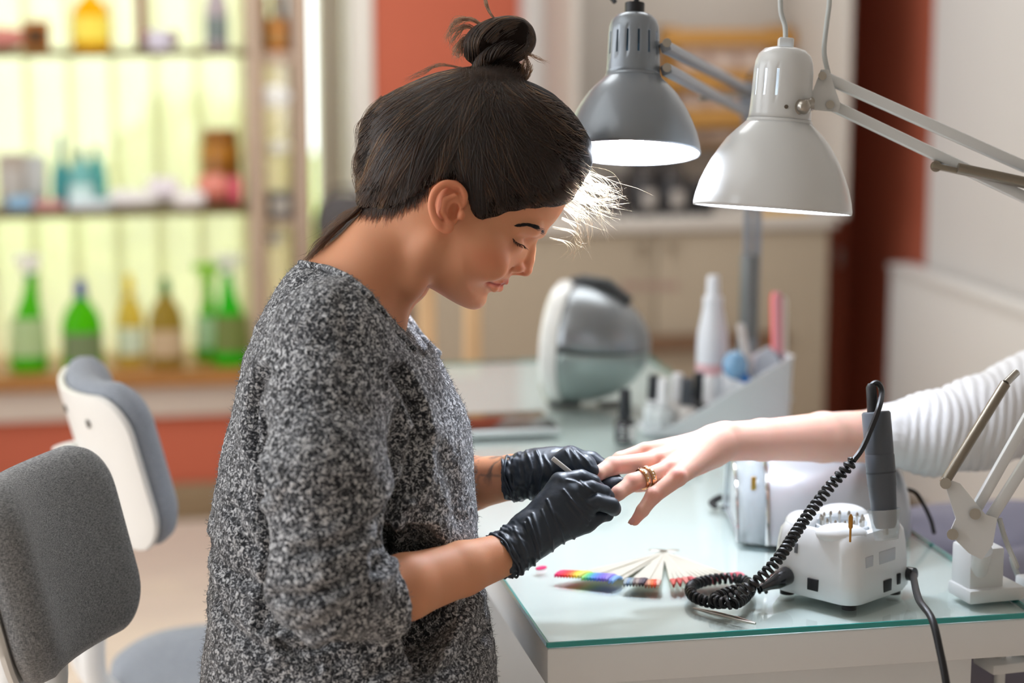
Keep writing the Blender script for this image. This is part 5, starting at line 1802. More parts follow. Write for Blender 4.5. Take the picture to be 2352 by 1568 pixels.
def head_field(F, shoulders=True):
    inflate(F, FACE, FANCH, 0)
    for s in (1, -1):
        # socket hollow, then eyeball under closed lids
        F.ell((1217, 560, 62 * s), (16, 14, 30), 22, 'sub', 0.45)
        F.ell((1176, 562, 66 * s), (27, 23, 27), 8, 'add', 0.35)
        # brow ridge and cheekbone
        F.chain([(1240, 532, 22 * s, 12), (1222, 528, 66 * s, 13), (1192, 528, 96 * s, 11)], 22)
        F.ell((1112, 596, 104 * s), (62, 44, 34), 46, 'add', 0.7)
        # nose wing and nostril
        F.ell((1188, 614, 20 * s), (16, 13, 13), 9, 'add', 0.4)
    F.chain([(1224, 549, 0, 9), (1217.5, 575, 0, 10.5), (1213.5, 596, 0, 12), (1208, 618, 0, 15.5)], 13)
    F.chain([(1207, 623, 0, 9), (1180, 624, 0, 8)], 8)
    for s in (1, -1):
        F.ell((1195, 629, 11 * s), (9, 5, 5), 5, 'sub', -0.3)
        F.chain([(1176, 605, 33 * s, 3), (1172, 622, 34 * s, 3)], 9, 'sub')     # crease behind the wing
        # lips
        F.chain([(1160, 647, 0, 7), (1148, 650, 26 * s, 6.5), (1126, 650, 54 * s, 3)], 6)
        F.chain([(1147, 661, 0, 8), (1136, 662, 25 * s, 7.5), (1122, 655, 50 * s, 3)], 6)
    F.ell((1093, 688, 0), (20, 18, 30), 20)
    # neck, shoulders
    F.cap((915, 540, 0, 98), (795, 685, 0, 112) if shoulders else (890, 580, 0, 96), 34)
    for s in (1, -1) if shoulders else ():
        F.chain([(1000, 560, 122 * s, 22), (950, 660, 78 * s, 20), (905, 735, 30 * s, 16)], 34)    # neck muscle
        F.chain([(860, 620, 55 * s, 66), (800, 735, 120 * s, 66), (780, 810, 240 * s, 66)], 60)     # trapezius
    if shoulders:
        F.chain([(800, 700, 0, 120), (800, 860, 0, 140)], 50)
    # ears
    for s in (1, -1):
        zo = lambda z: z * s
        F.ell((1039, 482, zo(160)), (30, 50, 13), 8, 'add', 0.22)
        hel = [(1069, 482, zo(160), 5), (1071, 459, zo(166), 6.5), (1055, 440, zo(172), 7.5), (1029, 436, zo(178), 8), (1007, 452, zo(182), 8), (998, 480, zo(183), 7.5), (1003, 507, zo(178), 7.5), (1015, 528, zo(172), 9)]
        F.chain([tuple(q) for q in smooth_line(hel, 4)], 4)
        F.ell((1031, 532, zo(168)), (17, 14, 9), 8)
        F.chain([(1051, 460, zo(175), 5.5), (1027, 470, zo(176), 6), (1021, 498, zo(175), 6), (1035, 518, zo(170), 6)], 5)
        F.ell((1048, 497, zo(178)), (14, 21, 24), 4, 'sub', 0.2)
        F.ell((1056, 452, zo(182)), (9, 7, 16), 4, 'sub', 0.6)
        F.chain([(1017, 458, zo(184), 3), (1011, 482, zo(184), 3.5), (1015, 504, zo(182), 3)], 4, 'sub')
        F.ell((1064, 504, zo(168)), (9, 12, 9), 6)
    return F

HAIRO = [(828, 484), (817, 452), (819, 390), (822, 325), (836, 268), (878, 224), (930, 199), (1000, 169), (1080, 154), (1135, 160), (1195, 184), (1243, 201), (1287, 229), (1326, 272), (1354, 316), (1362, 360), (1350, 402), (1318, 442),
         (1290, 470), (1200, 520), (1000, 540), (890, 520)]
HANCH = [(1275, 440, 150, 155), (1130, 210, 172, 178), (860, 380, 172, 185), (1150, 440, 166, 160), (1040, 430, 170, 185), (1300, 330, 165, 175), (900, 480, 150, 160)]
HCLIP = [(830, 482), (800, 440), (800, 330), (830, 230), (930, 170), (1100, 120), (1250, 170), (1380, 300), (1380, 400), (1332, 450), (1304, 468), (1268, 480), (1218, 486), (1170, 495), (1132, 508), (1108, 513), (1090, 500), (1080, 474), (1072, 442), (1052, 424), (1020, 424), (992, 440), (976, 450), (950, 466), (920, 482), (888, 486), (856, 480)]
def hair_field(F, bun=True):
    inflate(F, HAIRO, HANCH, 0, clip=HCLIP)
    inflate(F, FACE, FANCH, 12, clip=HCLIP, grow=9.0)
    if not bun:
        return F
    # bun
    rollp = [(1092, 120, 10, 28), (1112, 92, 26, 31), (1150, 78, 30, 31), (1186, 78, 22, 32), (1194, 96, 8, 29), (1160, 118, 20, 32), (1122, 128, 12, 32)]
    F.chain(rollp, 10)
    F.chain([(1122, 152, 10, 31), (1150, 172, 14, 32), (1184, 166, 6, 23)], 12)
    F.chain([(1122, 150, -26, 28), (1160, 112, -30, 29)], 12)
    return F
# ------------------------------------------------------------------ people: materials
def skin_mat(name, col):
    m = mat(name, col, 0.52, sss=0.35, spec=0.3, bump=0.06, bscale=700)
    nt = m.node_tree
    b = nt.nodes['Principled BSDF']
    a = nt.nodes.new('ShaderNodeVertexColor')
    a.layer_name = 'tint'
    mx = nt.nodes.new('ShaderNodeMix')
    mx.data_type = 'RGBA'
    mx.blend_type = 'MULTIPLY'
    mx.inputs[0].default_value = 1
    mx.inputs[6].default_value = b.inputs['Base Color'].default_value
    nt.links.new(a.outputs[0], mx.inputs[7])
    nt.links.new(mx.outputs[2], b.inputs['Base Color'])
    return m
skin_w = skin_mat('warm light skin', 'd99a75')
skin_c = skin_mat('fair pink skin', 'efc0af')

def hair_mat(name, col, rough=0.35):
    m = bpy.data.materials.new(name)
    m.use_nodes = True
    nt = m.node_tree
    nt.nodes.clear()
    out = nt.nodes.new('ShaderNodeOutputMaterial')
    h = nt.nodes.new('ShaderNodeBsdfHairPrincipled')
    h.parametrization = 'COLOR'
    h.inputs['Color'].default_value = (*lin(col), 1)
    h.inputs['Roughness'].default_value = rough
    h.inputs['Radial Roughness'].default_value = 0.5
    for k_ in ('Random Color', 'Random Roughness'):
        if k_ in h.inputs:
            h.inputs[k_].default_value = 0.3
    nt.links.new(h.outputs[0], out.inputs[0])
    return m
hair_dark = hair_mat('dark brown hair', '130904')
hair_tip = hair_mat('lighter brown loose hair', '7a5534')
hair_warm = hair_mat('warm brown hair sheen', '3d2412')  # highlights of the dark hair put into a lighter strand colour
hair_mid = hair_mat('brown loose hair', '22130a')
hair_base = mat('dark brown hair mass', '170e09', 0.65, bump=0.5, bscale=160, spec=0.12)

def wool(name, c0, c1, c2, scale):
    m = bpy.data.materials.new(name)
    m.use_nodes = True
    nt = m.node_tree
    b = nt.nodes['Principled BSDF']
    b.inputs['Roughness'].default_value = 0.95
    b.inputs['Specular IOR Level'].default_value = 0.1
    b.inputs['Sheen Weight'].default_value = 0.3
    tc = nt.nodes.new('ShaderNodeTexCoord')
    n = nt.nodes.new('ShaderNodeTexNoise')
    n.inputs['Scale'].default_value = scale
    n.inputs['Detail'].default_value = 2.5
    n.inputs['Roughness'].default_value = 0.6
    n.inputs['Distortion'].default_value = 1.2
    nt.links.new(tc.outputs['Object'], n.inputs['Vector'])
    r = nt.nodes.new('ShaderNodeValToRGB')
    r.color_ramp.elements[0].position = 0.42
    r.color_ramp.elements[0].color = (*lin(c0), 1)
    r.color_ramp.elements[1].position = 0.61
    r.color_ramp.elements[1].color = (*lin(c2), 1)
    e = r.color_ramp.elements.new(0.515)
    e.color = (*lin(c1), 1)
    nt.links.new(n.outputs['Fac'], r.inputs[0])
    nt.links.new(r.outputs[0], b.inputs['Base Color'])
    bp = nt.nodes.new('ShaderNodeBump')
    bp.inputs['Strength'].default_value = 0.8
    bp.inputs['Distance'].default_value = 0.003
    nt.links.new(n.outputs['Fac'], bp.inputs['Height'])
    nt.links.new(bp.outputs[0], b.inputs['Normal'])
    return m
sweater_m = wool('salt and pepper boucle wool', '222428', '5a5c61', 'cfd0d2', 250)

# ------------------------------------------------------------------ the manicurist
hipw = W1((790, 1790, 0))
wo = thing('person', 'woman with dark bun, grey melange sweater and black gloves leaning over a manicure', 'person', (hipw.x, hipw.y, 0))

# skin: head and neck (fine grid), arms and legs (coarse grids) as one mesh
H1 = Field((700, 165, -205), (1346, 880, 205), 2.3)
head_field(H1)
P1, Q1 = H1.mesh()
P1 = smooth_mesh(P1, Q1, 2, 0.4)
tint1 = np.ones((len(P1), 3))
# lips, blush, ears and nose in the skin's own colour; mouth crease tinted darker
UVp = P1[:, :2]
lipd = poly_dist(UVp, [(1164, 648), (1150, 656), (1122, 652)])
lip = np.clip(1 - lipd / 12.0, 0, 1) ** 0.6 * (np.abs(P1[:, 2]) < 66) * (P1[:, 0] > 1112)
lip *= ((P1[:, 1] > 641) & (P1[:, 1] < 672))
tint1 *= 1 - lip[:, None] * np.array([0.10, 0.42, 0.36])
bl = np.exp(-(((P1[:, 0] - 1128) / 52) ** 2 + ((P1[:, 1] - 600) / 36) ** 2))
tint1 *= 1 - bl[:, None] * np.array([0.0, 0.17, 0.18])
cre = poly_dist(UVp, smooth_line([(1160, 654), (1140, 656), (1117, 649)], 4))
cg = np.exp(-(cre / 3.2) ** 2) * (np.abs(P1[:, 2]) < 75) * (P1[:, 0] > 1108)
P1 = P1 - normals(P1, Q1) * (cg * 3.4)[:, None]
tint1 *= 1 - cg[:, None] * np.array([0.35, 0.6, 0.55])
earm = (np.abs(P1[:, 2]) > 150) & (P1[:, 0] > 980) & (P1[:, 0] < 1075) & (P1[:, 1] > 425) & (P1[:, 1] < 552)
tint1 *= 1 - earm[:, None] * np.array([0.0, 0.16, 0.18])
nos = np.exp(-(((P1[:, 0] - 1205) / 22) ** 2 + ((P1[:, 1] - 618) / 18) ** 2))
tint1 *= 1 - nos[:, None] * np.array([0.0, 0.12, 0.10])

A1 = Field((520, 640, -670), (1620, 3170, 560), 5.6)
near_arm = [L(765, 1200, 395, 70), L(790, 1385, 390, 68), L(930, 1348, 290, 76), L(1060, 1306, 190, 62), L(1180, 1266, 105, 47), L(1225, 1235, 95, 40)]
A1.chain([(800, 800, 200, 70), (775, 850, 330, 72), near_arm[0]], 20)
A1.chain(near_arm, 16, flat=0.9)
far_arm = [L(830, 1120, -400, 68), L(930, 1150, -330, 68), L(1080, 1110, -190, 62), L(1180, 1095, -100, 50), L(1215, 1092, -85, 40)]
A1.chain([(800, 800, -200, 70), (790, 850, -330, 70), far_arm[0]], 20)
A1.chain(far_arm, 14)
A1.chain([(830, 720, 0, 80), (800, 880, 0, 150), (790, 1500, 0, 130), (790, 1850, 0, 150)], 60)
for s in (1, -1):
    kz = 95 * s - 285
    A1.chain([(790, 1858, 90 * s, 122), (1330, 1845, kz, 92), (1440, 2850, kz - 180, 56), (1430, 2975 + 0.2 * (kz + 285), kz - 198, 44), (1560, 3008 + 0.2 * (kz + 285), kz - 202, 32)], 40)
P2, Q2 = A1.mesh()
P2 = smooth_mesh(P2, Q2, 3)
tint2 = np.ones((len(P2), 3))
# inked pattern on the far forearm
fa = (P2[:, 2] < 0) & (P2[:, 0] > 1060) & (P2[:, 0] < 1200)
ink = np.clip(1.0 - np.abs(vnoise(P2 + 300, 30)) / 0.16, 0, 1) * (vnoise(P2 + 70, 50) > -0.5) + 0.6 * np.clip((vnoise(P2 + 9, 18) - 0.35) * 6, 0, 1)
ink = np.clip(ink, 0, 1)
ink = ink * fa * np.clip((1125 - P2[:, 1]) / 25 + 0.2 * vnoise(P2, 30), 0, 1)
tint2 *= 1 - ink[:, None] * np.array([0.66, 0.56, 0.44])
Pb = np.concatenate([P1, P2])
Qb = np.concatenate([Q1, Q2 + len(P1)])
body = fig_object('body', Pb, Qb, skin_w, wo, tint=np.concatenate([tint1, tint2]))

# trousers
T1 = Field((540, 1480, -710), (1700, 3080, 340), 11)
T1.chain([(800, 1560, 0, 150), (790, 1838, 0, 168)], 60)
for s in (1, -1):
    kz = 95 * s - 285
    T1.chain([(790, 1860, 95 * s, 138), (1330, 1850, kz, 106), (1435, 2820, kz - 175, 78), (1430, 2900 + 0.2 * (kz + 285), kz - 190, 70)], 50)
Pt, Qt = T1.mesh()
fig_object('trousers', smooth_mesh(Pt, Qt, 2), Qt, mat('dark slate denim', '2e3440', 0.8, var=0.2, vscale=60, bump=0.2, bscale=700), wo)
for s in (1, -1):
    kz = 95 * s - 285
    kf = kz - 207
    yo = 0.2 * (kz + 285) - 88
    S1 = Field((1340, 2970 - 110, kf - 90), (1700, 3190, kf + 90), 9)
    S1.chain([(1425, 3060 + yo, kf + 14, 56), (1515, 3070 + yo, kf + 14, 48), (1600, 3078 + yo, kf + 14, 40)], 30)
    Pq, Qq = S1.mesh()
    fig_object('shoe', smooth_mesh(Pq, Qq, 2), Qq, mat('white trainer', 'd8d8d6', 0.5), wo)

# ------------------------------------------------------------------ sweater
S = Field((440, 585, -500), (1170, 1700, 540), 4.6)
rows = np.array([
    # y, back x, front x, half depth
    (596, 700, 740, 20), (612, 684, 790, 95), (640, 655, 850, 150), (700, 617, 928, 235), (760, 590, 975, 330), (820, 570, 1010, 365), (880, 555, 1042, 350), (940, 542, 1066, 335), (1000, 527, 1082, 325),
    (1100, 505, 1088, 320), (1200, 489, 1094, 315), (1300, 489, 1100, 315), (1390, 484, 1112, 330), (1500, 472, 1136, 350), (1600, 464, 1142, 365), (1720, 455, 1150, 375)], float)
sl, X, Y, Z = S.sub(S.lo, S.lo + S.h * S.n)
yy = S.lo[1] + S.h * np.arange(S.n[1])
bx, fx, hz = [np.interp(yy, rows[:, 0], rows[:, i]).astype(np.float32)[None, :, None] for i in (1, 2, 3)]
cx_, ax_ = (bx + fx) / 2, (fx - bx) / 2
nn = 2.25
q = ((np.abs((X - cx_) / ax_) ** nn + np.abs(Z / hz) ** nn) ** (1 / nn) - 1) * np.minimum(ax_, hz)
q = np.maximum(q, np.maximum(598 - Y, Y - 1690))
S.f[sl] = q.astype(np.float32)
for s in (1, -1):
    sh = (785, 800, 275 * s, 128)
    if s > 0:
        S.chain([sh, L(752, 1080, 392, 134), L(750, 1340, 412, 124), L(875, 1375, 335, 92)], 34)
        S.chain([(830, 690, 150, 80), (790, 770, 260, 110)], 60)
    else:
        S.chain([sh, L(790, 1040, -400, 130), L(900, 1150, -360, 110), L(1010, 1135, -270, 86)], 34)
# cuff: flat end where the forearm comes out
cdir = np.array(L(1000, 1330, 240)) - np.array(L(875, 1375, 335))
cdir /= np.linalg.norm(cdir)
c0_ = np.array(L(893, 1372, 322))
plane = (X - c0_[0]) * cdir[0] + (Y - c0_[1]) * cdir[1] + (Z - c0_[2]) * cdir[2]
near = (Z > 150) & (Y > 1180) & (X > 780)
S.f[sl] = np.where(near & (np.sqrt((X - c0_[0]) ** 2 + (Y - c0_[1]) ** 2 + (Z - c0_[2]) ** 2) < 190), np.maximum(S.f, plane), S.f)
# neckline
coll = np.array([(640, 575), (695, 606), (776, 624), (822, 646), (868, 684), (900, 724), (935, 772), (975, 815), (1030, 850)], float)
xs = S.lo[0] + S.h * np.arange(S.n[0])
yc = np.interp(xs, coll[:, 0], coll[:, 1], left=300, right=400).astype(np.float32)[:, None, None]
slope = np.interp(xs, (coll[:-1, 0] + coll[1:, 0]) / 2, (np.diff(coll[:, 1]) / np.diff(coll[:, 0]))).astype(np.float32)[:, None, None]
cut = (yc - Y - np.clip(-Z, 0, 200) * 0.10) / np.sqrt(1 + slope ** 2)
cut = np.where((X > 985), -50, cut)
kk = 12.0
hh = np.maximum(kk - np.abs(S.f - cut), 0) / kk
S.f[sl] = np.maximum(S.f, cut) + hh * hh * kk * 0.25
Ps, Qs = S.mesh()
Ps = smooth_mesh(Ps, Qs, 3)
Ns = normals(Ps, Qs)
dsp = np.zeros(len(Ps))
cam_side = Ns[:, 2] > 0.05
UVs = Ps[:, :2]
for line, dep, wd in (
        ([(650, 850), (636, 880), (620, 930), (622, 992), (636, 1035), (668, 1100)], 13, 12), ([(922, 845), (950, 900), (970, 960), (976, 1030), (958, 1110)], 13, 11), ([(650, 930), (664, 1010), (690, 1070)], 7, 9),
        ([(962, 985), (948, 1060), (925, 1130), (900, 1195), (898, 1255)], 12, 11), ([(938, 1100), (880, 1165), (800, 1205), (740, 1212)], 8, 12),
        ([(905, 1195), (850, 1262), (770, 1300), (700, 1305)], 8, 12), ([(900, 1245), (840, 1330), (750, 1385), (680, 1390)], 8, 12), ([(880, 1310), (820, 1400), (740, 1440), (690, 1435)], 6, 10),
        ([(640, 1120), (660, 1220), (650, 1320), (640, 1400)], 9, 12), ([(655, 1370), (690, 1440), (760, 1475)], 6, 9),
        ([(820, 690), (832, 780), (835, 860)], 3, 14), ([(560, 1150), (600, 1210), (640, 1240)], 6, 14), ([(500, 1240), (560, 1290), (630, 1310)], 6, 14), ([(495, 1320), (560, 1400), (650, 1450)], 6, 14),
        ([(1090, 1340), (1040, 1400), (960, 1450), (880, 1490)], 6, 12), ([(1120, 1440), (1040, 1490), (900, 1540)], 7, 14), ([(1000, 1010), (1040, 1090), (1060, 1180)], 4, 16)):
    d = poly_dist(UVs, smooth_line(line, 4))
    dsp -= np.where(cam_side, 1.7 * dep * np.exp(-(d / wd) ** 2) - 0.8 * dep * np.exp(-((d - 2.1 * wd) / (1.2 * wd)) ** 2), 0)
dsp += 7.0 * vnoise(Ps, 85) + 3.5 * vnoise(Ps + 50, 38)
dsp += 2.6 * np.abs(vnoise(Ps + 17, 10.5)) + 1.6 * vnoise(Ps + 5, 7.0)
Ps = Ps + Ns * dsp[:, None]
sw = fig_object('sweater', Ps, Qs, sweater_m, wo)
# rolled collar edge following the cut
rimw = []
for t in np.linspace(0, 1, 46):
    x = 690 + (962 - 690) * t
    y = np.interp(x, coll[:, 0], coll[:, 1])
    z = S.surf(np.array([x]), np.array([y + 7]))[0]
    if not np.isnan(z):
        rimw.append((x, y, z - 3))
rimw = smooth_line(rimw[::4] + [rimw[-1]], 4)
mb = MB()
mb.tube([W1(p) for p in rimw], 0.0036, 8)
cm_ = mb.build('collar', sweater_m, sw, smooth=180)
rimf = []
for t in np.linspace(0, 1, 40):
    x = 700 + (985 - 700) * t
    y = np.interp(x, coll[:, 0], coll[:, 1]) - 6
    z = S.surf(np.array([x]), np.array([y + 30]), -1)[0]
    if not np.isnan(z):
        rimf.append((x + 14, y, z + 6))
mb = MB()
mb.tube([W1(p) for p in smooth_line(rimf[::4] + [rimf[-1]], 4)], 0.0048, 8)
mb.build('collar', sweater_m, sw, smooth=180)
# woolly fuzz standing off the knit, seen along the outline
sel = RNG.choice(len(Ps), 14000)
fz = []
for i in sel:
    d_ = Ns[i] + RNG.normal(size=3) * 0.8
    d_ /= np.linalg.norm(d_)
    e_ = RNG.normal(size=3) * 3
    l_ = RNG.uniform(5, 11)
    fz.append(np.array([Ps[i] - Ns[i] * 2, Ps[i] + d_ * l_ * 0.6, Ps[i] + d_ * l_ + e_]))
fzm = mat('grey wool fuzz', '8c8c8d', 0.9)
strands('wool_fuzz', fz, [0.00016] * len(fz), fzm, sw)
# ------------------------------------------------------------------ hair: mass, combed strands, bun, loose wisps
HF = Field((770, 30, -215), (1400, 530, 215), 3.4)
hair_field(HF)
Ph, Qh = HF.mesh()
Ph = smooth_mesh(Ph, Qh, 3)
Nh = normals(Ph, Qh)
ang = np.arctan2(Ph[:, 1] - 175, Ph[:, 0] - 1132)
Ph = Ph + Nh * (1.1 * np.sin(ang * 46 + 3 * vnoise(Ph, 60)) * np.clip((Ph[:, 1] - 190) / 60, 0, 1))[:, None]
hair = fig_object('hair', Ph, Qh, hair_base, wo)
BUN = np.array([1132., 172.])
lines, rad = [], []
def zsurf(u, v, side):
    return HF.surf(u, v, side)
def comb_line(p0, end, bend, side, lift, n=26):
    t = np.linspace(0, 1, n)
    d = end - p0
    perp = np.array([-d[1], d[0]])
    uv = p0 + d * t[:, None] + perp * (bend * np.sin(np.pi * t))[:, None]
    z = zsurf(uv[:, 0], uv[:, 1], side)
    ok = ~np.isnan(z)
    if ok.sum() < 5:
        return None
    last = np.argmin(ok) if not ok.all() else n
    if last < 5:
        return None
    z = z[:last]
    z = np.convolve(np.pad(z, 2, mode='edge'), np.ones(5) / 5, 'valid')
    return np.concatenate([uv[:last], (z + side * lift)[:, None]], 1)
hcl = smooth_line(HCLIP, 3, True)
edge = np.array([p for p in hcl if (p[1] > 400 or p[0] < 835) and p[0] < 1345])
cnt = 0
while cnt < 9000:
    side = 1 if RNG.random() < 0.72 else -1
    if RNG.random() < 0.55:
        p0 = edge[RNG.integers(len(edge))] + RNG.normal(size=2) * 9
    else:
        p0 = np.array([RNG.uniform(820, 1352), RNG.uniform(235, 500)])
    # stays inside the mass
    z0 = zsurf(p0[:1], p0[1:], side)[0]
    if np.isnan(z0):
        p0 = p0 + (BUN - p0) * 0.06
        z0 = zsurf(p0[:1], p0[1:], side)[0]
        if np.isnan(z0):
            continue
    e = BUN + np.array([RNG.normal() * 26, RNG.normal() * 8 + 2])
    b = RNG.uniform(-0.22, -0.02) if p0[0] > 1150 else RNG.uniform(-0.14, -0.03)
    lk = math.sin(p0[0] * 0.11 + p0[1] * 0.05)
    ln = comb_line(p0, e, b + 0.02 * lk + 0.012 * RNG.normal(), side, 3.5 + 3.5 * RNG.random() + 1.5 * lk)
    if ln is None:
        cnt += 0.2
        continue
    nl_ = len(ln)
    ln[:, 2] -= side * 4.0 * np.clip(1 - np.arange(nl_) / 4.0, 0, 1)
    lines.append(ln)
    rad.append(RNG.uniform(0.00022, 0.00040))
    cnt += 1
# bun strands winding along the roll
def wind(path, r0, turns, n, spread):
    pts = smooth_line(path, 10)
    for _ in range(n):
        a0 = RNG.uniform(0, 2 * np.pi)
        s0, s1 = sorted(RNG.uniform(0, 1, 2))
        if s1 - s0 < 0.35:
            s0, s1 = max(0, s0 - 0.25), min(1, s1 + 0.25)
        t = np.linspace(s0, s1, 26)
        f = t * (len(pts) - 1)
        i = np.minimum(f.astype(int), len(pts) - 2)
        c = pts[i] + (pts[i + 1] - pts[i]) * (f - i)[:, None]
        T = pts[np.minimum(i + 1, len(pts) - 1)] - pts[i]
        T /= np.linalg.norm(T[:, :3], axis=1)[:, None] + 1e-9
        Zx = np.tile([0., 0., 1.], (len(t), 1))
        N_ = np.cross(T[:, :3], Zx)
        N_ /= np.linalg.norm(N_, axis=1)[:, None] + 1e-9
        B_ = np.cross(T[:, :3], N_)
        a = a0 + turns * 2 * np.pi * t + 0.25 * np.sin(t * 9 + a0)
        rr_ = r0 * (1 + spread * RNG.random())
        lines.append(c[:, :3] + N_ * (np.cos(a) * rr_)[:, None] + B_ * (np.sin(a) * rr_)[:, None])
        rad.append(RNG.uniform(0.00025, 0.00045))
wind([(1085, 128, 0), (1106, 94, 24), (1150, 77, 30), (1188, 77, 20), (1196, 98, 6), (1164, 120, 18), (1120, 130, 10)], 31, 0.5, 420, 0.09)
wind([(1112, 150, -10), (1150, 174, 14), (1186, 168, 0), (1204, 142, -10)], 25, 0.5, 240, 0.14)
wind([(1096, 190, 34), (1110, 150, 44), (1148, 122, 48), (1186, 112, 34)], 12, 0.7, 150, 0.6)
pick = [math.sin(l[0][0] * 0.07 + l[0][1] * 0.045) + RNG.normal() * 0.5 > 0.95 for l in lines]
strands('combed_strands', [l for l, p in zip(lines, pick) if not p], [r for r, p in zip(rad, pick) if not p], hair_dark, hair)
strands('sheen_strands', [l for l, p in zip(lines, pick) if p], [r for r, p in zip(rad, pick) if p], hair_warm, hair)  # clumps coloured lighter as painted highlights

loose, lr = [], []
def wisp(pts, n, jit, r=0.00013, zj=14):
    base = np.array(pts, float)
    for _ in range(n):
        j = RNG.normal(size=base.shape) * np.linspace(0.25, 1.0, len(base))[:, None] * np.array([jit, jit, zj])
        q = smooth_line(base + j, 5)
        loose.append(q)
        lr.append(r * RNG.uniform(0.7, 1.25))
# tuft ends left of the bun and the strand rising above it
wisp([(1120, 70, 20), (1085, 48, 16), (1048, 52, 10), (1024, 92, 4)], 46, 5, 0.00022)
wisp([(1110, 80, 20), (1070, 64, 20), (1044, 84, 14), (1036, 108, 8)], 34, 7, 0.00022)
wisp([(1110, 95, 20), (1070, 90, 20), (1052, 118, 10), (1050, 132, 8)], 60, 8, 0.00022)
wisp([(1150, 60, 30), (1126, 34, 26), (1116, 6, 22), (1114, -40, 18)], 40, 3.2, 0.00022)
wisp([(1190, 110, 20), (1214, 126, 16), (1236, 136, 10), (1256, 146, 6)], 16, 4, 0.00018)
wisp([(1196, 100, 20), (1206, 132, 20), (1214, 160, 10), (1200, 190, 8)], 26, 5, 0.0002)
wisp([(1105, 130, 40), (1118, 160, 46), (1135, 190, 50), (1150, 215, 62)], 40, 7, 0.00022)
strands('bun_ends', loose, lr, hair_mid, hair)
loose, lr = [], []
# nape tail and stray nape hairs
wisp([(852, 452, 30), (820, 486, 24), (770, 530, 30), (735, 568, 30), (702, 606, 24)], 150, 6, 0.00022, 26)
wisp([(838, 468, 10), (790, 496, 6), (752, 532, 0), (722, 560, 0)], 34, 10, 0.00013, 20)
wisp([(828, 330, 40), (818, 380, 50), (822, 420, 40), (832, 470, 30)], 40, 6, 0.00014, 30)
wisp([(880, 226, 40), (850, 262, 46), (828, 300, 40), (820, 350, 40)], 30, 5, 0.00014, 30)
wisp([(1060, 158, 10), (1010, 152, 20), (970, 168, 20), (930, 188, 20)], 26, 5, 0.00012, 26)
for _ in range(1500):
    t = RNG.uniform(0, 1)
    a_ = np.array([832, 470]) * (1 - t) ** 2 + 2 * t * (1 - t) * np.array([905, 500]) + t * t * np.array([990, 436]) + RNG.normal(size=2) * np.array([5, 6])
    a_ = a_ - np.array([0, 10])
    e_ = a_ + np.array([-16 * (1 - t) - 4 + 5 * RNG.normal(), 20 + 30 * RNG.random() ** 1.6])
    q_ = [a_ + (e_ - a_) * u for u in (0, 0.5, 1)]
    zz = H1.surf(np.array([p[0] for p in q_]), np.array([p[1] for p in q_]), 1)
    if np.isnan(zz).any() or abs(zz[0] - zz[2]) > 40:
        continue
    loose.append(np.array([[*q_[i], zz[i] + (7, 4, 1)[i]] for i in range(3)]))
    lr.append(RNG.uniform(0.00010, 0.00020))
strands('nape_hair', loose, lr, hair_dark, hair)
loose, lr = [], []
# baby hairs over the forehead, caught by the lamp
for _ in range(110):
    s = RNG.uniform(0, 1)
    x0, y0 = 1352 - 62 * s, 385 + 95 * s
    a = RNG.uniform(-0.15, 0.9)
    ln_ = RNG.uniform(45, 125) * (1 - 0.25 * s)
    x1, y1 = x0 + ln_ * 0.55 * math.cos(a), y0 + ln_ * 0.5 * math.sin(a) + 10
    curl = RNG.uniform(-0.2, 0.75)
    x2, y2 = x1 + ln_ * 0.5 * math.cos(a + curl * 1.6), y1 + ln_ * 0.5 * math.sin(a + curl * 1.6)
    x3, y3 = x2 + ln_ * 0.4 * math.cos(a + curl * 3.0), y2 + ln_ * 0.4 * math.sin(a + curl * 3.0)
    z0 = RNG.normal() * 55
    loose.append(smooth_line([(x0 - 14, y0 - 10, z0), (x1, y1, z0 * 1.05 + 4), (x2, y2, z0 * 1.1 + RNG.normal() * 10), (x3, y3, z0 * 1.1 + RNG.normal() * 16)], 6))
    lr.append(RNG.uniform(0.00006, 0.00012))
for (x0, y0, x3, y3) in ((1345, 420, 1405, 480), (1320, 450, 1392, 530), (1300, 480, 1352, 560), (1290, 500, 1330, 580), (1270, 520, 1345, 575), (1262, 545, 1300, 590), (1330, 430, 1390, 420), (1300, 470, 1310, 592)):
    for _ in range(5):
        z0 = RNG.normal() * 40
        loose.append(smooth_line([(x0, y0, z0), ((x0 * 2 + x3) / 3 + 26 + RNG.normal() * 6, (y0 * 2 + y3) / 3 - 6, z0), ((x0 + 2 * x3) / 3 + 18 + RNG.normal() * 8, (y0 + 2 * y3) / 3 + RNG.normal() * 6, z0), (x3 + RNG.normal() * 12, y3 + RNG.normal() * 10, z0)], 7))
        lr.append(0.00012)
strands('loose_wisps', loose, lr, hair_tip, hair)

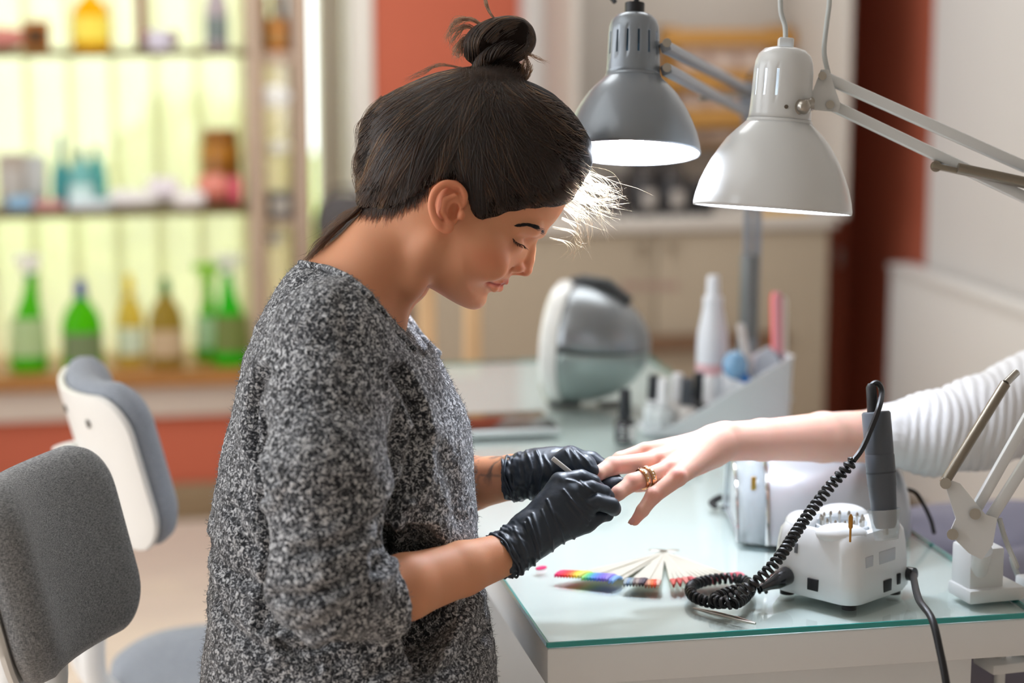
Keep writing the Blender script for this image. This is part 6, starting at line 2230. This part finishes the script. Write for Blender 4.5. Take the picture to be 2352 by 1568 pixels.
# brow and lashes
fl, fr_ = [], []
for s in (1, -1):
    for _ in range(900):
        t = RNG.uniform(0, 1)
        bp = np.array([1192, 527]) * (1 - t) ** 2 + 2 * t * (1 - t) * np.array([1226, 516]) + t * t * np.array([1250, 536])
        bp = bp + np.clip(RNG.normal(size=2), -1.6, 1.6) * np.array([2.0, 0.5 + 2.6 * t])
        z = H1.surf(bp[:1], bp[1:], s)[0]
        if np.isnan(z):
            continue
        e = bp + np.array([-12, -3]) * RNG.uniform(0.7, 1.2)
        z2 = H1.surf(e[:1], e[1:], s)[0]
        if np.isnan(z2) or abs(z2 - z) > 40:
            continue
        fl.append(np.array([[*bp, z + 0.5 * s], [*(bp + e) / 2, (z + z2) / 2 + 2.5 * s], [*e, z2 + 1.0 * s]]))
        fr_.append(0.00014)
    for t in np.linspace(0, 1, 17):
        lp = np.array([1178, 553]) * (1 - t) + np.array([1204, 567]) * t + np.array([-2, 2.5]) * 4 * t * (1 - t)
        z = H1.surf(lp[:1], lp[1:], s)[0]
        if np.isnan(z):
            continue
        o = np.array([3 + 5 * t + 3 * math.sin(t * 40), 12 - 2 * t])
        fl.append(np.array([[*lp, z], [*(lp + o * 0.5), z + 7 * s], [*(lp + o), z + 11 * s]]))
        fr_.append(0.00026)
        o = np.array([1.5, 3.0])
        fl.append(np.array([[*lp - [2.5, 1.2], z + 0.6 * s], [*lp, z + 1.2 * s], [*lp + [2.5, 1.2], z + 0.6 * s]]))
        fr_.append(0.00042)
strands('brows_and_lashes', fl, fr_, mat('near black lash', '120c0a', 0.6), body)
# ------------------------------------------------------------------ black gloves
glove_m = mat('black nitrile', '2a3440', 0.43, spec=0.5, bump=0.3, bscale=90)
def glove(name, G, cuff_a, cuff_b, wrinkle_lines, seed):
    P, Q = G.mesh()
    P = smooth_mesh(P, Q, 2)
    N = normals(P, Q)
    d = 1.3 * vnoise(P + seed, 26) + 0.5 * vnoise(P + seed, 11)
    # fine gathers near the cuff
    a, b = np.array(cuff_a), np.array(cuff_b)
    ax = (b - a) / np.linalg.norm(b - a)
    t = (P - a) @ ax
    g = np.clip(1 - t / 75.0, 0, 1)
    d += g * 6.5 * vnoise(P * np.array([1, 1, 1]) + (P @ ax)[:, None] * ax * 1.4 + seed, 15)
    for ln, dep, wd in wrinkle_lines:
        dd = poly_dist(P[:, :2], smooth_line(ln, 4))
        d += np.where(N[:, 2] > 0, 1.5 * dep * np.exp(-(dd / wd) ** 2), 0)
    P = P + N * d[:, None]
    return fig_object(name, P, Q, glove_m, wo)
# near (right) glove
G = Field((1120, 1030, -90), (1450, 1345, 200), 2.5)
wr = L(1212, 1236, 92, 52)
G.chain([L(1160, 1272, 116, 56), L(1190, 1254, 104, 53), wr], 12)
mcp = {'i': L(1288, 1110, 62, 27), 'm': L(1318, 1134, 76, 27), 'r': L(1340, 1166, 74, 27), 'p': L(1346, 1200, 58, 25)}
for kx_ in 'imrp':
    G.cap((*L(1228, 1222, 84), 44), mcp[kx_], 24)
G.cap(L(1262, 1180, 62, 40), L(1300, 1150, 55, 34), 26)
G.chain([mcp['i'], L(1334, 1097, 52, 19), L(1362, 1107, 38, 17), L(1376, 1120, 20, 14)], 3)
G.chain([mcp['m'], L(1360, 1121, 76, 18), L(1388, 1130, 58, 16.5), L(1397, 1140, 36, 15)], 2.5)
G.chain([mcp['r'], L(1370, 1152, 86, 19), L(1404, 1160, 74, 19.5), L(1411, 1169, 56, 17)], 2.5)
G.chain([mcp['p'], L(1374, 1186, 52, 17), L(1396, 1182, 34, 14), L(1398, 1170, 20, 12)], 4)
G.chain([L(1236, 1200, 50, 34), L(1300, 1150, 10, 24), L(1345, 1125, -8, 19), L(1382, 1126, -6, 15)], 10)
glove('near_glove', G, L(1160, 1272, 116), L(1270, 1190, 80), [
    ([(1243, 1162), (1262, 1215), (1268, 1262)], 2.2, 3), ([(1292, 1118), (1318, 1150), (1350, 1186)], 2.6, 2.6), ([(1255, 1140), (1280, 1200), (1296, 1250)], 3.0, 2.8), ([(1212, 1180), (1230, 1228), (1236, 1268)], 3.4, 2.8), ([(1325, 1128), (1345, 1146), (1368, 1160)], 2.4, 2.6), ([(1330, 1100), (1345, 1112), (1360, 1122)], 2.2, 2.4), ([(1300, 1096), (1322, 1102), (1336, 1112)], 2.0, 2.4), ([(1275, 1168), (1300, 1205), (1318, 1232)], 2.4, 3), ([(1300, 1148), (1320, 1172), (1345, 1196)], 2.0, 3), ([(1308, 1138), (1332, 1158), (1362, 1176)], 1.8, 3),
    ([(1222, 1170), (1236, 1215), (1240, 1250)], 2.2, 3), ([(1205, 1190), (1222, 1240), (1226, 1285)], 2.6, 3.2), ([(1180, 1200), (1205, 1250), (1212, 1300)], 3, 3.5), ([(1160, 1215), (1190, 1265), (1200, 1310)], 3, 3.5)], 3)
mb = MB()
ca, cb = np.array(L(1157, 1275, 118)), np.array(L(1190, 1254, 104))
axc = Vector(cb - ca).normalized()
Fc = frame(axc)
ring_ = [W1(np.array(ca) + np.array(Fc @ Vector((57 * math.cos(a), 57 * math.sin(a), 2.5 * math.sin(5 * a))))) for a in [2 * math.pi * k / 48 for k in range(48)]]
mb.tube(ring_, 0.0013, 8, closed=True)
mb.build('cuff_bead', glove_m, wo, smooth=180)
# far (left) glove
G2 = Field((1150, 985, -230), (1460, 1185, 60), 2.5)
G2.chain([L(1180, 1097, -92, 54), L(1215, 1090, -82, 51), L(1262, 1078, -80, 50)], 12)
G2.chain([L(1240, 1080, -80, 50), L(1310, 1056, -95, 32)], 20)
G2.chain([L(1240, 1100, -70, 42), L(1296, 1088, -90, 30)], 20)
G2.chain([L(1255, 1085, -40, 30), L(1305, 1056, -28, 27), L(1345, 1066, -14, 21), L(1360, 1080, -4, 16)], 10)       # thumb
G2.chain([L(1310, 1056, -95, 30), L(1358, 1057, -104, 20), L(1392, 1078, -96, 18), L(1412, 1100, -70, 15)], 8)        # index
G2.chain([L(1290, 1094, -90, 28), L(1345, 1122, -60, 20), L(1388, 1121, -34, 18), L(1410, 1114, -24, 17), L(1424, 1108, -20, 14)], 8)   # middle
G2.chain([L(1285, 1104, -95, 26), L(1328, 1130, -95, 18), L(1330, 1118, -60, 15)], 8)
G2.chain([L(1270, 1112, -95, 24), L(1304, 1138, -95, 16), L(1308, 1124, -62, 14)], 8)
glove('far_glove', G2, L(1180, 1097, -92), L(1290, 1070, -85), [
    ([(1300, 1036), (1312, 1060), (1330, 1078)], 2.2, 3), ([(1312, 1034), (1328, 1056), (1344, 1076)], 2.0, 3), ([(1325, 1036), (1342, 1052), (1356, 1070)], 1.8, 2.6),
    ([(1212, 1046), (1222, 1080), (1218, 1120)], 3, 3.5), ([(1232, 1040), (1246, 1078), (1240, 1128)], 3, 3.5), ([(1250, 1050), (1268, 1080), (1262, 1120)], 2.4, 3.2)], 40)
mb = MB()
ca, cb = np.array(L(1177, 1098, -93)), np.array(L(1215, 1090, -82))
Fc = frame(Vector(cb - ca).normalized())
mb.tube([W1(np.array(ca) + np.array(Fc @ Vector((54 * math.cos(a), 54 * math.sin(a), 2.5 * math.sin(4 * a))))) for a in [2 * math.pi * k / 48 for k in range(48)]], 0.0013, 8, closed=True)
mb.build('cuff_bead', glove_m, wo, smooth=180)
# slim pusher held like a pen
a_, b_ = W1(L(1269, 1052, 30)), W1(L(1392, 1150, 10))
tool = thing('cuticle_pusher', 'slim white cuticle pusher held between gloved fingers', 'manicure tool', a_)
Ft = frame((b_ - a_).normalized(), NV)
MB().tube([a_, a_.lerp(b_, 0.75)], 0.0025, 10, flat=0.5).build('handle', mat('white tool', 'eceae4', 0.4), tool)
MB().tube([a_.lerp(b_, 0.75), a_.lerp(b_, 0.85), b_], [0.0022, 0.0012, 0.0007], 8).build('tip', steel, tool)

# ------------------------------------------------------------------ the client
cl_loc = W1(L(2600, 1500, -1320))
cli = thing('person', 'client in a white ribbed sweater reaching a ringed bare hand across the desk', 'person', (cl_loc.x, cl_loc.y, 0))
C = Field((1320, 860, -800), (2290, 1260, 60), 3.0)
wrist = L(1662, 1014, -205, 45)
C.chain([wrist, L(1750, 1010, -320, 47), L(1890, 1004, -490, 57), L(2010, 1002, -620, 61), L(2110, 1000, -700, 62)], 14, flat=0.9)
mc = {'i': L(1482, 1038, -140, 22), 'm': L(1510, 1058, -110, 23), 'r': L(1538, 1078, -72, 23), 'p': L(1557, 1096, -34, 21)}
for kx_ in 'imrp':
    C.cap((*L(1640, 1022, -185), 40), mc[kx_], 20)
C.chain([mc['i'], L(1425, 1056, -128, 19), L(1388, 1086, -108, 16), L(1362, 1104, -92, 13)], 6)
C.chain([mc['m'], L(1406, 1070, -58, 21), L(1372, 1088, -24, 17), L(1348, 1102, -12, 13)], 6)
C.chain([mc['r'], L(1452, 1108, -24, 20.5), L(1420, 1132, 2, 17), L(1400, 1150, 8, 13)], 6)
C.chain([mc['p'], L(1501, 1138, -14, 18.5), L(1476, 1172, -6, 15), L(1458, 1196, -2, 11.5)], 6)
C.chain([L(1640, 1045, -210, 30), L(1560, 1086, -190, 24), L(1500, 1108, -180, 19), L(1462, 1116, -172, 15)], 12)
# knuckles, tendons and finger joints
for kx_, pip in (('i', None), ('m', L(1406, 1070, -58)), ('r', L(1452, 1108, -24)), ('p', L(1501, 1138, -14))):
    m_ = mc[kx_]
    C.ell((m_[0] + 2, m_[1] - 7, m_[2] + 8), (13, 10, 12), 10)
    if kx_ != 'p':
        C.cap((m_[0] + 10, m_[1] - 12, m_[2] + 14, 6), (*L(1612, 1002, -150 + (m_[2] + 90) * 0.3), 3), 16)
    if pip:
        C.ell((pip[0], pip[1] - 4, pip[2] + 4), (14, 14, 15), 8)
C.ell(L(1668, 985, -205), (22, 14, 20), 18)
P4, Q4 = C.mesh()
P4 = smooth_mesh(P4, Q4, 2, 0.4)
t4 = np.ones((len(P4), 3))
for kx_ in 'mrp':
    m_ = np.array(mc[kx_][:3])
    g = np.exp(-(np.linalg.norm(P4 - m_ - [0, -8, 8], axis=1) / 20) ** 2)
    t4 *= 1 - g[:, None] * np.array([0, 0.24, 0.22])
for pt in (L(1406, 1070, -58), L(1452, 1108, -24), L(1501, 1138, -14), L(1458, 1196, -2), L(1348, 1102, -12), L(1400, 1150, 8)):
    g = np.exp(-(np.linalg.norm(P4 - np.array(pt), axis=1) / 22) ** 2)
    t4 *= 1 - g[:, None] * np.array([0.0, 0.26, 0.25])
# torso, legs and head outside the frame: same body, coarser
CT = lambda x, y, z, r: L(x, y, z, r)
K = Field((1900, 60, -2300), (4000, 2750, -500), 18)
zc_l = -1330
def wpt(dx, dy, h_, r_):
    """figure-space point from client-centred metres: dx frame-right, dy away, h height"""
    Wp = Vector((cl_loc.x, cl_loc.y, 0)) + Vector((RV.x, RV.y, 0)) * dx + Vector((NV.x, NV.y, 0)).normalized() * dy + Vector((0, 0, h_))
    q_ = CAMM.inverted() @ Wp
    return (q_.x / SPX + 1176, -q_.y / SPX + 784, (q_.z + D0) / SPX, r_ / SPX)
K.chain([wpt(0.12, 0, 0.60, 0.14), wpt(0.10, 0, 0.8, 0.13), wpt(0.08, 0, 1.02, 0.13)], 60)
K.chain([wpt(0.08, -0.13, 1.04, 0.05), wpt(0.08, 0.13, 1.04, 0.05)], 40)
K.chain([wpt(0.08, 0, 1.05, 0.055), wpt(0.075, 0, 1.17, 0.05), wpt(0.065, 0, 1.23, 0.048)], 40)
K.chain([wpt(0.08, -0.15, 1.04, 0.035), L(2350, 940, -880, 58), L(2250, 974, -790, 58), L(2105, 1000, -698, 50)], 12)
P5, Q5 = K.mesh()
def client_head(P):
    # same skull and face, turned to look the other way and held more upright
    a_ = math.radians(-24)
    u, v = -(P[:, 0] - 1060), P[:, 1] - 480
    c_ = np.array(wpt(0.025, 0, 1.265, 0)[:3])
    return np.stack([c_[0] + u * math.cos(a_) + v * math.sin(a_), c_[1] - u * math.sin(a_) + v * math.cos(a_), c_[2] - P[:, 2]], 1)
HD = Field((700, 165, -205), (1346, 880, 205), 5.0)
head_field(HD, False)
P5h, Q5h = HD.mesh()
P5h = smooth_mesh(P5h, Q5h, 1, 0.4)
tin5 = np.ones((len(P5h), 3))
lip5 = np.clip(1 - poly_dist(P5h[:, :2], [(1164, 648), (1150, 656), (1122, 652)]) / 12.0, 0, 1) * (np.abs(P5h[:, 2]) < 66) * (P5h[:, 0] > 1112)
tin5 *= 1 - lip5[:, None] * np.array([0.1, 0.42, 0.36])
keep = client_head(P5h)
cb_P = np.concatenate([P4, P5, keep])
cb_Q = np.concatenate([Q4, Q5 + len(P4), Q5h + len(P4) + len(P5)])
cbody = fig_object('body', cb_P, cb_Q, skin_c, cli, tint=np.concatenate([t4, np.ones((len(P5), 3)), tin5]))
# nails on the fingers that show them
nm = mat('natural pink nail', 'e3a7a0', 0.18, coat=0.6)
for (tip, base, nz) in ((L(1455, 1199, -1), L(1476, 1172, -6), 1),):
    tip, base = np.array(tip), np.array(base)
    d_ = tip - base
    d_ /= np.linalg.norm(d_)
    out_ = np.array([-0.55, -0.35, 0.76])
    out_ -= d_ * (out_ @ d_)
    out_ /= np.linalg.norm(out_)
    sd_ = np.cross(d_, out_)
    mb = MB()
    rg_ = []
    for t in np.linspace(-1, 1, 8):
        rg_.append([W1(tip + d_ * (1 + 9 * t) + sd_ * (7.5 * u * (1 - 0.25 * abs(t) ** 3)) + out_ * (11.2 - 2.5 * u * u - 0.8 * t * t)) for u in np.linspace(-1, 1, 7)])
    V_ = [v for r_ in rg_ for v in r_]
    mb._add(V_, [(i * 7 + j, i * 7 + j + 1, i * 7 + j + 8, i * 7 + j + 7) for i in range(7) for j in range(6)])
    mb.build('fingernail', nm, cbody, smooth=180, solid=0.0004)
# rings
gold = mat('rose gold', 'dcae80', 0.2, metal=1.0)
gem = mat('pave stones', 'f1e2d6', 0.12, metal=0.6, bump=0.6, bscale=900, coat=0.5)
r0_, r1_ = np.array(L(1538, 1078, -72)), np.array(L(1452, 1108, -24))
dr_ = (r1_ - r0_) / np.linalg.norm(r1_ - r0_)
Fr = frame(Vector(dr_), (0, 0, 1))
def band(name, label, t, r_, th, wd, stones):
    c = r0_ + (r1_ - r0_) * t
    wc_ = W1(c)
    b = thing(name, label, 'ring', wc_, None)
    rg_ = [[W1(c + np.array(Fr @ Vector((rr_ * math.cos(a), rr_ * math.sin(a), zz_)))) for a in [2 * math.pi * k / 40 for k in range(40)]] for rr_, zz_ in ((r_ - 1, -wd), (r_ + th * 0.8, -wd), (r_ + th, -wd * 0.6), (r_ + th, wd * 0.6), (r_ + th * 0.8, wd), (r_ - 1, wd))]
    MB().rings(rg_, closed=True).build('band', gold, b, smooth=40)
    for k in range(stones):
        a = 2 * math.pi * k / stones
        MB().ell(W1(c + np.array(Fr @ Vector(((r_ + th * 0.8) * math.cos(a), (r_ + th * 0.8) * math.sin(a), 0)))), (2.3 * SPX,) * 3, None, 8, 6).build('stone', gem, b, smooth=180)
band('finger_ring', 'rose gold ring set with small stones, nearer the knuckle of the hand', 0.56, 22.0, 4.0, 5.5, 24)
band('finger_ring', 'braided rose gold ring beside the stone set one, nearer the fingertip', 0.72, 22.0, 3.6, 5.0, 14)

# white ribbed sleeve and sweater
SL = Field((2000, 500, -1500), (3300, 1300, -480), 6.5)
sp_ = wpt(0.06, -0.16, 1.04, 0.085)
spine = [L(2032, 998, -636, 70), L(2140, 996, -700, 90), L(2245, 972, -780, 100), L(2350, 934, -880, 106)]
SL.chain(spine, 40)
SL.chain([spine[-1], sp_], 40)
P6, Q6 = SL.mesh()
P6 = smooth_mesh(P6, Q6, 2)
N6 = normals(P6, Q6)
sx = (P6[:, 0] - 2150) + 0.12 * (P6[:, 1] - 1000) + 10 * vnoise(P6, 90)
amp = np.clip((sx - 22) / 40, 0, 1)
P6 = P6 + N6 * (amp * 6.5 * (np.abs(np.sin(sx * np.pi / 27.0)) ** 0.7 - 0.5) + (1 - amp) * 1.2 * np.sin(np.arctan2(P6[:, 1] - 998, P6[:, 2] + 636) * 60))[:, None]
knit = mat('white ribbed knit', 'efeff0', 0.9, bump=0.4, bscale=900, sheen=0.3)
top = fig_object('sweater', P6, Q6, knit, cli)
SB = Field((1950, 380, -2300), (3900, 2300, -600), 16)
SB.chain([wpt(0.10, 0, 0.64, 0.165), wpt(0.10, 0, 0.8, 0.155), wpt(0.08, 0, 1.0, 0.15)], 60)
SB.chain([wpt(0.08, -0.16, 1.05, 0.075), wpt(0.08, 0.16, 1.05, 0.075)], 60)
SB.chain([wpt(0.08, 0.17, 1.03, 0.07), wpt(0.10, 0.2, 0.80, 0.06), wpt(0.04, 0.17, 0.68, 0.05)], 40)
P7, Q7 = SB.mesh()
N7 = normals(P7, Q7)
P7 = P7 + N7 * (5 * np.sin(P7[:, 1] * np.pi / 30.0 + 2 * vnoise(P7, 120)))[:, None]
fig_object('sweater_body', P7, Q7, knit, cli)
TR = Field((1200, 900, -2400), (3900, 3400, -500), 20)
for dy0, dy1 in ((-0.09, -0.08), (0.10, 0.21)):
    TR.chain([wpt(0.12, dy0, 0.595, 0.115), wpt(-0.12, (dy0 + dy1) / 2, 0.60, 0.105), wpt(-0.42, dy1, 0.59, 0.085), wpt(-0.40, dy1, 0.1, 0.06)], 50)
P8, Q8 = TR.mesh()
N8 = normals(P8, Q8)
P8 = P8 + N8 * (16 * vnoise(P8 * np.array([0.6, 1.8, 1.0]), 110))[:, None]
fig_object('trousers', smooth_mesh(P8, Q8, 2), Q8, mat('grey mauve cloth', '7d7a88', 0.85, bump=0.2, bscale=400), cli)
HC = Field((770, 30, -215), (1400, 530, 215), 6)
hair_field(HC, False)
P9, Q9 = HC.mesh()
P9 = smooth_mesh(P9, Q9, 3)
N9 = normals(P9, Q9)
P9 = P9 + N9 * (2.0 * np.sin(np.arctan2(P9[:, 1] - 175, P9[:, 0] - 1132) * 46 + 3 * vnoise(P9, 60)))[:, None]
fig_object('hair', client_head(P9), Q9, mat('brown hair mass', '4a3020', 0.5, bump=0.5, bscale=160), cli)
fl, fr_ = [], []
for s in (1, -1):
    for t in np.linspace(0, 1, 40):
        bp = np.array([1192, 527]) * (1 - t) ** 2 + 2 * t * (1 - t) * np.array([1226, 516]) + t * t * np.array([1250, 536])
        for q0, q1 in ((bp, bp + [-10, -2]), (bp + [0, 3], bp + [-10, 1])):
            z0_, z1_ = HD.surf(q0[:1], q0[1:], s)[0], HD.surf(q1[:1], q1[1:], s)[0]
            if not (np.isnan(z0_) or np.isnan(z1_)):
                fl.append(client_head(np.array([[*q0, z0_ + s], [*(q0 + q1) / 2, (z0_ + z1_) / 2 + 3 * s], [*q1, z1_ + s]])))
                fr_.append(0.0004)
        lp = np.array([1178, 553]) * (1 - t) + np.array([1204, 567]) * t
        z0_ = HD.surf(lp[:1], lp[1:], s)[0]
        if not np.isnan(z0_):
            fl.append(client_head(np.array([[*lp, z0_], [*(lp + [3, 6]), z0_ + 6 * s], [*(lp + [6, 11]), z0_ + 9 * s]])))
            fr_.append(0.0004)
strands('brows_and_lashes', fl, fr_, MATS['near black lash'], cbody)
# stools under the two sitters
def stool(label, c, zt_, cat_='stool'):
    st_ = thing('stool', label, cat_, (c.x, c.y, 0))
    MB().lathe([(0.01, zt_ - 0.06), (0.15, zt_ - 0.06), (0.175, zt_ - 0.045), (0.18, zt_ - 0.02), (0.165, zt_), (0.01, zt_)], (c.x, c.y, 0), None, 36).build('seat', mat('dark grey seat pad', '3c3e42', 0.6), st_)
    MB().cyl((c.x, c.y, 0.09), (c.x, c.y, zt_ - 0.06), 0.025).build('column', mast, st_)
    for k in range(5):
        a = 2 * math.pi * k / 5
        d = Vector((math.cos(a), math.sin(a), 0))
        f_ = MB().tube([Vector((c.x, c.y, 0.10)), Vector((c.x, c.y, 0.07)) + d * 0.24], [0.02, 0.013], 8).build('base_arm', mast, st_)
        MB().ell(Vector((c.x, c.y, 0.027)) + d * 0.24, (0.026, 0.026, 0.0265), None, 14, 10).build('caster', dkp, st_)
stool('round grey stool under the seated client', Vector((cl_loc.x, cl_loc.y, 0)) + Vector((RV.x, RV.y, 0)) * 0.12, 0.445)
